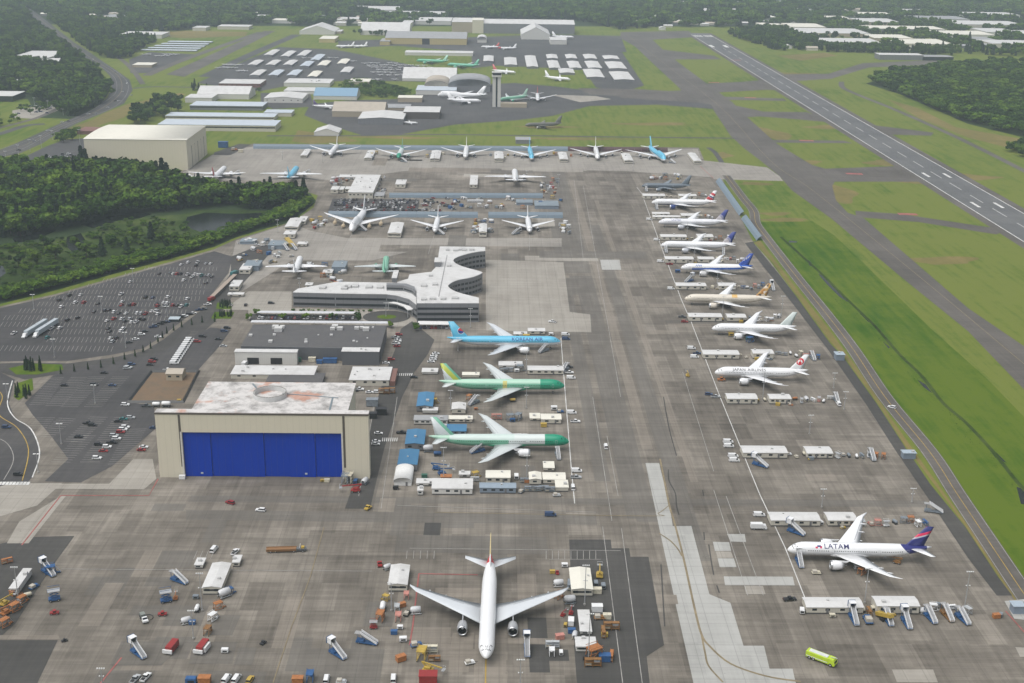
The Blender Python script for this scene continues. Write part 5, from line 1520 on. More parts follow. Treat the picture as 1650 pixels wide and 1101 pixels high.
for bx_, lab, st, wl, rf_, wn in (
    ((671.5, 697, 664, 655, 633), 'blue-roofed shed next to the green primer jet tail', 'gable', WALLG, ROOFB, 2),
    ((700, 751, 702, 695, 684), 'blue-roofed shed behind the half-painted jet', 'gable', WALLB, ROOFB, 5),
    ((653, 683, 727, 716, 693), 'blue-roofed shed, upper of two beside the lane', 'gable', WALLG, ROOFB, 2),
    ((641, 672, 760, 749, 725), 'blue-roofed shed, lower of two beside the lane', 'gable', WALLG, ROOFB, 2),
    ((667, 721, 685, 677.5, 670), 'grey-roofed white block with small square windows', 'flat', WALLW, ROOFG, 6),
    ((723, 761, 682, 676, 670.5), 'cream low block joined to the grey-roofed one', 'flat', WALLO, ROOFC, 3),
    ((696, 761, 798, 788, 772), 'large white modular block at the stand corner', 'flat', WALLW, ROOFW, 4),
    ((671, 703, 784, 780, 772), 'white modular arm left of the large block', 'flat', WALLW, ROOFW, 2),
    ((673, 681.5, 799, 791, 785), 'small white module at the end of the modular arm', 'flat', WALLW, ROOFW, 1),
    ((740, 757, 770, 766, 760), 'white module above the large block', 'flat', WALLW, ROOFW, 1),
    ((783, 822, 780, 770, 758.5), 'tan-roofed white store with pitched roof', 'gable', WALLO, ROOFC, 3),
    ((773, 831, 796, 786.5, 778.5), 'blue-grey office trailer with four windows', 'gable', WALLB, M((0.25, 0.31, 0.37)), 4),
    ((853, 872, 782, 773, 761.5), 'cream box store left of its longer neighbour', 'gable', WALLO, ROOFC, 1),
    ((875, 911, 781, 773, 762), 'long cream store near the white parked vans', 'gable', WALLO, ROOFC, 2),
    ((895.5, 915.5, 793, 786, 774.5), 'cream cube store nearest the cross taxi lane', 'flat', WALLO, ROOFC, 0),
    ((876, 893, 760, 754.5, 744.5), 'white panelled store behind the cream stores', 'flat', WALLO, ROOFC, 1),
    ((803.8, 841.5, 594, 589.5, 583), 'white store above the green primer jet wing', 'flat', WALLW, ROOFW, 2),
    ((850.5, 907.7, 604.5, 597, 590), 'long white twin trailer above the green primer jet nose', 'gable', WALLO, ROOFW, 5),
    ((851, 878, 540, 534, 529), 'white trailer with roof vents behind the sky blue long jet', 'gable', WALLO, ROOFW, 2),
    ((828, 849, 543, 539, 534.5), 'white store behind the sky blue long jet wing', 'gable', WALLO, ROOFW, 2),
    ((854, 870, 679, 675, 666.5), 'small cream trailer left of a longer one, between the primer jets', 'flat', WALLO, ROOFC, 1),
    ((872, 904, 684, 676, 667.5), 'cream trailer with roof vents between the primer jets', 'gable', WALLO, ROOFC, 2),
    ((728, 750, 668, 660, 649.5), 'white gabled store under the primer jet wing', 'gable', WALLO, ROOFW, 1),
    ((681, 705, 667, 662, 657), 'long white box by the blue-roofed shed', 'flat', WALLW, ROOFW, 0),
    ((680, 705, 604, 600.5, 594), 'white box store by the primer jet fin', 'flat', WALLW, ROOFW, 0),
    ((745, 772, 610, 605, 600.5), 'cream box store on the primer jet stand', 'flat', WALLO, ROOFC, 0)):
    trailer(pb(*bx_), lab, st, wl, rf_, wn, 1 if wn > 1 else 0, 1)
t = shed('storage_tent', 'white rounded storage tent beside the lane', 'tent', pb(635, 663, 783, 776, 754), M((0.7, 0.7, 0.68)), M((0.74, 0.74, 0.72), 0.6), 'barrel', ridge=2.2, doors=1)

# ---- centre rows
shed('terminal_shed', 'flat white-roofed building beside the packed car park', 'building', pb(561, 601, 319.6, 310.5, 282), WALLO, ROOFW, 'flat', None, windows=6, units=9)
shed('terminal_shed', 'low white building end joining the white-roofed building', 'building', pb(603, 618, 320, 316, 310), WALLO, ROOFG, 'flat', None, windows=2)
for i, bx_ in enumerate(((533, 545, 313, 306, 300.5), (547, 553.5, 312, 306, 301), (556, 563, 311, 305, 301))):
    trailer(pb(*bx_), f'{nth(i)} white box trailer from the left by the white-roofed building', 'flat', WALLO, ROOFW, 1, 0, 0)
trailer(pb(546, 577, 290, 286, 282), 'long white trailer at the back of the packed car park', 'flat', WALLW, ROOFW, 4)
for i, (bx_, lab) in enumerate((((625, 646, 384, 376, 359), 'white trailer with dark window strip left of the middle slate fence gap'), ((772, 784, 383, 374, 361), 'white trailer with twin dark windows at the fence gap'),
                                ((459, 480, 373, 366, 352), 'white trailer with dark window at the bend of the road'), ((480, 492, 363, 357, 349), 'cream box trailer behind the one at the road bend'),
                                ((457, 475, 385, 378, 372), 'cream box trailer beside the road'), ((637, 653, 304, 297.5, 290), 'white stall trailer above the slate fence'),
                                ((757, 769, 304, 298, 283), 'white stall trailer left of the jet seen from behind'), ((386, 403, 443, 435, 425), 'white box by the slate lean-to'),
                                ((370, 385, 470, 462, 452), 'white box trailer above the cypress bed'), ((367, 392, 479, 475, 472), 'long low white trailer above the cypress bed'), ((520, 535, 446, 440, 434), 'white box at the green jet wingtip'),
                                ((492, 503, 467, 460, 456), 'grey box at the end of the office wing'), ((479, 494, 398, 394, 390), 'white box beside the orange racks'), ((1003, 1013, 0, 0, 0), ''))):
    if lab: trailer(pb(*bx_), lab, 'gable' if i < 3 else 'flat', WALLO, ROOFW, 2, 0, 1, strip=1 if i < 3 else 0)
gs = 'stall trailers of the far row'
for i, (x0, x1, yb_, ye, yk) in enumerate(((587, 599, 259, 255, 243), (693, 708, 260.5, 256, 243), (797, 811, 262, 256, 245), (902, 915, 262, 257, 246), (1006, 1020, 264, 259, 248), (1118, 1130, 265, 260, 247), (484, 494, 255, 251, 241))):
    p_ = pb(x0, x1, yb_, ye, yk)
    o = shed('stall_trailer', '', 'trailer', p_, WALLO, ROOFW, 'gable', gs, 0, 0, 1, ridge=.6, skirt=True, strip=1)
    later(o, 'white stall trailer', 'along the far blast fence', 'trailer', gs)
shed('hut', 'grey hut on the grass behind the far blast fence', 'hut', pb(831, 855, 232, 226, 221), WALLG, ROOFG, 'flat')
for x0, x1, yb_, lab in ((1355, 1360.5, 581.5, 'blue-grey equipment box on the apron edge, highest of them'), (1455, 1475, 740, 'blue-grey equipment box on the apron edge by the empty stalls'), (1632, 1660, 990, 'blue-grey equipment box at the apron corner')):
    a = pb(x0 if x1 - x0 > 10 else 1347, x1, yb_, yb_ - (12 if yb_ > 800 else 9), yb_ - (20 if yb_ > 800 else 14))
    shed('equipment_box', lab, 'equipment box', a, WALLB, M((0.35, 0.42, 0.48)), 'flat', 'equipment boxes along the apron edge', units=1)

SLATE = stain_roof('slate_roof', (0.20, 0.25, 0.29), [(0.12, 0.14, 0.16)], 0.5)
for bx_, lab in (((393, 417, 437, 429, 420), 'slate docking shed at the wingtip of the jet above the office'), ((535, 556, 441, 431, 421), 'slate docking shed between the white and the green jet'), ((387, 411, 394, 390, 385), 'low slate-roofed store by the road bend'), ((432, 460, 402, 396, 388), 'grey flat store in the yard by the road'), ((832, 858, 331, 327, 322), 'slate container stack behind the slate fence'), ((862, 900, 337, 332, 324), 'pale container block behind the slate fence')):
    shed('yard_shed', lab, 'shed', pb(*bx_), WALLB, SLATE, 'flat', 'yard sheds', units=1)
shed('bus_shelter', 'pale bus shelter at the curved kerb', 'bus shelter', pb(272, 288, 519, 515, 511), M_WIN, M((.4, .46, .5)), 'flat')
a, c = G(342, 483), G(379, 447)
t = thing('covered_walkway', 'long tan covered walkway along the car park edge', 'walkway', a, math.atan2(c.y - a.y, c.x - a.x))
Lw = (c - a).length
MB().bx(0, Lw, -1.6, 1.6, 2.3, 2.6, M((.34, .28, .23), .8)).build('roof', t)
for k in range(14): MB().bx(Lw * (k + .3) / 14, Lw * (k + .3) / 14 + .3, -1.4, 1.4, 0.1, 2.3, M((.3, .28, .26))).build('frame', t)
# ---- far airfield and town buildings
gF = 'far airfield buildings'
def far(lab, box, wall, roof, style='flat', name='far_hangar', cat='hangar', **kw): return shed(name, lab, cat, pb(*box, dmin=8), wall, roof, style, gF, **kw)
ROOFPB = stain_roof('pale_blue_roof', (0.50, 0.56, 0.62), [(0.4, 0.44, 0.48)], 0.4)
far('long white shed with blue-edged roof, nearest the cream hangar', (253, 445, 211.5, 202, 193), WALLO, ROOFPB, strip=1, name='warehouse', cat='warehouse', windows=9)
far('long white shed, second behind the cream hangar', (265, 443, 194, 188, 182), WALLO, ROOFPB, strip=1, name='warehouse', cat='warehouse')
far('long pale shed, third behind the cream hangar', (305, 424, 178, 171, 164), WALLG, ROOFPB, strip=1, name='warehouse', cat='warehouse')
far('short pale shed right of the third long one', (425, 470, 188, 182, 177), WALLO, ROOFPB, name='warehouse', cat='warehouse')
far('small white warehouse with sloping roof left of the gabled one', (298, 342, 166, 158, 152), WALLW, ROOFW, name='warehouse', cat='warehouse')
far('white gabled warehouse above the long sheds', (317, 402, 160, 152, 144), WALLW, ROOFW, 'gable', name='warehouse', cat='warehouse')
far('red-walled row with white roof beside the tie-down ramp', (352, 420, 141, 135, 128), WALLR, ROOFW, name='warehouse', cat='warehouse', windows=8)
far('white hangar with pointed roof left of the blue-roofed one', (425, 488, 166, 159, 150), WALLW, ROOFW, 'gable', ridge=2.5, windows=5)
far('pale hangar row above the white pointed one', (457, 523, 152, 147, 141), WALLW, ROOFW)
far('low hangar with blue roof', (505, 575, 161, 155, 147), WALLW, M((0.20, 0.33, 0.45)), 'gable')
far('pale flat shed by the shrubbery', (457, 532, 140, 134, 127), WALLW, ROOFW, units=3)
far('tan-walled hangar by the purple-finned freighter', (535, 620, 189, 180, 170), WALLT, ROOFT, 'gable')
far('white hangar with sloping roof beside the small jet', (577, 650, 201, 192, 180), WALLG, ROOFW, 'gable', ridge=2)
far('dark brown-walled hangar with pale roof', (650, 708, 192, 181, 172), WALLN, ROOFW)
far('tan flat hangar between the brown and the tan-walled one', (615, 660, 178, 174, 168), WALLT, ROOFG)
far('small tan building among shrubs', (641, 680, 165, 158, 154), WALLT, ROOFC)
far('low tan building in the shrubbery', (562, 595, 138, 132, 127), WALLT, ROOFC)
t = far('tan half of the arched hangar', (684, 722, 146, 138, 129), WALLT, ROOFT, 'barrel', ridge=8)
t = far('grey arched hangar with open front left of the tower', (722, 790, 148, 138, 128), WALLG, ROOFG, 'barrel', ridge=10)
far('white flat hangar before the arched hangar', (670, 735, 153, 146, 138), WALLW, ROOFPB)
far('white hangar above the arched hangar', (648, 735, 131, 127, 117), WALLW, ROOFW, 'gable')
t = far('wide yellow hangar with dark centre door', (620, 752, 72, 62, 54), WALLY, ROOFG, 'gable', ridge=9)
a = pb(620, 752, 72, 62, 54, dmin=8)
MB().bx(-8, 8, -a[3] / 2 - .4, -a[3] / 2 + .1, 0, a[4] * .95, M_DARK).build('hangar_door', t)
far('low yellow annex of the wide hangar', (612, 628, 73, 67, 62), WALLY, ROOFG)
far('tall beige block of the far paint hangars', (728, 778, 53, 36, 29), WALLT, ROOFW)
far('cream corner tower of the far paint hangars', (761, 779, 54, 33, 29), WALLC, ROOFC)
far('very long grey paint hangar with white roof', (779, 925, 55, 39, 34), WALLG, ROOFW, 'gable', ridge=7)
far('white domed fabric hangar', (840, 886, 64, 56, 48), WALLW, ROOFW, 'gable', ridge=16)
far('white box hangar right of the domed one', (887, 913, 72, 65, 60), WALLW, ROOFW)
far('long low white shed beyond the green primer jets', (652, 762, 90, 85.5, 82), WALLW, ROOFW)
far('small white arched shed beside the wide yellow hangar', (769, 784, 69, 64, 60), WALLW, ROOFW, 'barrel', ridge=6)
far('long white low shed above the wide yellow hangar', (580, 660, 57, 50, 44), WALLW, ROOFW, 'gable')
far('low yellow building at the far apron', (514, 540, 69, 63, 58), WALLY, ROOFC)
far('pale hangar group at the far left of the apron', (482, 540, 56, 51, 45), WALLW, ROOFW, 'gable')
for i, bx_ in enumerate(((849, 867, 111, 105, 90), (779, 795, 102, 98, 90), (813, 833, 108, 103, 93), (885, 903, 113, 107, 98), (882, 899, 97.5, 94, 88), (918, 937, 113, 108, 99), (913, 930, 97.5, 93, 88), (948, 970, 113, 108, 99), (943, 962, 98, 94, 88),
                         (946, 974, 128, 120, 112), (902, 926, 121, 116, 111), (990, 1022, 132, 125, 116), (982, 1010, 114, 107, 100), (974, 998, 98.5, 95, 90))):
    o = shed('storage_hangar', '', 'hangar', pb(bx_[0], bx_[1], bx_[2], bx_[2] - 3.2, bx_[4], dmin=8), WALLG, ROOFW, 'gable', 'white storage hangars in rows', ridge=1.0, doors=3)
    later(o, 'white storage hangar', 'in the rows right of the tower', 'hangar', 'white storage hangars in rows')
for i, (x, y) in enumerate(((402, 125), (432, 125), (462, 125), (495, 127), (399, 108), (428, 108), (456, 108), (483, 110), (511, 109), (425, 92), (452, 94), (478, 93), (543, 106), (500, 100), (548, 120))):
    p = G(x, y)
    o = shed('light_plane_hangar', '', 'hangar', (p.x, p.x + 16, p.y, 75 if y > 100 else 95, 3.6), WALLG, rng.choice([ROOFPB, ROOFW, ROOFW, ROOFC]), 'gable', 'light-aircraft hangars', ridge=1.0)
    later(o, 'long grey light-aircraft hangar', 'on the tie-down ramp', 'hangar', 'light-aircraft hangars')
for i in range(5):
    y0 = 83 - i * 3.4
    x0 = 225 + i * 11
    o = shed('storage_row', '', 'storage row', pb(x0, x0 + 92 - i * 5, y0, y0 - 1.4, y0 - 3.0, dmin=14), WALLG, ROOFPB, 'flat', 'pale storage rows')
    later(o, 'long pale storage row', 'beyond the short runway', 'storage row', 'pale storage rows')
far('white-roofed warehouse among trees by the highway', (16, 80, 99, 93, 82), WALLW, ROOFW, name='warehouse', cat='warehouse')
far('smaller white warehouse among trees by the highway', (66, 104, 106, 100, 94), WALLW, ROOFW, name='warehouse', cat='warehouse')
far('white office block with dark glass at the left edge', (-40, 22, 164, 155, 147), M_WIN, ROOFW, name='office_block', cat='office block')
far('low white roof in the left woods', (-20, 43, 135, 131, 128), WALLW, ROOFW, name='warehouse', cat='warehouse')
far('tan fuel building by the short runway', (213, 245, 109, 105, 101), WALLT, ROOFC, name='depot', cat='depot')
far('school-like white building beyond the woods', (192, 262, 62, 56, 51), WALLW, ROOFW, name='warehouse', cat='warehouse')
far('red-roofed low building by the cream hangar', (124, 166, 217, 212, 205), WALLR, M((0.20, 0.09, 0.075)), name='depot', cat='depot')
far('white tent cluster right of the long sheds', (506, 546, 219, 214, 207), WALLW, ROOFW, 'gable', name='store', cat='store')
far('low white hangar by the right-hand woods', (1418, 1486, 97, 89, 86), WALLG, ROOFW)
far('low open shelter right of the low white hangar', (1488, 1535, 98, 92, 89), M_WIN, ROOFG)
town = [(567, 640, 20, 16, 10), (610, 718, 28, 24, 18), (653, 727, 40, 34, 28), (547, 600, 36, 31, 28), (648, 664, 44, 37, 33), (530, 560, 12, 9, 6), (648, 678, 17, 13, 10), (900, 960, 8, 5, 2), (820, 850, 6, 3, 1), (990, 1010, 16, 12, 9), (1060, 1150, 9, 5, 2), (1015, 1045, 20, 16, 12), (1085, 1110, 24, 20, 17), (1130, 1200, 22, 18, 14),
        (1222, 1250, 32, 28, 25), (1230, 1264, 46, 42, 38), (1275, 1330, 50, 44, 38), (1290, 1400, 60, 54, 46), (1390, 1450, 42, 36, 30), (1400, 1520, 52, 47, 42), (1330, 1420, 75, 69, 62), (1410, 1470, 68, 62, 56), (1450, 1535, 76, 71, 63), (1520, 1600, 62, 56, 50), (1540, 1650, 45, 40, 34), (1590, 1640, 58, 52, 46), (1600, 1680, 78, 71, 65), (1480, 1560, 36, 31, 26), (1380, 1440, 28, 24, 20), (1550, 1640, 28, 24, 20), (1575, 1610, 72, 66, 60), (1640, 1720, 62, 56, 50),
        (1450, 1500, 22, 18, 15), (1330, 1370, 34, 30, 26), (140, 195, 33, 29, 25), (80, 112, 30, 26, 23), (85, 100, 18, 14, 11), (18, 34, 72, 69, 66), (46, 57, 74, 68, 65), (48, 58, 80, 76, 73), (405, 430, 34, 29, 24), (438, 470, 38, 33, 30), (310, 332, 50, 45, 42), (350, 402, 48, 43, 40), (250, 290, 18, 14, 11), (340, 360, 12, 8, 6), (440, 480, 14, 10, 7), (530, 550, 55, 51, 48), (1270, 1310, 20, 17, 14), (1180, 1215, 10, 7, 4)]
for i, bx_ in enumerate(town):
    o = shed('town_building', '', 'building', pb(*bx_, dmin=12), rng.choice([WALLW, WALLO, WALLG, WALLT]), rng.choice([ROOFW, ROOFW, ROOFW, ROOFG, ROOFC]), 'flat', 'town buildings in the haze')
    z = 'in the left woods in the haze' if bx_[0] < 300 else 'in the hazy town left of the paint hangars' if bx_[0] < 760 else 'in the hazy middle distance above the runway' if bx_[0] < 1220 else 'in the hazy industrial park on the right'
    later(o, 'pale flat-roofed building', z, 'building', 'town buildings in the haze')
for i in range(125):      # houses at the wood's edge, far left centre
    x, y = rng.choice([(rng.uniform(140, 210), rng.uniform(24, 42)), (rng.uniform(60, 480), rng.uniform(4, 30)), (rng.uniform(1000, 1640), rng.uniform(3, 22)), (rng.uniform(440, 580), rng.uniform(30, 44)), (rng.uniform(1010, 1240), rng.uniform(24, 50)), (rng.uniform(1260, 1640), rng.uniform(18, 82))])
    p = G(x, y)
    w = rng.uniform(12, 26)
    o = shed('house', '', 'house', (p.x, p.x + w, p.y, rng.uniform(10, 22), rng.uniform(4, 7)), rng.choice([WALLW, WALLO, WALLG]), rng.choice([ROOFG, ROOFW, ROOFT, ROOFC]), 'gable', 'small far houses', over=.6)
    z = 'among the left woods' if x < 300 else 'beyond the short runway' if x < 700 else 'at the far runway end' if x < 1250 else 'in the right-hand town'
    later(o, 'small pale house', z, 'house', 'small far houses')
# ================================================================== VEHICLES AND GROUND EQUIPMENT
CC = dict(w=(0.72, 0.73, 0.73), k=(0.022, 0.023, 0.025), r=(0.27, 0.025, 0.025), b=(0.035, 0.065, 0.14), g=(0.09, 0.10, 0.105), s=(0.42, 0.44, 0.45), t=(0.03, 0.16, 0.16), y=(0.46, 0.32, 0.06), o=(0.38, 0.15, 0.05), l=(0.46, 0.62, 0.04), c=(0.60, 0.56, 0.44), B=(0.03, 0.10, 0.25), e=(0.20, 0.23, 0.26), n=(0.24, 0.12, 0.04), G=(0.03, 0.12, 0.08), p=(0.50, 0.22, 0.18))
CN = dict(w='white', k='dark', r='red', b='blue', g='grey', s='silver', t='teal', y='yellow', o='orange', l='lime', c='cream', B='blue', e='slate', n='brown', G='green', p='pinkish')
def paint(k, rough=0.35): return M(CC[k], rough, 0.0, 0.3 if k in 'yoBcenpG' else 0.1, 1.1)
def extrude(mb, prof, w0, w1, mat, z_mid):
    """side profile (x,z) extruded across y, narrower (w1) above z_mid"""
    n = len(prof)
    P = [(x, (-w0 if z <= z_mid else -w1), z) for x, z in prof] + [(x, (w0 if z <= z_mid else w1), z) for x, z in prof]
    F = [(i, (i + 1) % n, n + (i + 1) % n, n + i) for i in range(n)] + [tuple(range(n))[::-1], tuple(range(n, 2 * n))]
    mb.add(P, F, mat)
CARS = {
 'sedan': (4.6, 0.9, [(2.3, .32), (2.28, .66), (1.15, .88), (-1.65, .93), (-2.28, .86), (-2.3, .36)], [(1.05, .87), (0.25, 1.38), (-1.05, 1.40), (-1.85, .92)]),
 'suv': (4.8, 0.95, [(2.35, .38), (2.33, .85), (1.2, 1.05), (-2.3, 1.10), (-2.38, .42)], [(1.05, 1.04), (0.45, 1.68), (-2.0, 1.70), (-2.28, 1.08)]),
 'pickup': (5.6, 1.0, [(2.75, .45), (2.72, .95), (1.5, 1.10), (-0.6, 1.12), (-2.75, 1.12), (-2.8, .5)], [(1.25, 1.10), (0.65, 1.80), (-0.5, 1.82), (-0.75, 1.10)]),
 'van': (5.6, 1.0, [(2.75, .42), (2.72, 1.05), (2.0, 1.25), (-2.72, 1.28), (-2.78, .45)], [(2.0, 1.24), (1.25, 2.12), (-2.65, 2.15), (-2.72, 1.27)]),
}
def car_bits(kind, col):
    L, w, low, top = CARS[kind]
    p = paint(col)
    b = MB()
    extrude(b, low, w, w * .97, p, .6)
    (x1, z1), (x2, z2), (x3, z3), (x4, z4) = top
    b.add([(x2 + .02, -w * .78, z2 + .03), (x3 - .02, -w * .78, z3 + .03), (x3 - .02, w * .78, z3 + .03), (x2 + .02, w * .78, z2 + .03), (x2 + .02, -w * .79, z2 - .06), (x3 - .02, -w * .79, z3 - .06), (x3 - .02, w * .79, z3 - .06), (x2 + .02, w * .79, z2 - .06)],
          [(3, 2, 1, 0), (0, 1, 5, 4), (1, 2, 6, 5), (2, 3, 7, 6), (3, 0, 4, 7)], p)
    if kind == 'van':
        for s in (-1, 1): b.add([(0.9, s * w * .985, 1.2), (x3 - .1, s * w * .985, 1.2), (x3 - .1, s * w * .81, 2.1), (0.7, s * w * .81, 2.1)], [(0, 1, 2, 3) if s < 0 else (3, 2, 1, 0)], p)
    if kind == 'pickup': b.add([(-.85, -w * .82, 1.125), (-2.65, -w * .82, 1.125), (-2.65, w * .82, 1.125), (-.85, w * .82, 1.125)], [(0, 1, 2, 3)], M_DARK)
    g = MB()
    extrude(g, top, w * .93, w * .78, M_GLASS, (z1 + z2) / 2)
    l = MB()
    for s in (-1, 1): l.box((low[1][0] - .03, s * w * .7, low[1][1] - .1), (.12, .35, .14), M((.8, .8, .75), .2, wear=0))
    for s in (-1, 1): l.box((low[-2][0] + .02, s * w * .75, low[-2][1] - .15), (.12, .25, .2), M((.3, .01, .01), .3, wear=0))
    return b, g, l, L, w
_carm, _carp = {}, {}
def car_mesh(kind, col):
    if (kind, col) not in _carm:
        b, g, l, L, w = car_bits(kind, col)
        m = MB()
        for q in (b, g, l):
            o = len(m.v)
            for f, mi in zip(q.f, q.mi): m.f.append(tuple(i + o for i in f)); m.mi.append(m.m(q.mats[mi])); m.sm.append(False)
            m.v += q.v
        for sx in (-1, 1):
            for sy in (-1, 1): m.tube((sx * L * .31, sy * (w - .22), .34), (sx * L * .31, sy * (w + .01), .34), .34, M_TYRE, n=8)
        _carm[(kind, col)] = m.mesh('car')
    return _carm[(kind, col)]
def car_parts(kind, col):
    if (kind, col) not in _carp:
        b, g, l, L, w = car_bits(kind, col)
        _carp[(kind, col)] = ([('body', b.mesh('body'), [('lamp', l.mesh('lamp'))]), ('window', g.mesh('window'), [])], L, w)
    return _carp[(kind, col)]
KN = dict(sedan='car', suv='car', pickup='pickup truck', van='van')
def lot_car(px, py, col, rz, zone, group, kind=None, z=0.12):
    kind = kind or rng.choice(['sedan', 'sedan', 'suv', 'suv', 'pickup'])
    p = G(px, py)
    o = obj('parked_car', car_mesh(kind, col))
    o.location = (p.x, p.y, z)
    o.rotation_euler = (0, 0, R(rz + rng.uniform(-2, 2)))
    later(o, f'{CN[col]} {KN[kind]}', zone, 'car', group)
    return o
def big_car(px, py, col, rz, zone, kind='van', z=0.1, group='vehicles on the apron'):
    p = G(px, py)
    t = thing('apron_' + ('van' if kind == 'van' else 'pickup' if kind == 'pickup' else 'car'), '', 'vehicle', (p.x, p.y, z), R(rz))
    parts, L, w = car_parts(kind, col)
    stamp(t, parts)
    for sx in (-1, 1):
        for sy in (-1, 1):
            o = obj('wheel', wheel_mesh(.36, .24), t); o.location = (sx * L * .31, sy * (w - .11), .36)
    later(t, f'{CN[col]} {KN[kind]}', zone, KN[kind], group)
    return t
ZA = 'in the wide lot by the wood'
ZB = 'in the lot left of the blue-door hangar'
_far_cars = MB()
def far_car(px, py, col, rz, z):
    me = car_mesh(rng.choice(['sedan', 'suv', 'pickup']), col)
    p = G(px, py)
    mt = Matrix.Translation((p.x, p.y, z)) @ Matrix.Rotation(R(rz), 4, 'Z')
    o = len(_far_cars.v)
    _far_cars.v += [tuple(mt @ v.co) for v in me.vertices]
    for f in me.polygons:
        _far_cars.f.append(tuple(i + o for i in f.vertices)); _far_cars.mi.append(_far_cars.m(me.materials[f.material_index])); _far_cars.sm.append(False)
def zl(ox, oy, k, items, rz, zone, group, z=0.12):
    for x, y, c in items:
        lot_car(ox + x / k, oy + y / k, c, rz, zone, group, z=z)
zl(0, 470, 6.346, [(825, 42, 'w'), (710, 48, 'k'), (607, 95, 'k'), (772, 120, 'w'), (858, 120, 'r'), (630, 165, 'w'), (1003, 130, 'k'), (1240, 35, 'w'), (1250, 110, 'w'), (1245, 145, 'r'), (1330, 145, 'k'), (1368, 140, 'r'), (1490, 65, 'k'), (1562, 68, 'b'), (1600, 130, 'k'), (965, 215, 'k'), (1075, 200, 'g'), (1115, 195, 'k'), (1168, 218, 'w'), (1215, 230, 'k'), (1290, 230, 'w'), (1405, 230, 'w'), (1445, 232, 's'), (1490, 235, 'r'), (1555, 208, 'w'), (1595, 208, 'w'), (1615, 237, 'w'), (690, 300, 'k'), (795, 278, 'k'), (1095, 305, 'w'), (1165, 288, 'r'), (1245, 285, 'w'), (1275, 312, 'g'), (1330, 290, 's'), (1345, 322, 'w'), (1393, 320, 'w'), (1425, 290, 'k'), (1470, 295, 'k'), (525, 385, 'w'), (612, 382, 'w'), (1105, 385, 'k'), (1120, 415, 'k'), (1262, 388, 'w'), (1240, 412, 'w'), (485, 480, 't'), (1130, 485, 'w'), (1190, 485, 'k'), (1150, 520, 's'), (145, 435, 'w')], 82, ZA, 'cars in the wide car park')
zl(200, 420, 7.5, [(425, 165, 'k'), (555, 160, 'g'), (595, 165, 'w'), (640, 170, 'r'), (680, 172, 'k'), (768, 178, 'w'), (812, 178, 'k'), (855, 170, 'w'), (825, 205, 'w'), (895, 180, 'w'), (940, 190, 't'), (985, 192, 'g'), (1025, 188, 's'), (1060, 205, 'k'), (990, 280, 'k'), (720, 248, 'w'), (75, 265, 'w'), (532, 450, 'w'), (765, 473, 'w'), (402, 557, 'r'), (480, 515, 'w'), (522, 525, 'w'), (495, 558, 's'), (590, 550, 'r'), (640, 550, 'k'), (690, 565, 'w'), (755, 550, 't'), (890, 30, 'w'), (775, 32, 'w'), (690, 57, 'w'), (990, 45, 's'), (1045, 45, 'w'), (870, 70, 'k')], 82, ZA, 'cars in the wide car park')
for x, y, c in [(1010, 540, 'w'), (955, 597, 'g'), (905, 606, 'b'), (835, 645, 'w'), (790, 660, 'k'), (735, 682, 'w'), (690, 690, 'k'), (350, 812, 'b'), (385, 795, 'g'), (440, 775, 'k'), (480, 758, 'k'), (518, 752, 'b'), (250, 866, 'k'), (210, 905, 'w'), (140, 960, 'w'), (60, 1000, 'k')]:
    lot_car(200 + x / 7.5, 420 + y / 7.5, c, 20, 'along the curved kerb of the wide lot', 'cars along the curved kerb')
for i in range(12):
    u = i / 11
    lot_car(306 - 25 * u, 549 + 38 * u, 'w', 2, 'in the slanting row of white vans', 'white vans in a slanting row', 'van', 0.14)
for x, y, c in ((270, 598, 'w'), (255, 544, 'w'), (326, 543.5, 'k'), (318, 552, 'r'), (366, 530, 'k'), (361, 535, 'b'), (352, 548, 'k'), (360, 559, 's'), (382, 606, 'w')):
    lot_car(x, y, c, 0, 'between the wide lot and the workshop', 'scattered parked cars', z=.14)
zl(0, 590, 5.244, [(1060, 335, 'w'), (1235, 345, 'g'), (1105, 445, 's'), (1045, 455, 't'), (1000, 475, 'k'), (1060, 525, 'w'), (1040, 545, 'w'), (1020, 567, 'r'), (965, 597, 's'), (985, 622, 'w'), (945, 655, 'k'), (835, 672, 'k'), (905, 692, 'w'), (875, 727, 'r'), (820, 787, 'w'), (1215, 692, 'w'), (1195, 717, 'r'), (745, 492, 'k'), (782, 508, 'k'), (665, 605, 'k'), (1300, 530, 'b'), (55, 525, 'b'), (155, 925, 'k'), (545, 170, 'k'), (795, 165, 'k'), (950, 170, 'b'), (880, 65, 'k'), (1085, 20, 's')], 0, ZB, 'cars left of the blue-door hangar', .14)
zl(0, 470, 6.346, [(1555, 727, 'r'), (1535, 757, 'k'), (1575, 702, 'k'), (1345, 753, 'b'), (1300, 792, 's')], 0, ZB, 'cars left of the blue-door hangar', .14)
zl(560, 600, 5.506, [(275, 550, 'w'), (255, 622, 'w'), (250, 645, 'w'), (478, 545, 'k'), (105, 160, 'w'), (62, 170, 'k'), (195, 185, 'w'), (265, 185, 'w'), (590, 52, 'k')], 0, 'beside the lane right of the blue-door hangar', 'cars beside the lane', .14)
zl(560, 520, 9.175, [(760, 190, 'r'), (705, 232, 's'), (745, 262, 's'), (735, 288, 'w'), (715, 325, 'w'), (730, 362, 'r'), (645, 558, 'r'), (570, 608, 'w'), (1305, 470, 'w'), (1275, 500, 'w'), (1270, 530, 'w'), (1262, 557, 'w'), (1235, 590, 'w'), (1190, 90, 'b'), (1380, 75, 'k')], 4, 'near the blue-tailed jet and the workshop end', 'cars near the workshop end', .14)
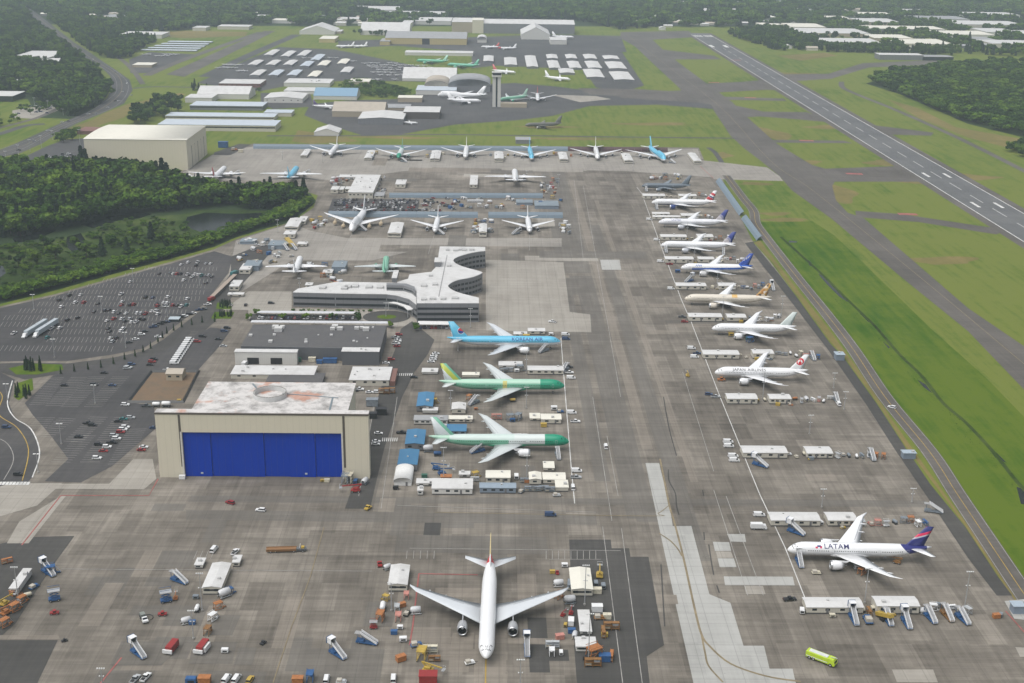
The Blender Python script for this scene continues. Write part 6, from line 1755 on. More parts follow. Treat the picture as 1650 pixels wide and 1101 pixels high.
# packed car park in the middle
sheet('car_park', [(536, 320.5), (676, 322), (673, 344), (528, 343)], 0.19, MLOT)
for r_i, y in enumerate((323.2, 327.5, 331.6, 335.6, 339.6)):
    x = 540 if r_i else 546
    while x < 672:
        if rng.random() < 0.78: far_car(x, y + rng.uniform(-.4, .4), rng.choice('wwwkkkgsbrkg'), 88, .2)
        x += rng.uniform(4.4, 5.6)
for i in range(34):
    far_car(rng.uniform(676, 732), rng.uniform(320, 341), rng.choice('wwkkgsr'), rng.choice([0, 88]), .1)
for i in range(10): lot_car(754 + i * 2.6, 326, 'w', 90, 'in the tight row behind the slate fence', 'tight row of white vans', 'van')
for i in range(16): far_car(rng.uniform(608, 622), rng.uniform(283, 316), rng.choice('wwks'), 88, .1)
for x in np.arange(418, 574, 5.2):
    if rng.random() < 0.8: lot_car(x, 514 + rng.uniform(-.3, .3), rng.choice('kkgsrwbk'), 90, 'between the long car shelters', 'cars between the shelters', z=.14)
for x in np.arange(678, 728, 6):
    lot_car(x, 529, rng.choice('kgbsr'), 90, 'under the canopy of the office building', 'cars under the canopy', z=.14)
for x, y, c, a in ((100, 197.5, 'w', 25), (77, 211, 'w', 205), (142, 184.5, 'w', 28), (154, 183.5, 's', 208), (174, 174, 'w', 35), (192, 163, 'w', 230), (198, 148.5, 'w', 250), (186, 163.5, 'k', 50), (212, 154, 's', 240), (110, 196, 'g', 25), (30, 243, 'k', 205), (55, 228, 's', 25), (205, 135, 'w', 260), (186, 117, 'k', 110), (150, 96, 'w', 130)):
    lot_car(x, y, c, a, 'driving on the highway', 'cars on the highway', z=.06)
for i in range(26): lot_car(rng.uniform(75, 125), rng.uniform(248, 262), rng.choice('wwksg'), 20, 'in the yard left of the cream hangar', 'cars in the yard', z=.06)
for i in range(24): far_car(rng.uniform(25, 85), rng.uniform(170, 186), rng.choice('wwksgb'), 0, .06)
o = _far_cars.build('distant_parked_cars')
o['kind'] = 'stuff'; o['label'] = 'small distant cars packed in the far car parks'
# apron vehicles, larger in view
for x, y, c, a, k, zn in ((345, 888, 'w', 80, 'van', 'behind the gabled trailer near the cross taxi lane'), (379, 892, 'w', 75, 'pickup', 'behind the gabled trailer near the cross taxi lane'), (235, 1094, 'w', 75, 'pickup', 'at the bottom edge'), (218, 1097, 's', 75, 'pickup', 'at the bottom edge'),
                      (365, 1097, 'w', 78, 'van', 'at the bottom edge'), (381, 1097, 'w', 78, 'van', 'at the bottom edge'), (403, 1098, 'y', 80, 'suv', 'at the bottom edge'), (526, 1098, 'w', 90, 'van', 'at the bottom edge'), (634, 1097, 'w', 92, 'van', 'at the bottom edge'),
                      (976, 722, 'w', 90, 'van', 'alone in the wide taxi lane'), (921, 667, 'w', 0, 'van', 'at the noses of the middle stalls'), (927, 681, 'w', 0, 'pickup', 'at the noses of the middle stalls'), (929, 761, 'w', 0, 'van', 'at the noses of the middle stalls'), (923, 788, 'w', 90, 'van', 'at the noses of the middle stalls'),
                      (928, 771, 's', 0, 'pickup', 'at the noses of the middle stalls'), (911, 541, 'w', 0, 'van', 'at the noses of the middle stalls'), (912, 548, 'b', 0, 'van', 'at the noses of the middle stalls'), (916, 593, 'k', 0, 'pickup', 'at the noses of the middle stalls'), (917, 602, 'w', 0, 'pickup', 'at the noses of the middle stalls'), (920, 611, 'w', 0, 'van', 'at the noses of the middle stalls'),
                      (887, 832, 'b', 0, 'van', 'driving along the cross taxi lane'), (420, 824, 'w', 170, 'suv', 'driving along the cross taxi lane'), (371, 812, 'r', 150, 'suv', 'driving along the cross taxi lane'),
                      (1114, 563, 'w', 0, 'van', 'left of the white stall line'), (1119, 577, 'w', 0, 'van', 'left of the white stall line'), (1123, 571, 'b', 0, 'pickup', 'left of the white stall line'), (1173, 714, 'w', 0, 'van', 'left of the white stall line'), (1174, 721, 'w', 0, 'van', 'left of the white stall line'), (1181, 737, 'w', 0, 'van', 'left of the white stall line'), (1183, 744, 'w', 0, 'van', 'left of the white stall line'),
                      (1142, 637, 'b', 0, 'suv', 'left of the white stall line'), (1153, 641, 's', 0, 'pickup', 'left of the white stall line'), (1058, 388, 'w', 0, 'van', 'left of the white stall line'), (1064, 423, 'w', 0, 'van', 'left of the white stall line'), (1081, 467, 'w', 0, 'van', 'left of the white stall line'), (1079, 427, 'r', 0, 'pickup', 'left of the white stall line'), (1103, 520, 'r', 0, 'suv', 'left of the white stall line'), (1099, 512, 'g', 0, 'pickup', 'left of the white stall line'),
                      (1046, 355, 'w', 0, 'van', 'left of the white stall line'), (1223, 832, 'w', 0, 'van', 'left of the white stall line'), (890, 520, 'w', 160, 'pickup', 'on the pale concrete by the office building'), (1437, 658, 'w', 140, 'suv', 'on the perimeter road'), (1351, 653, 'w', 90, 'van', 'among the stands on the right'), (475, 357, 'w', 40, 'suv', 'on the road round the wood'), (388, 393, 'w', 20, 'pickup', 'on the road round the wood'),
                      (443, 413, 'w', 80, 'van', 'near the jet seen from behind above the office'), (413, 396, 'w', 20, 'pickup', 'near the jet seen from behind above the office'), (500, 427, 'w', 0, 'van', 'near the jet seen from behind above the office'), (437, 490, 'k', 0, 'suv', 'on the pale forecourt left of the office'), (396, 493, 'k', 90, 'suv', 'on the lane left of the office'), (372, 493, 'w', 90, 'suv', 'in the cypress bed bay'), (1272, 968, 'k', 10, 'pickup', 'left of the long trailer below the indigo fin')):
    big_car(x, y, c, a, zn, k)
def box_truck(px, py, rz, label, col='w', L=7.5, h=3.1, z=.1, name='box_truck', cat='truck'):
    p = G(px, py)
    t = thing(name, label, cat, (p.x, p.y, z), R(rz))
    MB().bx(-L / 2, L / 2 - 2.0, -1.2, 1.2, .9, h, paint(col)).build('cargo_box', t)
    c = MB(); extrude(c, [(L / 2, .5), (L / 2, 1.4), (L / 2 - .5, 2.3), (L / 2 - 1.9, 2.35), (L / 2 - 1.9, .5)], 1.1, 1.0, paint(col), 1.4); c.build('cab', t)
    MB().add([(L / 2 - .02, -.9, 1.5), (L / 2 - .02, .9, 1.5), (L / 2 - .46, .85, 2.25), (L / 2 - .46, -.85, 2.25)], [(0, 1, 2, 3)], M_GLASS).build('windscreen', t)
    MB().bx(-L / 2, L / 2 - 1, -.5, .5, .5, .88, M_DARK).build('chassis', t)
    for sx in (-L * .3, L * .32):
        for sy in (-1, 1):
            o = obj('wheel', wheel_mesh(.48, .3), t); o.location = (sx, sy * 1.0, .48)
    return t
box_truck(1222, 853, 0, 'white box truck left of the long trailer above the indigo fin')
box_truck(398, 566, 80, 'white box truck behind the white annex')
box_truck(395, 590, 80, 'white box truck beside the low white roof', L=6.5)
box_truck(575, 575, 0, 'white box truck by the grey annex')
for (x, y, lab) in ((46, 541, 'long pale lorry trailer, left of two in the wide car park'), (64, 540, 'long pale lorry with white cab, right of two in the wide car park')):
    p = G(x, y)
    t = thing('lorry', lab, 'lorry', (p.x, p.y, .12), R(81), 'two parked lorries')
    for k in (0, 1): MB().bx(-3 + k * 13.5, 10 + k * 13.5, -1.4, 1.4, 1.1, 4.1, M((0.42, 0.47, 0.50), .4)).build('trailer_box', t)
    MB().bx(-3, 23, -.5, .5, .6, 1.05, M_DARK).build('chassis', t)
    c = MB(); extrude(c, [(-3.3, .5), (-3.3, 2.9), (-5.0, 2.9), (-5.8, 1.6), (-7, 1.4), (-7, .5)], 1.2, 1.1, paint('w'), 1.5); c.build('cab', t)
    for sx in (-6, -2, 8, 9.2, 21, 22.2):
        for sy in (-1, 1):
            o = obj('wheel', wheel_mesh(.5, .35), t); o.location = (sx, sy * 1.1, .5)
# lime fire engine
p = G(1323, 1066)
t = thing('fire_engine', 'lime green airport fire engine driving across the bottom right', 'fire engine', (p.x, p.y, .1), R(-38))
lm = paint('l')
c = MB(); extrude(c, [(5.8, .7), (5.9, 1.5), (5.2, 3.1), (3.2, 3.2), (3.2, .7)], 1.5, 1.35, lm, 1.6); c.build('cab', t)
MB().add([(5.84, -1.2, 1.65), (5.84, 1.2, 1.65), (5.26, 1.15, 2.95), (5.26, -1.15, 2.95)], [(0, 1, 2, 3)], M_GLASS).build('windscreen', t)
MB().bx(-5.8, 3.15, -1.5, 1.5, .8, 3.0, lm).build('body', t)
MB().bx(-4.8, 2.6, -.95, .95, 3.01, 3.25, M((.62, .64, .62), .4)).build('roof_deck', t)
MB().tube((3.6, 0, 3.3), (6.2, 0, 3.7), .16, M_STRUT).build('water_cannon', t)
for s in (-1, 1): MB().bx(-5.5, 3.0, s * 1.53 - .03, s * 1.53 + .03, 1.25, 1.5, M((.7, .7, .7), .4)).build('side_stripe', t)
for sx in (-4.2, -2.6, 4.2):
    for sy in (-1, 1):
        o = obj('wheel', wheel_mesh(.7, .45), t); o.location = (sx, sy * 1.3, .7)

# ---- passenger stairs
_st = {}
def stair_parts(col, hood):
    k = (col, hood)
    if k in _st: return _st[k]
    W_ = M((.74, .75, .76), .4); B_ = paint(col)
    ch = MB().bx(.3, 8.8, -1.1, 1.1, .45, .85, B_).bx(5.5, 8.6, -1.1, 1.1, .86, 1.5, B_)
    ch.bar((8.0, -.9, .9), (8.0, -.9, 4.3), .16, .16, B_).bar((8.0, .9, .9), (8.0, .9, 4.3), .16, .16, B_).bar((3.5, -.9, .9), (6.4, -.9, 3.7), .14, .14, B_).bar((3.5, .9, .9), (6.4, .9, 3.7), .14, .14, B_)
    st = MB().bar((.2, 0, .55), (6.8, 0, 4.35), 1.7, .18, M((.30, .31, .32), .6))
    steps = MB()
    for i in range(16): steps.box((.4 + i * .41, 0, .72 + i * .236), (.26, 1.5, .06), M((.22, .22, .23)))
    rails = []
    for s in (-1, 1):
        r_ = MB()
        P = [(.2, s * .95, .6), (6.8, s * .95, 4.4), (6.8, s * .95, 5.4), (.2, s * .95, 1.6)]
        Q = [(x, y - s * .14, z) for x, y, z in P]
        r_.add(P + Q, [(0, 1, 2, 3), (7, 6, 5, 4), (0, 4, 5, 1), (2, 6, 7, 3), (0, 3, 7, 4), (1, 5, 6, 2)], W_)
        rails.append(('side_panel', r_.mesh('side_panel'), []))
    pf = MB().bx(6.8, 9.2, -1.15, 1.15, 4.28, 4.42, M((.3, .3, .3)))
    parts = [('chassis', ch.mesh('chassis'), []), ('stairway', st.mesh('stairway'), [('tread', steps.mesh('tread'))]), ('platform', pf.mesh('platform'), [])] + rails
    if hood:
        hd = MB().bx(6.8, 9.2, -1.25, -1.13, 4.4, 6.6, W_).bx(6.8, 9.2, 1.13, 1.25, 4.4, 6.6, W_).bx(6.7, 9.3, -1.3, 1.3, 6.61, 6.75, W_)
        parts.append(('canopy', hd.mesh('canopy'), []))
        parts.append(('back_panel', MB().bx(9.2, 9.35, -1.5, 1.5, 4.2, 6.9, B_).mesh('back_panel'), []))
    _st[k] = parts
    return parts
def stairs(px, py, hd, zone, col='B', hood=True, what=None, s=1.0):
    p = G(px, py)
    t = thing('passenger_stairs', '', 'stairs', (p.x, p.y, .1), R(hd), None, s if s != 1 else None)
    stamp(t, stair_parts(col, hood))
    for sx in (1.6, 7.6):
        for sy in (-1, 1):
            o = obj('wheel', wheel_mesh(.36, .24), t); o.location = (sx, sy * .98, .36)
    later(t, what or f"{CN[col]} and white boarding stairs", zone, 'stairs', 'boarding stairs on the apron')
for x, y, h, zn, c, hood in ((234, 1064, 137, 'on the lower left apron', 'B', 1), (557, 1065, 137, 'on the lower left apron', 'B', 1), (609, 1040, 166, 'left of the red-tailed jet', 'B', 0), (88, 931, 140, 'at the end of the stilted trailer', 'B', 1), (302, 943, 150, 'left of the gabled trailer', 'B', 0), (850, 1062, 91, 'right of the red-tailed jet nose', 'B', 1),
                             (1292, 918, 91, 'at the door of the indigo-finned jet', 'B', 1), (1297, 865, 140, 'before the long trailer above the indigo fin', 'B', 1), (1381, 1011, 92, 'before the trailers below the indigo fin', 'B', 1), (1467, 1017, 93, 'before the trailers below the indigo fin', 'B', 1), (1437, 1012, 95, 'before the trailers below the indigo fin', 'B', 0), (1508, 1008, 102, 'right of the pale gabled store', 'B', 0), (1562, 1010, 106, 'right of the pale gabled store', 'B', 0), (1535, 1005, 100, 'right of the pale gabled store', 'n', 0),
                             (1238, 755, 145, 'by the empty stalls', 'B', 1), (1409, 745, 93, 'by the empty stalls', 'e', 0), (1351, 652, 92, 'in the row below the red-disc jet', 'e', 0), (1313, 583, 96, 'in the row above the red-disc jet', 'e', 0), (1247, 470, 93, 'behind the mosaic fin', 'e', 1), (1104, 456, 40, 'above the long trailer by the beige jet', 'B', 1), (1059, 339, 91, 'at the door of the navy-engined jet', 'e', 0), (1042, 310, 91, 'at the door of the grey tanker', 'e', 0), (1074, 409, 91, 'at the front door of the open-doored globe-fin jet', 'e', 0), (1166, 412, 84, 'at the rear door of the open-doored globe-fin jet', 'e', 0),
                             (591, 373, 150, 'at the jet with tan engine covers', 'e', 0), (716, 379, 150, 'at the middle jet before the slate fence', 'e', 0), (825, 379, 40, 'at the last jet before the slate fence', 'e', 0), (901, 743, 96, 'at the nose of the half-painted jet', 'e', 0), (868, 570, 45, 'under the sky blue long jet', 'e', 0), (656, 262, 150, 'at the bright green nose', 'e', 0), (1089, 264, 150, 'at the turned four-engine jet', 'e', 0), (465, 405, 130, 'beside the orange racks', 'e', 0), (478, 404, 130, 'beside the orange racks', 'e', 0),
                             (1520, 828, 165, 'at the right end of the row above the indigo fin', 'e', 0), (490, 280, -30, 'at the blue jet over the tree tops', 'e', 0), (377, 281, -30, 'at the red-finned jet by the wood', 'e', 0), (905, 602, 60, 'at the green primer nose', 'e', 0), (755, 655, 50, 'under the green primer jet wing', 'e', 0), (757, 732, 30, 'under the half-painted jet tail', 'B', 0)):
    stairs(x, y, h, zn, c, bool(hood))

# ---- ground equipment kinds
_ge = {}
def ge(kind, c):
    k = (kind, c)
    if k in _ge: return _ge[k]
    m = paint(c, .5)
    P = []
    wh = []
    if kind == 'work stand':
        f = MB()
        for sx in (-1.8, 1.8):
            for sy in (-1, 1): f.bar((sx, sy, .3), (sx * .8, sy, 3.0), .16, .16, m)
        for sy in (-1, 1): f.bar((-1.8, sy, .4), (1.8, sy, .4), .16, .16, m).bar((-1.7, sy, .5), (1.4, sy, 2.9), .12, .12, m)
        P = [('frame', f.mesh('frame'), []), ('deck', MB().bx(-1.7, 1.7, -1.2, 1.2, 3.0, 3.2, m).mesh('deck'), []), ('guard_rail', MB().bx(-1.7, 1.7, -1.2, -1.12, 3.7, 3.8, m).bx(-1.7, 1.7, 1.12, 1.2, 3.7, 3.8, m).bar((-1.65, -1.15, 3.2), (-1.65, -1.15, 3.8), .08, .08, m).bar((1.65, 1.15, 3.2), (1.65, 1.15, 3.8), .08, .08, m).mesh('guard_rail'), []),
             ('ladder', MB().bar((1.8, 0, .3), (3.4, 0, .3), .9, .1, m).bar((3.4, 0, .3), (1.7, 0, 3.0), .8, .12, M((.4, .4, .4))).mesh('ladder'), [])]
        wh = [(-1.7, -1, .2), (1.7, -1, .2), (-1.7, 1, .2), (1.7, 1, .2)]
    elif kind == 'power cart':
        P = [('housing', MB().bx(-1.6, 1.4, -.9, .9, .55, 1.9, m).bx(-1.5, 1.3, -.8, .8, 1.91, 2.05, m).mesh('housing'), [('grille', MB().bx(-1.63, -1.6, -.7, .7, .8, 1.7, M_DARK).bx(-.9, .9, -.92, -.9, .8, 1.5, M_DARK).mesh('grille'))]), ('tow_bar', MB().bar((1.4, 0, .5), (2.8, 0, .35), .12, .1, M_DARK).mesh('tow_bar'), [])]
        wh = [(-1.1, -.8, .32), (1.0, -.8, .32), (-1.1, .8, .32), (1.0, .8, .32)]
    elif kind == 'boom lift':
        P = [('chassis', MB().bx(-1.6, 1.6, -1.1, 1.1, .5, 1.0, m).bx(-1.2, .8, -.8, .8, 1.01, 1.7, m).mesh('chassis'), []), ('boom', MB().bar((-.8, 0, 1.7), (-2.2, 0, 3.0), .35, .4, m).bar((-2.2, 0, 3.0), (4.6, 0, 2.2), .32, .36, m).mesh('boom'), []), ('basket', MB().bx(4.6, 5.6, -.9, .9, 1.6, 1.72, M_STRUT).bx(4.6, 5.6, -.92, -.86, 2.5, 2.6, M_STRUT).bx(4.6, 5.6, .86, .92, 2.5, 2.6, M_STRUT).bx(5.52, 5.6, -.9, .9, 2.5, 2.6, M_STRUT).bar((4.65, .9, 1.7), (4.65, .9, 2.6), .06, .06, M_STRUT).bar((5.55, -.9, 1.7), (5.55, -.9, 2.6), .06, .06, M_STRUT).mesh('basket'), [])]
        wh = [(-1.1, -1.0, .45), (1.1, -1.0, .45), (-1.1, 1.0, .45), (1.1, 1.0, .45)]
    elif kind == 'scissor lift':
        f = MB()
        for y in (-.7, .7):
            for i in range(3): f.bar((-1.2, y, .9 + i * .7), (1.2, y, 1.6 + i * .7), .12, .1, m).bar((1.2, y, .9 + i * .7), (-1.2, y, 1.6 + i * .7), .12, .1, m)
        P = [('chassis', MB().bx(-1.5, 1.5, -.9, .9, .4, .9, m).mesh('chassis'), []), ('scissor_arm', f.mesh('scissor_arm'), []), ('platform', MB().bx(-1.6, 1.6, -1, 1, 3.0, 3.15, M_STRUT).bx(-1.6, 1.6, -1, -.94, 3.9, 4, m).bx(-1.6, 1.6, .94, 1, 3.9, 4, m).bar((-1.55, -.97, 3.1), (-1.55, -.97, 4), .07, .07, m).bar((1.55, .97, 3.1), (1.55, .97, 4), .07, .07, m).mesh('platform'), [])]
        wh = [(-1.0, -.85, .35), (1.0, -.85, .35), (-1.0, .85, .35), (1.0, .85, .35)]
    elif kind == 'dolly':
        P = [('bed', MB().bx(-1.9, 1.9, -1.0, 1.0, .5, .7, m).mesh('bed'), []), ('load', MB().bx(-1.6, .2, -.85, .85, .71, 1.7, M((.45, .42, .36))).bx(.3, 1.5, -.8, .7, .71, 1.3, m).mesh('load'), []), ('tow_bar', MB().bar((1.9, 0, .5), (3.2, 0, .3), .12, .1, M_DARK).mesh('tow_bar'), [])]
        wh = [(-1.4, -.9, .3), (1.4, -.9, .3), (-1.4, .9, .3), (1.4, .9, .3)]
    elif kind == 'tank cart':
        a = MB(); a.lathe([(-1.7, .05), (-1.6, .6), (-1.2, .8), (1.2, .8), (1.6, .6), (1.7, .05)], m, 14, c=(0, 0, 1.45))
        P = [('tank', a.mesh('tank'), []), ('cradle', MB().bx(-1.5, 1.5, -.7, .7, .45, .66, M_DARK).bar((1.5, 0, .5), (2.7, 0, .35), .12, .1, M_DARK).mesh('cradle'), [])]
        wh = [(-1.1, -.75, .32), (1.1, -.75, .32), (-1.1, .75, .32), (1.1, .75, .32)]
    elif kind == 'tug':
        P = [('body', MB().bx(-1.9, 1.9, -1.0, 1.0, .4, 1.1, m).bx(-.6, .5, -.9, .9, 1.11, 1.2, m).mesh('body'), []), ('cab', MB().bx(-.5, .6, -.85, .85, 1.21, 1.9, M_GLASS).bx(-.6, .7, -.9, .9, 1.91, 2.0, m).mesh('cab'), [])]
        wh = [(-1.2, -.95, .42), (1.2, -.95, .42), (-1.2, .95, .42), (1.2, .95, .42)]
    elif kind == 'engine cradle':
        a = MB(); a.lathe([(-2.2, .7), (-1.6, 1.25), (0, 1.35), (1.9, 1.2), (2.0, .9)], M((.55, .56, .57), .4), 14, c=(0, 0, 1.9))
        P = [('cover', a.mesh('cover'), []), ('frame', MB().bar((-2.2, -1.1, .5), (2.2, -1.1, .5), .2, .25, m).bar((-2.2, 1.1, .5), (2.2, 1.1, .5), .2, .25, m).bar((-1.5, -1.1, .5), (-1.5, 1.1, .5), .2, .2, m).bar((1.5, -1.1, .5), (1.5, 1.1, .5), .2, .2, m).bar((-1.5, -1.1, .5), (-1.5, -1.1, 1.6), .2, .2, m).bar((1.5, 1.1, .5), (1.5, 1.1, 1.6), .2, .2, m).mesh('frame'), [])]
        wh = [(-1.8, -1.1, .3), (1.8, -1.1, .3), (-1.8, 1.1, .3), (1.8, 1.1, .3)]
    elif kind == 'storage box':
        P = [('box', MB().bx(-1.8, 1.8, -1.1, 1.1, .12, 2.2, m).mesh('box'), [('lid', MB().bx(-1.9, 1.9, -1.2, 1.2, 2.21, 2.35, m).mesh('lid'))]), ('skid', MB().bx(-1.6, 1.6, -.9, -.6, 0, .11, M_DARK).bx(-1.6, 1.6, .6, .9, 0, .11, M_DARK).mesh('skid'), [])]
    elif kind == 'rack':
        f = MB()
        for sx in (-2.2, 0, 2.2):
            for sy in (-.6, .6): f.bar((sx, sy, 0), (sx, sy, 2.6), .12, .12, m)
        sh = [('shelf', MB().bx(-2.2, 2.2, -.6, .6, z, z + .1, m).mesh('shelf'), []) for z in (.5, 1.4, 2.3)]
        P = [('frame', f.mesh('frame'), [])] + sh + [('load', MB().bx(-2, -.4, -.5, .5, .61, 1.2, M((.4, .36, .28))).bx(.3, 1.9, -.5, .5, 1.51, 2.1, M((.3, .32, .34))).mesh('load'), [])]
    _ge[k] = (P, wh)
    return _ge[k]
def gear(kind, c, px, py, rz, zone, s=1.0, label=None):
    p = G(px, py)
    t = thing(kind.replace(' ', '_'), '', kind, (p.x, p.y, .11), R(rz), None, s if s != 1 else None)
    P, wh = ge(kind, c)
    stamp(t, P)
    for x, y, r in wh:
        o = obj('wheel', wheel_mesh(r, .2), t); o.location = (x, y, r)
    if label: tag(t, label, kind, 'ground equipment')
    else: later(t, f'{CN[c]} {kind}', zone, kind, 'ground equipment')
    return t
# equipment lined up in each stall row: between and right of its trailers
stall = [(318, 1074, 1094, 1124, 1140, 'in the row above the flag fin'), (352, 1100, 1106, 1126, 1150, 'in the row above the first globe fin'), (386, 1107, 1124, 1150, 1182, 'in the row above the open-doored globe-fin jet'), (422, 1118, 1126, 1152, 1200, 'in the row above the blue-striped jet'),
         (465, 1139, 1157, 1187, 1236, 'in the row above the beige jet'), (516, 1164, 1172, 1204, 1258, 'in the row above the plain white jet'), (576, 1192, 1212, 1249, 1318, 'in the row above the red-disc jet'), (649, 1221, 1239, 1276, 1345, 'in the row below the red-disc jet'), (736, 1271, 1299, 1344, 1424, 'in the row by the empty stalls'),
         (846, 1323, 1333, 1383, 1500, 'in the row above the indigo fin'), (986, 1391, 1411, 1482, 1570, 'in the row below the indigo fin')]
kinds_mid = ['power cart', 'tank cart', 'dolly', 'storage box', 'tank cart', 'power cart']
kinds_out = ['work stand', 'engine cradle', 'power cart', 'work stand', 'dolly', 'scissor lift', 'rack', 'tank cart', 'rack']
for y, a0, a1, b0, b1, zn in stall:
    sc_ = (y + 140) / 990
    x = a0
    while x < a1:
        gear(rng.choice(kinds_mid), rng.choice('cccyyw'), x, y + rng.uniform(-4, 3) * sc_, rng.choice([0, 90, 90]) + rng.uniform(-10, 10), zn, .8)
        x += 12 * sc_ + 1.5
    x = b0 + 6 * sc_
    while x < b1:
        gear(rng.choice(kinds_out), rng.choice('owwwBeeepcs'), x, y + rng.uniform(-7, 4) * sc_, rng.choice([0, 90, 75, 105]) + rng.uniform(-12, 12), zn, .9)
        x += rng.uniform(9, 15) * sc_
    for i in range(2):
        gear(rng.choice(['dolly', 'power cart', 'storage box', 'tug']), rng.choice('kreyyo'), rng.uniform(b0 - 60 * sc_, b0), y + 6 * sc_, rng.uniform(-20, 20), zn, .7)
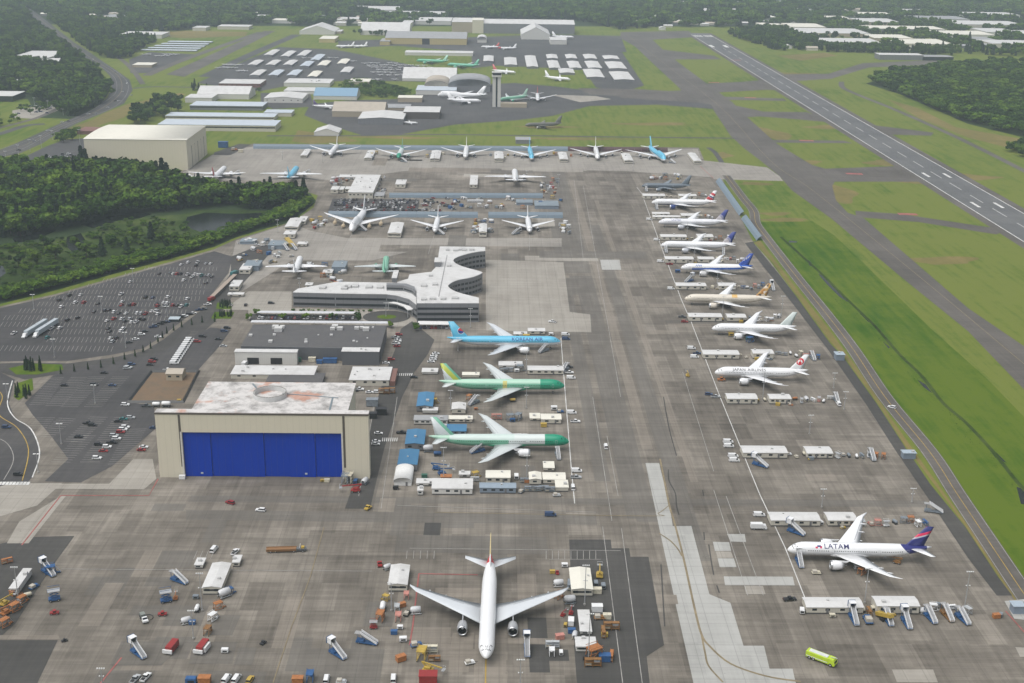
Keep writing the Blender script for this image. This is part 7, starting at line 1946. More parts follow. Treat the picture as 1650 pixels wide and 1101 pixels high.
# listed pieces (seen singly in the photograph)
L1 = 'on the lower left apron'
L2 = 'left of the red-tailed jet'
L3 = 'right of the red-tailed jet'
L4 = 'between the middle stalls'
for k, c, x, y, r_, zn, s in (
    ('scissor lift', 'B', 88, 968, 20, L1, 1.5), ('scissor lift', 'B', 268, 970, 20, L1, 1.5), ('tug', 'r', 88, 990, 10, L1, .9), ('tug', 'r', 262, 992, 5, L1, .9), ('boom lift', 'o', 283, 966, 100, L1, .8), ('tank cart', 'w', 318, 985, 90, L1, 1.1), ('engine cradle', 'w', 300, 1005, 30, L1, .9), ('work stand', 'w', 343, 1000, 60, L1, 1), ('work stand', 'o', 352, 982, 40, L1, 1.0), ('work stand', 'n', 335, 1022, 80, L1, 1),
    ('storage box', 'B', 310, 1006, 0, L1, .7), ('power cart', 'w', 363, 1052, 0, L1, .9), ('tug', 'k', 424, 1038, 60, L1, .7), ('tug', 'k', 104, 1034, 30, L1, .6), ('engine cradle', 's', 362, 962, 40, L1, 1.2), ('work stand', 'B', 370, 958, 40, L1, .9), ('power cart', 'e', 316, 965, 0, L1, .8),
    ('boom lift', 'o', 10, 990, 60, L1, 1.2), ('boom lift', 'y', 8, 975, 70, L1, 1.1), ('work stand', 'o', 24, 985, 60, L1, 1.1), ('work stand', 'o', 8, 1010, 60, L1, 1.1), ('work stand', 'o', 36, 972, 60, L1, 1), ('tank cart', 'c', 45, 963, 30, L1, 1), ('storage box', 'o', 24, 958, 60, L1, 1), ('dolly', 'B', 55, 948, 60, L1, 1.1), ('work stand', 'B', 82, 925, 20, L1, 1.2), ('rack', 'o', 12, 908, 30, L1, 1),
    ('power cart', 'B', 309, 1102, 0, L1, 1.3), ('storage box', 'o', 330, 1101, 0, L1, 1.2), ('storage box', 'o', 480, 1101, 0, L1, 1.1), ('work stand', 'B', 500, 1097, 90, L1, 1.1), ('dolly', 's', 550, 1101, 0, L1, 1),
    ('tug', 'r', 612, 912, 100, L2, 1.0), ('engine cradle', 's', 624, 918, 40, L2, .8), ('work stand', 'o', 613, 1000, 80, L2, 1.2), ('scissor lift', 'r', 602, 1013, 0, L2, 1), ('tank cart', 'w', 617, 983, 90, L2, 1.4), ('work stand', 'y', 622, 968, 150, L2, .8), ('storage box', 'o', 648, 978, 30, L2, .8), ('engine cradle', 'w', 670, 989, 10, L2, 1), ('dolly', 'k', 656, 991, 70, L2, 1), ('work stand', 'p', 642, 1000, 90, L2, 1), ('power cart', 'w', 645, 1014, 0, L2, .8), ('storage box', 'B', 635, 1022, 0, L2, .7),
    ('power cart', 'w', 650, 1034, 5, L2, 1), ('dolly', 'B', 671, 1042, 15, L2, 1.2), ('storage box', 'o', 646, 1065, 30, L2, 1), ('rack', 'c', 693, 1052, 0, L2, 1.3), ('work stand', 'y', 680, 1062, 80, L2, 1.4), ('boom lift', 'y', 690, 1082, -20, L2, 1.2), ('rack', 'n', 700, 1066, 0, L2, 1), ('dolly', 'w', 757, 1070, 20, L2, 1), ('work stand', 's', 640, 985, 90, L2, .9), ('work stand', 'p', 655, 965, 90, L2, .9), ('storage box', 'r', 690, 1101, 0, L2, 1.8),
    ('power cart', 'w', 910, 914, 0, L3, .9), ('storage box', 'y', 890, 924, 0, L3, .6), ('tug', 'r', 898, 925, 90, L3, .7), ('engine cradle', 'w', 900, 945, 8, L3, 1), ('rack', 'e', 917, 948, 85, L3, 1.2), ('boom lift', 'y', 966, 930, 85, L3, 1.3), ('power cart', 'e', 960, 944, 90, L3, 1), ('power cart', 'e', 972, 948, 90, L3, 1), ('storage box', 'c', 962, 956, 0, L3, 1), ('work stand', 'o', 900, 965, 45, L3, .9), ('engine cradle', 'e', 918, 972, 10, L3, 1.1), ('boom lift', 'r', 907, 993, 60, L3, .7), ('boom lift', 'r', 920, 990, 80, L3, .8),
    ('storage box', 'w', 920, 1006, 85, L3, 1), ('power cart', 'y', 911, 1010, 80, L3, .7), ('storage box', 'B', 921, 1020, 0, L3, .8), ('engine cradle', 'c', 926, 1028, 80, L3, .8), ('storage box', 'w', 962, 985, 0, L3, 1.2), ('dolly', 'n', 966, 998, 0, L3, 1.2), ('storage box', 'c', 978, 997, 0, L3, .9), ('rack', 'n', 985, 1015, 0, L3, 1.4), ('rack', 'n', 972, 1024, 90, L3, 1.2), ('storage box', 'y', 974, 1026, 0, L3, .7), ('storage box', 'p', 902, 1030, 15, L3, .9), ('rack', 's', 890, 1044, 0, L3, 1.2), ('work stand', 'w', 889, 1056, 90, L3, .9), ('power cart', 'w', 904, 1055, 90, L3, .8),
    ('work stand', 'o', 957, 1062, 30, L3, 1.6), ('storage box', 'B', 974, 1065, 0, L3, 1.2), ('rack', 'n', 955, 1074, 0, L3, 1.4), ('rack', 'o', 985, 1062, 80, L3, 1.1), ('power cart', 'k', 944, 1063, 70, L3, .9),
    ('boom lift', 'r', 573, 793, 180, 'before the blue-door hangar', 1.4), ('power cart', 'B', 573, 779, 80, 'before the blue-door hangar', 1), ('work stand', 'e', 557, 778, 80, 'before the blue-door hangar', 1.4), ('work stand', 'c', 563, 777, 80, 'before the blue-door hangar', 1.4), ('engine cradle', 'e', 588, 780, 70, 'before the blue-door hangar', 1), ('storage box', 'c', 527, 777, 0, 'before the blue-door hangar', .7), ('power cart', 'y', 520, 777, 0, 'before the blue-door hangar', .7), ('storage box', 'w', 294, 772, 0, 'before the blue-door hangar', .8), ('tug', 'y', 593, 821, 60, 'before the blue-door hangar', 1),
    ('boom lift', 'B', 703, 757, 0, L4, 1.2), ('boom lift', 'B', 712, 765, 20, L4, 1.2), ('storage box', 'o', 719, 777, 0, L4, 1.5), ('storage box', 'G', 684, 770, 0, L4, .8), ('tank cart', 'B', 705, 735, 0, L4, 1.2), ('engine cradle', 'e', 690, 728, 10, L4, 1.2), ('work stand', 'e', 838, 598, 0, L4, 1.2), ('rack', 'e', 820, 600, 0, L4, 1.2), ('rack', 'e', 812, 601, 20, L4, 1.2), ('power cart', 'w', 833, 600, 0, L4, 1), ('storage box', 'y', 848, 546, 0, L4, 1.2), ('power cart', 'w', 888, 541, 0, L4, 1), ('rack', 'p', 800, 676, 0, L4, 1.3), ('work stand', 'e', 822, 678, 20, L4, 1.2),
    ('work stand', 'e', 835, 677, 60, L4, 1.2), ('power cart', 'B', 826, 680, 0, L4, 1), ('storage box', 'y', 876, 688, 0, L4, .9), ('power cart', 'w', 893, 661, 0, L4, 1.2), ('dolly', 'B', 903, 665, 0, L4, 1), ('tank cart', 'y', 826, 648, 0, L4, 1), ('power cart', 'o', 767, 661, 0, L4, .7), ('work stand', 'o', 756, 645, 60, L4, 1), ('work stand', 'y', 766, 770, 30, L4, 1), ('rack', 's', 765, 776, 0, L4, 1), ('power cart', 'w', 832, 772, 90, L4, 1.2), ('rack', 'e', 845, 778, 0, L4, 1), ('rack', 'e', 853, 792, 0, L4, 1.1), ('rack', 'e', 864, 792, 0, L4, 1.1), ('rack', 'e', 876, 791, 0, L4, 1.1),
    ('rack', 'e', 886, 793, 0, L4, 1.1), ('dolly', 's', 897, 800, 0, L4, 1), ('dolly', 'e', 840, 794, 60, L4, 1), ('storage box', 'o', 849, 778, 0, L4, .7), ('power cart', 'k', 638, 789, 0, L4, .9), ('work stand', 'y', 700, 650, 0, L4, .9),
    ('power cart', 'B', 1092, 440, 0, 'under the blue-striped jet', 1.3), ('power cart', 'y', 1178, 542, 0, 'under the plain white jet', 1.2), ('work stand', 'B', 1208, 552, 30, 'under the plain white jet', 1.2), ('power cart', 't', 1205, 548, 0, 'under the plain white jet', 1), ('tug', 'o', 1162, 614, 0, 'at the nose of the red-disc jet', 1.2), ('boom lift', 'y', 1108, 607, 88, 'alone left of the red-disc jet', 1.0), ('work stand', 'o', 1388, 926, 40, 'under the indigo-finned jet wing', 1), ('power cart', 's', 1382, 918, 0, 'under the indigo-finned jet wing', 1.1), ('boom lift', 'n', 1445, 908, 150, 'under the indigo-finned jet tail', 1), ('dolly', 'c', 1315, 925, 0, 'under the indigo-finned jet nose', 1), ('dolly', 'B', 1398, 1002, 90, 'before the trailers below the indigo fin', 1.5), ('rack', 'n', 1400, 990, 90, 'before the trailers below the indigo fin', 1), ('power cart', 'c', 1341, 995, 0, 'before the trailers below the indigo fin', .8), ('power cart', 'w', 1292, 988, 80, 'left of the long trailer below the indigo fin', 1), ('storage box', 'o', 1605, 996, 10, 'at the apron corner', .8), ('power cart', 'e', 1612, 994, 60, 'at the apron corner', .8),
    ('storage box', 'B', 360, 238, 0, 'in the yard beside the cream hangar', 3), ('dolly', 'o', 378, 243, 0, 'in the yard beside the cream hangar', 2), ('storage box', 'c', 388, 246, 0, 'in the yard beside the cream hangar', 1.5), ('storage box', 'B', 515, 586, 0, 'behind the workshop', 1), ('storage box', 'B', 527, 585, 0, 'behind the workshop', 1.3), ('storage box', 'B', 537, 585, 0, 'behind the workshop', 1.3), ('storage box', 'G', 481, 583, 0, 'behind the workshop', 1), ('storage box', 'c', 503, 583, 0, 'behind the workshop', 1.2), ('rack', 'n', 628, 634, 0, 'beside the depot', 1.4), ('rack', 'n', 619, 635, 0, 'beside the depot', 1.4), ('storage box', 'e', 600, 654, 0, 'right of the blue-door hangar', 1.8), ('storage box', 'k', 615, 668, 0, 'right of the blue-door hangar', 1.6), ('storage box', 'k', 600, 674, 0, 'right of the blue-door hangar', 1.4), ('tank cart', 'w', 252, 656, 0, 'by the brown basin', 1.3), ('tank cart', 'w', 268, 656, 0, 'by the brown basin', 1.5), ('power cart', 'y', 289, 648, 0, 'by the brown basin', .8)):
    gear(k, c, x, y, r_, zn, s)
for i in range(170):      # crowded store yard and racks above the office and along the centre rows
    zn, x, y = rng.choice([('in the store yard by the road bend', rng.uniform(385, 470), rng.uniform(388, 425)), ('in the yard behind the slate fence', rng.uniform(800, 905), rng.uniform(318, 338)), ('in the yard behind the slate fence', rng.uniform(725, 800), rng.uniform(318, 337)), ('by the middle fence gap', rng.uniform(762, 795), rng.uniform(356, 378)), ('beside the last jet before the slate fence', rng.uniform(903, 918), rng.uniform(360, 378)),
                          ('left of the jet with tan covers', rng.uniform(498, 525), rng.uniform(352, 372)), ('beside the grey tanker jet', rng.uniform(1045, 1105), rng.uniform(283, 291)), ('by the stand of the jet seen from behind', rng.uniform(872, 900), rng.uniform(290, 316)), ('right of the green jet behind the office', rng.uniform(520, 556), rng.uniform(425, 462)), ('by the white-roofed building', rng.uniform(535, 560), rng.uniform(288, 300))])
    gear(rng.choice(['work stand', 'power cart', 'storage box', 'rack', 'dolly', 'engine cradle']), rng.choice('ooweBycesrw'), x, y, rng.uniform(0, 180), zn, 1.1)
for y, xs in ((252, (595, 702, 805, 908, 1013)),):
    for x in xs:
        for k in range(4): gear(rng.choice(['work stand', 'power cart', 'storage box']), rng.choice('oyce'), x + rng.uniform(-16, 14), y + rng.uniform(-6, 8), 80, 'beside the stall trailers of the far row', 1.1)
# special pieces
box_truck(378, 443, 70, 'teal lorry at the upper end of the covered walkway', 't', 9)
box_truck(341, 485, 70, 'red lorry at the lower end of the covered walkway', 'r', 7)
for x, y, r_, lab in ((468, 397, 118, 'large yellow covered gangway in the store yard'), (1424, 1000, -65, 'yellow covered gangway among the boarding stairs')):
    p = G(x, y)
    t = thing('covered_gangway', lab, 'gangway', (p.x, p.y, .1), R(r_))
    k = 1.0 if x < 1000 else .45
    MB().bar((-9 * k, 0, 1.2), (9 * k, 0, 4.2), 3.2 * (k + .2), 2.4 * (k + .2), paint('y')).build('tunnel', t)
    MB().bx(-2 * k, 2 * k, -1.6, 1.6, .4, 1.2, M_DARK).build('chassis', t)
    for sx in (-1.5 * k, 1.5 * k):
        for sy in (-1, 1):
            o = obj('wheel', wheel_mesh(.42, .3), t); o.location = (sx, sy * 1.3, .42)
for x, y, r_, lab in ((278, 1040, 78, 'red and white air-start unit, left of a pair'), (327, 1040, 78, 'red and white air-start unit, right of a pair')):
    p = G(x, y + 8)
    t = thing('air_start_unit', lab, 'air-start unit', (p.x, p.y, .1), R(r_), 'pair of red units')
    s = 1 if x > 300 else -1
    MB().bx(-3.2, 3.2, -1.3, 1.3, .6, 3.2, paint('r')).build('housing', t)
    MB().bx(-2.4, 2.2, -1.4 * s - .8, -1.4 * s + .8 if False else -1.4 * s + .05, .6, 2.6, paint('w')).build('side_cabinet', t)
    MB().bx(-3.9, -3.25, -1.6, 2.2, .8, 2.2, paint('w')).build('control_panel', t)
    for sx in (-2, 2):
        for sy in (-1, 1):
            o = obj('wheel', wheel_mesh(.42, .3), t); o.location = (sx, sy * 1.1, .42)
p = G(232, 1000)
t = thing('service_truck', 'white service truck with black hose reel on the lower left apron', 'truck', (p.x, p.y, .1), R(-60))
MB().bx(-3.2, .8, -1.1, 1.1, .8, 1.3, M_DARK).build('flatbed', t)
MB().bx(-2.8, -.4, -.9, .9, 1.31, 2.4, M((.2, .22, .2))).build('pump', t)
c = MB(); extrude(c, [(3, .6), (3, 1.3), (2.2, 1.5), (1.7, 2.2), (.9, 2.2), (.9, .6)], 1.1, .95, paint('w'), 1.4); c.build('cab', t)
MB().add([(2.2, -.9, 1.52), (2.2, .9, 1.52), (1.74, .85, 2.15), (1.74, -.85, 2.15)], [(0, 1, 2, 3)], M_GLASS).build('windscreen', t)
hb = MB()
hp = [Vector((-1 + 2.2 * math.cos(a), 2.2 + 1.6 * math.sin(a), .25)) for a in np.linspace(0, 5.2, 14)]
for a, b_ in zip(hp, hp[1:]): hb.tube(a, b_, .12, M_DARK, n=5)
hb.build('hose', t)
for sx in (-2, 2.1):
    for sy in (-1, 1):
        o = obj('wheel', wheel_mesh(.45, .3), t); o.location = (sx, sy * .95, .45)
p = G(459, 889)
t = thing('cargo_loader', 'long brown and tan loader lying on the cross taxi lane edge', 'cargo loader', (p.x, p.y, .1), R(4))
nb = M((.23, .12, .05), .6)
MB().bx(-8, 5, -1.3, 1.3, .7, 1.5, nb).bx(-8.2, 5.2, -1.45, -1.25, 1.5, 1.8, nb).bx(-8.2, 5.2, 1.25, 1.45, 1.5, 1.8, nb).build('hopper', t)
MB().bx(5.2, 9.5, -1, 1, .7, 1.6, M((.12, .13, .14))).build('engine_deck', t)
MB().bx(7.2, 8.6, -.8, .8, 1.61, 2.3, paint('y')).build('cab', t)
MB().tube((6.5, 0, 1.6), (6.9, 0, 3.6), .15, paint('w')).build('mast', t)
for sx in (-6, -4, 4, 8):
    for sy in (-1, 1):
        o = obj('wheel', wheel_mesh(.5, .35), t); o.location = (sx, sy * 1.1, .5)
# ---- light masts
gp = 'light masts'
def mast(px, py, topy, zone, kind='apron'):
    p = G(px, py)
    h = ZY(px, topy, p.y).z
    t = thing('light_mast', '', 'light mast', (p.x, p.y, 0.1))
    lampm = M((.70, .71, .70), .3)
    MB().tube((0, 0, 0), (0, 0, h), .22, M_STRUT, .13, 8).build('pole', t)
    MB().tube((0, 0, 0), (0, 0, .6), .5, M((.35, .34, .32)), n=8).build('footing', t)
    if kind == 'apron':
        MB().bar((-1.3, 0, h), (1.3, 0, h), .14, .14, M_STRUT).build('crossarm', t)
        for x in (-1.2, -.4, .4, 1.2): MB().box((x, -.25, h + .25), (.5, .5, .35), lampm).build('floodlight', t)
        MB().bar((-.8, 0, h * .62), (.8, 0, h * .62), .12, .12, M_STRUT).build('lower_arm', t)
        for x in (-.7, .7): MB().box((x, -.22, h * .62 + .2), (.4, .4, .3), lampm).build('floodlight', t)
    else:
        for x in (-1, 1): MB().box((x * .95, 0, h), (1.3, .8, .3), lampm).build('lamp_head', t)
    later(t, 'tall light mast' if kind == 'apron' else 'street lamp pole', zone, 'light mast' if kind == 'apron' else 'lamp pole', gp)
for x, y, ty in ((1393, 972, 917), (1554, 980, 922), (1229, 642, 601), (1164, 508, 478), (1118, 424, 396), (1107, 379, 360), (1324, 818, 789), (1469, 810, 788), (1343, 626, 602), (1259, 510, 478), (1304, 700, 670), (1360, 660, 632), (1155, 465, 440)):
    mast(x, y, ty, 'among the right-hand stalls')
for x, y, ty in ((848, 602, 566), (848, 658, 625), (848.5, 778, 735), (738, 566, 545), (726, 662, 630), (715, 778, 722), (1020, 275, 262)): mast(x, y, ty, 'among the middle stalls')
for x, y, ty in ((30, 968, 915), (326, 985, 925), (631, 985, 940), (838, 1118, 1064), (942, 975, 912), (948, 1065, 990), (312, 1030, 985), (166, 1110, 1078)): mast(x, y, ty, 'on the near apron')
for x, y, ty in ((448, 375, 355), (483, 470, 449), (758, 528, 498), (622, 510, 489), (455, 257, 245), (700, 262, 247), (900, 300, 282), (520, 262, 247), (849, 288, 276)): mast(x, y, ty, 'round the centre rows')
for x, y, ty in ((55, 500, 475), (164, 504, 478), (88, 577, 547), (203, 561, 536), (215, 456, 433), (321.6, 461, 441), (270, 511, 494)): mast(x, y, ty, 'in the wide car park by the wood', 'lot')
for x, y, ty in ((12.6, 645, 619), (99, 716, 683), (153.5, 651, 621), (62, 762, 732)): mast(x, y, ty, 'left of the blue-door hangar', 'lot')
for x, y, ty in ((10, 262, 244), (30, 252, 234), (48.7, 245, 225), (67, 239, 219), (84.5, 226, 211), (130, 242, 209), (102, 186, 176), (56, 173, 158), (78, 180, 163)): mast(x, y, ty, 'along the highway', 'lot')
# ---- light aircraft on the tie-downs
def light_plane_mesh():
    m = MB()
    w = M((.72, .73, .74), .4)
    m.lathe([(3.4, .1), (2.6, .5), (.8, .62), (-1.5, .4), (-4.2, .1)], w, 8, c=(0, 0, 1.3))
    m.bx(-.1, 1.3, -5.4, 5.4, 1.95, 2.12, w)
    m.bx(-4.3, -3.4, -1.7, 1.7, 1.35, 1.45, w)
    m.add([(-3.3, -.06, 1.4), (-4.4, -.06, 1.4), (-4.5, -.06, 2.6), (-4.0, -.06, 2.6), (-3.3, .06, 1.4), (-4.4, .06, 1.4), (-4.5, .06, 2.6), (-4.0, .06, 2.6)], [(0, 1, 2, 3), (7, 6, 5, 4), (3, 2, 6, 7), (1, 5, 6, 2), (0, 3, 7, 4)], w)
    for x, y in ((2.2, 0), (.3, 1.1), (.3, -1.1)): m.tube((x, y - .1, .3), (x, y + .1, .3), .3, M_TYRE, n=6); m.bar((x, y, .3), (x * .8, y * .4, 1.1), .1, .1, w)
    m.bx(.9, 1.7, -.5, .5, 1.75, 1.94, M_GLASS)
    return m.mesh('light_aircraft')
LPM = light_plane_mesh()
for y, xa, xb, st_ in ((103.5, 588, 650, 9), (107, 595, 690, 10), (110.5, 600, 700, 10), (114.5, 598, 700, 11), (118.5, 602, 690, 11), (122.5, 600, 685, 12), (95, 490, 545, 10), (111, 352, 380, 6), (106, 362, 392, 7), (116, 385, 398, 6), (89, 232, 290, 9), (91.5, 245, 275, 10), (100, 552, 575, 9), (130, 585, 640, 13)):
    x = xa
    while x < xb:
        if rng.random() < .85:
            p = G(x, y + rng.uniform(-.5, .5))
            o = obj('light_aircraft', LPM)
            o.location = (p.x, p.y, .06)
            o.scale = (1.25,) * 3
            o.rotation_euler = (0, 0, R(rng.choice([60, 240]) + rng.uniform(-15, 15)))
            later(o, 'small white propeller plane', 'on the far tie-down ramp' if x > 470 else 'beside the short runway', 'light aircraft', 'tied-down light aircraft')
        x += st_ * rng.uniform(.8, 1.15)
# ================================================================== TREES
def leaf_mat(name, a, b, c):
    n = NT(name)
    oi = n.n('ShaderNodeObjectInfo')
    f = n.noise(n.coord(), 0.35, 3, 0.7)
    g = n.noise(n.coord(), 2.2, 2, 0.6)
    s = n.math('ADD', n.math('MULTIPLY', f, 0.3), n.math('ADD', n.math('MULTIPLY', g, 0.2), n.math('MULTIPLY', oi.outputs['Random'], 0.5)))
    m = n.out(n.ramp(s, [(0.25, a), (0.5, b), (0.75, c)]), 0.75, spec=0.15)
    return m
LEAF = leaf_mat('leaf_green', (0.011, 0.032, 0.004), (0.034, 0.080, 0.007), (0.090, 0.150, 0.014))
LEAFB = leaf_mat('leaf_bright', (0.024, 0.062, 0.004), (0.056, 0.120, 0.007), (0.115, 0.190, 0.016))
LEAFD = leaf_mat('needle_dark', (0.008, 0.022, 0.010), (0.017, 0.038, 0.015), (0.032, 0.058, 0.022))
BARK = M((0.075, 0.055, 0.04), 0.9, wear=.3, scale=3)
def crown_mesh(kind, seed, n, mat, size=1.0):
    """unit tree about 1 m tall: clumps of leaf-sized quads through the crown's volume"""
    r = np.random.default_rng(seed)
    if kind == 'broad':
        k = 9
        cs = np.column_stack([r.normal(0, .17, k), r.normal(0, .17, k), r.uniform(.42, .82, k)])
        rs = r.uniform(.13, .23, k)
        idx = r.integers(0, k, n)
        d = r.normal(size=(n, 3)); d /= np.linalg.norm(d, axis=1)[:, None]
        rad = rs[idx] * r.uniform(.55, 1.08, n)
        pos = cs[idx] + d * rad[:, None] * np.array([1, 1, .85])
        nrm = d + r.normal(0, .45, (n, 3))
        sz = r.uniform(.035, .07, n) * size
    else:
        h = r.uniform(0.08, 1, n) ** 0.8
        lay = np.floor(h * 11) / 11 + r.uniform(0, .05, n)
        th = r.uniform(0, 2 * np.pi, n)
        rad = (1.02 - lay) * .21 * r.uniform(.35, 1.1, n)
        pos = np.column_stack([rad * np.cos(th), rad * np.sin(th), np.clip(lay - rad * .25, .06, 1.0)])
        nrm = np.column_stack([np.cos(th), np.sin(th), np.full(n, .9)]) + r.normal(0, .4, (n, 3))
        sz = r.uniform(.025, .055, n) * size
    nrm /= np.linalg.norm(nrm, axis=1)[:, None]
    ref = np.where(np.abs(nrm[:, 2:3]) > .9, np.array([[1., 0, 0]]), np.array([[0, 0, 1.]]))
    u = np.cross(nrm, ref); u /= np.linalg.norm(u, axis=1)[:, None]
    v = np.cross(nrm, u)
    a = r.uniform(0, np.pi, n)[:, None]
    u2, v2 = u * np.cos(a) + v * np.sin(a), -u * np.sin(a) + v * np.cos(a)
    s = sz[:, None]
    V = np.stack([pos - u2 * s - v2 * s * .7, pos + u2 * s - v2 * s * .7, pos + u2 * s * .8 + v2 * s, pos - u2 * s * .8 + v2 * s], 1).reshape(-1, 3)
    me = bpy.data.meshes.new('crown')
    me.from_pydata([tuple(x) for x in V], [], [(4 * i, 4 * i + 1, 4 * i + 2, 4 * i + 3) for i in range(n)])
    me.materials.append(mat)
    return me
def trunk_mesh(kind):
    m = MB()
    if kind == 'broad':
        m.tube((0, 0, 0), (0.01, 0, .45), .022, BARK, .014)
        for a in range(4): m.tube((0.01, 0, .36 + a * .03), (.16 * math.cos(a * 1.7), .16 * math.sin(a * 1.7), .62), .011, BARK, .004, 5)
    else:
        m.tube((0, 0, 0), (0, 0, .95), .014, BARK, .003)
    return m.mesh('trunk')
TRK = {k: trunk_mesh(k) for k in ('broad', 'fir')}
CR = {('broad', 0): [crown_mesh('broad', s, 620, LEAF) for s in (1, 2, 3, 4)], ('broad', 1): [crown_mesh('broad', s, 620, LEAFB) for s in (11, 12, 13)], ('fir', 0): [crown_mesh('fir', s, 560, LEAFD) for s in (21, 22, 23)]}
def inside(p, poly):
    x, y = p; c = False
    for i in range(len(poly)):
        (x1, y1), (x2, y2) = poly[i], poly[i - 1]
        if (y1 > y) != (y2 > y) and x < (x2 - x1) * (y - y1) / (y2 - y1) + x1: c = not c
    return c
def tree(px, py, h, kind, v, name, what, zone, group, wide=1.0):
    p = G(px, py)
    t = thing(name, '', 'tree', (p.x, p.y, 0), rng.uniform(0, 6.28), None, (h * wide, h * wide, h))
    obj('trunk', TRK[kind], t)
    obj('crown', rng.choice(CR[(kind, v)]), t)
    later(t, what, zone, 'tree', group)
    return t
def scatter_world(poly_w, n):
    xs = [p[0] for p in poly_w]; ys = [p[1] for p in poly_w]
    out = []
    tries = 0
    while len(out) < n and tries < n * 30:
        tries += 1
        q = (rng.uniform(min(xs), max(xs)), rng.uniform(min(ys), max(ys)))
        if inside(q, poly_w): out.append(q)
    return out
# source trees for the masses nobody could count (not linked to the scene themselves)
def joined_tree(kind, v, i):
    src = CR[(kind, v)][i]
    o = bpy.data.objects.new('forest_source', src)
    return o
def gn_forest(name, label, pts, srcs, smin, smax, wide=1.0):
    """a mass of trees: one object of kind stuff, trees instanced on its points"""
    me = bpy.data.meshes.new(name)
    me.from_pydata([(p[0], p[1], p[2] if len(p) > 2 else 0) for p in pts], [], [])
    o = obj(name, me)
    o['kind'] = 'stuff'; o['label'] = label; o['category'] = 'forest'
    ng = bpy.data.node_groups.new('forest_' + name, 'GeometryNodeTree')
    ng.interface.new_socket('Geometry', in_out='INPUT', socket_type='NodeSocketGeometry')
    ng.interface.new_socket('Geometry', in_out='OUTPUT', socket_type='NodeSocketGeometry')
    N = ng.nodes
    gi, go = N.new('NodeGroupInput'), N.new('NodeGroupOutput')
    gtis = N.new('GeometryNodeGeometryToInstance')
    for s in srcs:
        oi = N.new('GeometryNodeObjectInfo')
        oi.inputs['Object'].default_value = s
        oi.inputs['As Instance'].default_value = True
        ng.links.new(oi.outputs['Geometry'], gtis.inputs[0])
    iop = N.new('GeometryNodeInstanceOnPoints')
    iop.inputs['Pick Instance'].default_value = True
    rv = N.new('FunctionNodeRandomValue'); rv.data_type = 'FLOAT'
    rv.inputs[2].default_value = smin; rv.inputs[3].default_value = smax; rv.inputs['Seed'].default_value = 3
    ri = N.new('FunctionNodeRandomValue'); ri.data_type = 'INT'
    ri.inputs[4].default_value = 0; ri.inputs[5].default_value = len(srcs) - 1; ri.inputs['Seed'].default_value = 5
    rr = N.new('FunctionNodeRandomValue'); rr.data_type = 'FLOAT_VECTOR'
    rr.inputs[0].default_value = (0, 0, 0); rr.inputs[1].default_value = (0, 0, 6.28); rr.inputs['Seed'].default_value = 9
    cx = N.new('ShaderNodeCombineXYZ')
    mw = N.new('ShaderNodeMath'); mw.operation = 'MULTIPLY'; mw.inputs[1].default_value = wide
    ng.links.new(rv.outputs[1], mw.inputs[0])
    ng.links.new(mw.outputs[0], cx.inputs[0]); ng.links.new(mw.outputs[0], cx.inputs[1]); ng.links.new(rv.outputs[1], cx.inputs[2])
    # the list of sources becomes a list of instances
    ng.links.new(gi.outputs[0], iop.inputs['Points'])
    ng.links.new(gtis.outputs[0], iop.inputs['Instance'])
    ng.links.new(ri.outputs[2], iop.inputs['Instance Index'])
    ng.links.new(rr.outputs[0], iop.inputs['Rotation'])
    ng.links.new(cx.outputs[0], iop.inputs['Scale'])
    ng.links.new(iop.outputs[0], go.inputs[0])
    md = o.modifiers.new('forest', 'NODES')
    md.node_group = ng
    return o
S_BROAD = [joined_tree('broad', 0, i) for i in range(4)]
S_BRIGHT = [joined_tree('broad', 1, i) for i in range(3)]
S_FIR = [joined_tree('fir', 0, i) for i in range(3)]
# --- wood behind the wetland: nearest trees singly, the rest as one mass
F1 = [(-140, 290), (60, 278), (130, 277), (210, 285), (285, 300), (310, 312), (345, 318), (420, 318), (492, 322), (496, 329), (480, 337), (400, 337), (330, 334), (280, 340), (190, 346), (150, 360), (90, 372), (20, 384), (-140, 400)]
w1 = [(G(*q).x, G(*q).y) for q in F1]
pts = scatter_world(w1, 1250)
pts.sort(key=lambda q: q[1])
near, rest = pts[:70], pts[70:]
for q in near:
    px = PX((q[0], q[1], 0))
    k = 'fir' if rng.random() < .12 else 'broad'
    tree(px[0], px[1], rng.uniform(13, 20), k, 0, 'conifer' if k == 'fir' else 'broadleaf_tree', 'dark conifer' if k == 'fir' else 'dark green broadleaf tree', 'at the wood edge behind the wetland', 'trees of the wood behind the wetland', 1.0 if k == 'fir' else 1.15)
gn_forest('wood', 'dense dark green wood between the wetland and the cream hangar', [q for i, q in enumerate(rest) if i % 5], S_BROAD + S_BRIGHT[:2], 8, 21, 1.2)
gn_forest('conifer_wood', 'dark conifers standing through the left wood', [q for i, q in enumerate(rest) if i % 5 == 0], S_FIR, 15, 24, 1.15)
for x, y, h in ((263, 301, 30), (254, 299, 26), (133, 276, 28), (140, 278, 26), (270, 302, 26), (205, 296, 25), (190, 294, 25), (478, 326, 22), (490, 324, 23)):
    tree(x, y, h, 'fir' if x != 205 and x != 190 else 'broad', 0, 'conifer' if x not in (205, 190) else 'broadleaf_tree', 'tall conifer' if x not in (205, 190) else 'tall broadleaf tree', 'rising before the cream hangar wall', 'tall trees before the cream hangar', 1.2)
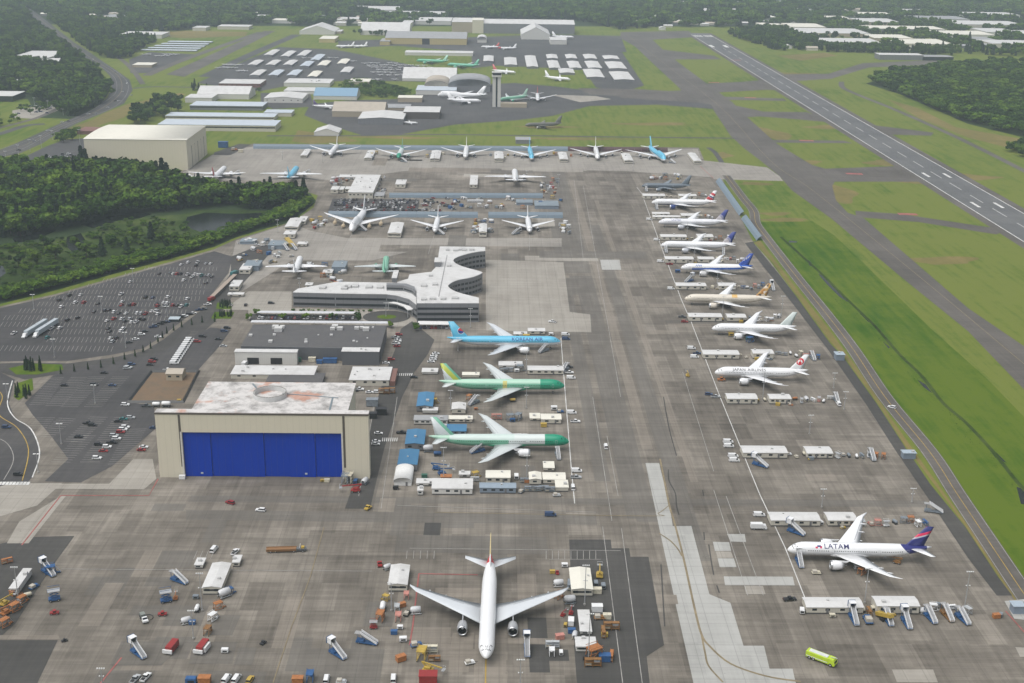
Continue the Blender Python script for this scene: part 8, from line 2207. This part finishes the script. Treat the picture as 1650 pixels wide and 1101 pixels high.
# --- hedge belt along the road, singly
F2 = [(-140, 507), (0, 476), (100, 453), (200, 426), (290, 404), (345, 386), (425, 357), (486, 326), (500, 330), (470, 352), (425, 366), (375, 381), (340, 396), (290, 411), (200, 434), (90, 465), (0, 487), (-140, 520)]
w2 = [(G(*q).x, G(*q).y) for q in F2]
for q in scatter_world(w2, 95):
    px = PX((q[0], q[1], 0))
    tree(px[0], px[1], rng.uniform(6, 10), 'broad', 1, 'broadleaf_tree', 'bright green bushy tree', 'in the belt between wetland and road', 'trees of the belt along the road', 1.35)
gn_forest('undergrowth', 'bushes filling the belt along the curved road', scatter_world(w2, 700), S_BRIGHT, 4, 7, 1.5)
# --- wetland shrubs
F3 = [(-60, 400), (60, 393), (150, 375), (200, 354), (250, 350), (300, 362), (325, 378), (360, 372), (420, 352), (440, 352), (380, 372), (290, 402), (200, 422), (100, 447), (0, 470), (-60, 480)]
w3 = [(G(*q).x, G(*q).y) for q in F3]
wp = [[(G(*q).x, G(*q).y) for q in p_] for p_ in pond]
sh = [q for q in scatter_world(w3, 520) if not any(inside(q, p_) for p_ in wp)]
gn_forest('wetland_shrub', 'low shrubs and reeds scattered over the wetland', sh, S_BROAD + S_BRIGHT, 1.2, 4.2, 1.7)
for x, y, h in ((244, 388, 17), (165, 412, 16), (205, 408, 14), (262, 390, 9), (285, 392, 9), (300, 390, 8), (90, 418, 13), (60, 425, 12), (30, 430, 12), (120, 398, 9), (75, 400, 11), (270, 400, 8), (315, 392, 8), (250, 375, 10), (140, 415, 13), (180, 400, 12), (220, 392, 11)):
    tree(x, y, h, 'fir' if h > 13 else 'broad', 0, 'conifer' if h > 13 else 'broadleaf_tree', 'lone conifer' if h > 13 else 'lone rounded tree', 'standing in the wetland', 'trees in the wetland', 1.2)
# --- smaller groups
def group(poly, n, h0, h1, kind, v, what, zone, grp, wide=1.15):
    for q in scatter_world([(G(*a).x, G(*a).y) for a in poly], n):
        px = PX((q[0], q[1], 0))
        tree(px[0], px[1], rng.uniform(h0, h1), kind, v, 'conifer' if kind == 'fir' else 'broadleaf_tree', what, zone, grp, wide)
group([(208, 190), (220, 180), (280, 164), (293, 168), (290, 180), (250, 196), (218, 204)], 40, 12, 19, 'broad', 0, 'dark rounded tree', 'in the copse left of the long sheds', 'copse by the long sheds')
group([(545, 140), (575, 132), (620, 138), (665, 150), (640, 158), (600, 155), (560, 148)], 26, 6, 10, 'broad', 1, 'bright bushy tree', 'in the shrubbery by the far hangars', 'shrubbery by the far hangars', 1.4)
group([(20, 176), (85, 168), (100, 172), (60, 188), (20, 188)], 16, 5, 9, 'broad', 1, 'small street tree', 'in the tree-dotted car park', 'trees in the left car park')
group([(85, 226), (120, 212), (130, 215), (120, 226), (100, 232)], 16, 6, 10, 'broad', 1, 'roadside tree', 'between the highway and the cream hangar yard', 'roadside trees')
group([(-40, 195), (20, 190), (30, 196), (0, 206), (-40, 212)], 20, 6, 10, 'broad', 1, 'roadside bush', 'beside the left-hand street', 'roadside bushes', 1.4)
def columnar(px, py, zone, grp, h=5.0):
    p = G(px, py)
    t = thing('cypress', '', 'tree', (p.x, p.y, .1), rng.uniform(0, 6), None, (h * .75, h * .75, h))
    obj('trunk', TRK['fir'], t); obj('crown', rng.choice(CR[('fir', 0)]), t)
    later(t, 'dark narrow cypress', zone, 'tree', grp)
for x, y in ((98, 603), (120, 599), (142, 596), (163, 593), (183, 587), (201, 580), (218, 575), (231, 568), (243, 562), (255, 552), (262, 545), (269, 538), (280, 533), (293, 528), (309, 524), (326, 520), (346, 519)): columnar(x, y, 'along the kerb of the curved access road', 'cypresses along the access road')
for i in range(22): columnar(rng.uniform(352, 372), rng.uniform(490, 497), 'in the planted bed by the lane', 'cypresses in the planted bed', 4.5)
for i in range(20): columnar(rng.uniform(346, 374), rng.uniform(506, 512), 'in the lower planted bed by the lane', 'cypresses in the lower planted bed', 4.2)
sheet('planted_bed', [(350, 488), (376, 489), (372, 499), (348, 498)], 0.15, MLUSH)
sheet('planted_bed', [(346, 503), (378, 503), (372, 514), (340, 514)], 0.15, MLUSH)
sheet('lawn', [(14, 594), (50, 586), (100, 588), (102, 596), (60, 604), (26, 604)], 0.15, MLUSH)
sheet('lawn', [(28, 618), (52, 610), (54, 628), (30, 646), (22, 640)], 0.15, MLUSH)
for i in range(14): columnar(rng.choice([rng.uniform(40, 56), rng.uniform(64, 78)]), rng.uniform(590, 599), 'on the lawn at the road fork', 'cypresses on the fork lawn', 7)
for i in range(7): columnar(rng.uniform(26, 50), rng.uniform(628, 644) - 0, 'on the small lawn below the fork', 'cypresses on the small lawn', 7)
group([(470, 500), (560, 502), (600, 501), (600, 503), (470, 502)], 24, 1.2, 1.8, 'broad', 1, 'clipped green shrub', 'along the office wing wall', 'clipped shrubs along the office', 1.8)
for x, y in ((401, 516), (577, 513), (578, 518), (630, 528), (669, 530), (670, 534), (414, 508), (492, 515), (535, 515), (456, 515)): tree(x, y, 4.5, 'broad', 1, 'broadleaf_tree', 'small green tree', 'round the car shelters', 'small trees round the shelters', 1.3)
for x, y in ((222, 297), (232, 298), (214, 296), (243, 299), (176, 292), (165, 290), (155, 288)): tree(x, y, rng.uniform(19, 25), 'broad', 0, 'broadleaf_tree', 'large dark broadleaf tree', 'rising before the cream hangar wall', 'tall trees before the cream hangar', 1.15)
gn_forest('shrubbery', 'green shrubbery between the far hangars', scatter_world([(G(*a).x, G(*a).y) for a in [(545, 140), (575, 130), (620, 136), (668, 150), (640, 160), (600, 157), (560, 150)]], 200), S_BRIGHT, 3, 7, 1.7)
# --- far woods: too many to count, one mass each
def wood_px(name, label, poly, dens, srcs, h0, h1, wide=1.15, skip=()):
    w = [(G(*a).x, G(*a).y) for a in poly]
    A = abs(sum(w[i][0] * w[i - 1][1] - w[i - 1][0] * w[i][1] for i in range(len(w)))) / 2
    pts = scatter_world(w, int(A * dens))
    gn_forest(name, label, pts, srcs, h0, h1, wide)
    return len(pts)
MIX = S_BROAD + S_FIR
nn = 0
occ = []
for o in bpy.data.objects:
    if o.type == 'EMPTY' and o.name.split('.')[0] in ('warehouse', 'town_building', 'house', 'far_hangar', 'office_block', 'storage_row', 'storage_hangar', 'depot'):
        w_ = [c for c in o.children if c.name.startswith('wall')][0].dimensions
        v_ = [v.co for v in [c for c in o.children if c.name.startswith('wall')][0].data.vertices]
        ex, ey = max(v.x for v in v_), max(v.y for v in v_)
        occ.append((o.location.x - ex - 6, o.location.x + ex + 6, o.location.y - ey - 45, o.location.y + ey + 6))
occ = np.array(occ)
def clear_of(q, pad=0): return not np.any((q[0] > occ[:, 0] - pad) & (q[0] < occ[:, 1] + pad) & (q[1] > occ[:, 2] - pad) & (q[1] < occ[:, 3] + pad))
HWC = [(G(*q).x, G(*q).y) for q in hw_l + hw_r]
def wood_w(name, label, w, dens, srcs, h0, h1, wide=1.15, keep=None):
    A = abs(sum(w[i][0] * w[i - 1][1] - w[i - 1][0] * w[i][1] for i in range(len(w)))) / 2
    pts = [q for q in scatter_world(w, int(A * dens)) if clear_of(q) and not inside(q, HWC) and (keep is None or keep(q))]
    gn_forest(name, label, pts, srcs, h0, h1, wide)
def P2(poly): return [(G(*a).x, G(*a).y) for a in poly]
wood_w('roadside_forest', 'dark wood on the left inside the highway bend', P2([(-140, 100), (30, 104), (110, 100), (150, 112), (174, 145), (160, 170), (115, 190), (70, 168), (40, 150), (-140, 160)]), .013, S_BROAD + S_FIR[:2] + S_BRIGHT[:1], 10, 19, 1.3)
wood_w('roadside_forest', 'dark wood left of the upper highway', P2([(-140, 22), (40, 30), (88, 66), (125, 92), (140, 102), (110, 100), (30, 103), (-140, 100)]), .011, MIX, 13, 22)
wood_w('roadside_forest', 'dark wood between the highway and the short runway', P2([(68, 24), (190, 40), (262, 62), (225, 80), (212, 92), (190, 96), (160, 92), (125, 68)]), .011, MIX, 12, 20)
wood_w('runway_forest', 'dark wood beside the runway on the right', P2([(1398, 136), (1440, 120), (1530, 110), (1600, 105), (1850, 104), (1850, 240), (1650, 221), (1560, 199), (1510, 178), (1450, 152)]), .0085, S_BROAD + S_BRIGHT[:1], 8, 18, 1.45)
wood_w('runway_forest', 'wood strip between the runway and the industrial park', P2([(1172, 56), (1240, 46), (1290, 52), (1330, 66), (1420, 78), (1530, 84), (1535, 90), (1400, 86), (1330, 84), (1250, 82)]), .011, MIX, 12, 18)
wood_w('runway_forest', 'small round wood at the right edge', P2([(1622, 244), (1650, 232), (1740, 238), (1740, 258), (1650, 256)]), .02, S_BROAD, 8, 13, 1.2)
wood_w('far_forest', 'forest across the far left in the haze', P2([(-160, 20), (40, 26), (68, 22), (190, 38), (262, 52), (300, 48), (420, 40), (520, 44), (560, 40), (560, -20), (-160, -20)]), .0056, MIX + S_BRIGHT, 11, 25, 1.35)
wood_w('far_forest', 'forest across the far centre in the haze', P2([(560, 42), (640, 42), (730, 30), (930, 34), (1000, 48), (1060, 44), (1180, 44), (1240, 40), (1240, -20), (560, -20)]), .0056, MIX + S_BRIGHT, 11, 25, 1.35)
wood_w('far_forest', 'forest and trees through the far right in the haze', P2([(1240, 44), (1300, 60), (1420, 78), (1540, 86), (1640, 92), (1850, 92), (1850, -20), (1240, -20)]), .0030, MIX + S_BRIGHT, 10, 21, 1.35)
wood_w('horizon_forest', 'forest fading to the horizon', [(-5200, 4900), (5600, 4900), (7000, 9500), (-7000, 9500)], .00055, MIX, 25, 38, 1.9)
group([(300, 146), (420, 146), (420, 149), (300, 149)], 16, 4, 6, 'broad', 0, 'small street tree', 'along the street above the copse', 'street trees above the copse')
group([(306, 140), (330, 138), (335, 146), (310, 147)], 7, 9, 14, 'fir', 0, 'dark conifer', 'beside the street by the long sheds', 'conifers by the long sheds')
group([(640, 36), (665, 34), (705, 38), (700, 45), (660, 44)], 12, 12, 18, 'broad', 0, 'dark far tree', 'among the far town roofs', 'far town trees')
group([(560, 52), (620, 52), (625, 62), (570, 62)], 12, 10, 15, 'broad', 0, 'dark far tree', 'left of the wide yellow hangar', 'far trees by the yellow hangar')
st_ = P2([(1262, 385), (1300, 416), (1345, 458), (1400, 512), (1470, 585), (1540, 660), (1620, 750), (1660, 800), (1664, 830), (1620, 775), (1540, 690), (1470, 612), (1400, 535), (1330, 470), (1290, 430)])
gn_forest('ditch_vegetation', 'low dark vegetation along the wet ditch in the green swale', scatter_world(st_, 500), S_BRIGHT, .08, .3, 3.0)
# ================================================================== HAZE
n = bpy.data.materials.new('haze_air')
n.use_nodes = True
nt = n.node_tree
nt.nodes.clear()
pv = nt.nodes.new('ShaderNodeVolumePrincipled')
pv.inputs['Color'].default_value = (0.76, 0.88, 1.0, 1)
pv.inputs['Density'].default_value = 0.000096
pv.inputs['Anisotropy'].default_value = 0.2
ot = nt.nodes.new('ShaderNodeOutputMaterial')
nt.links.new(pv.outputs[0], ot.inputs['Volume'])
hb = MB()
hb.bx(-9500, 9500, -900, 14500, -1.0, CAM_H + 22, n)
haze = hb.build('haze')
haze['kind'] = 'stuff'
haze['label'] = 'pale haze lying over the far airfield and woods'
settle_labels()
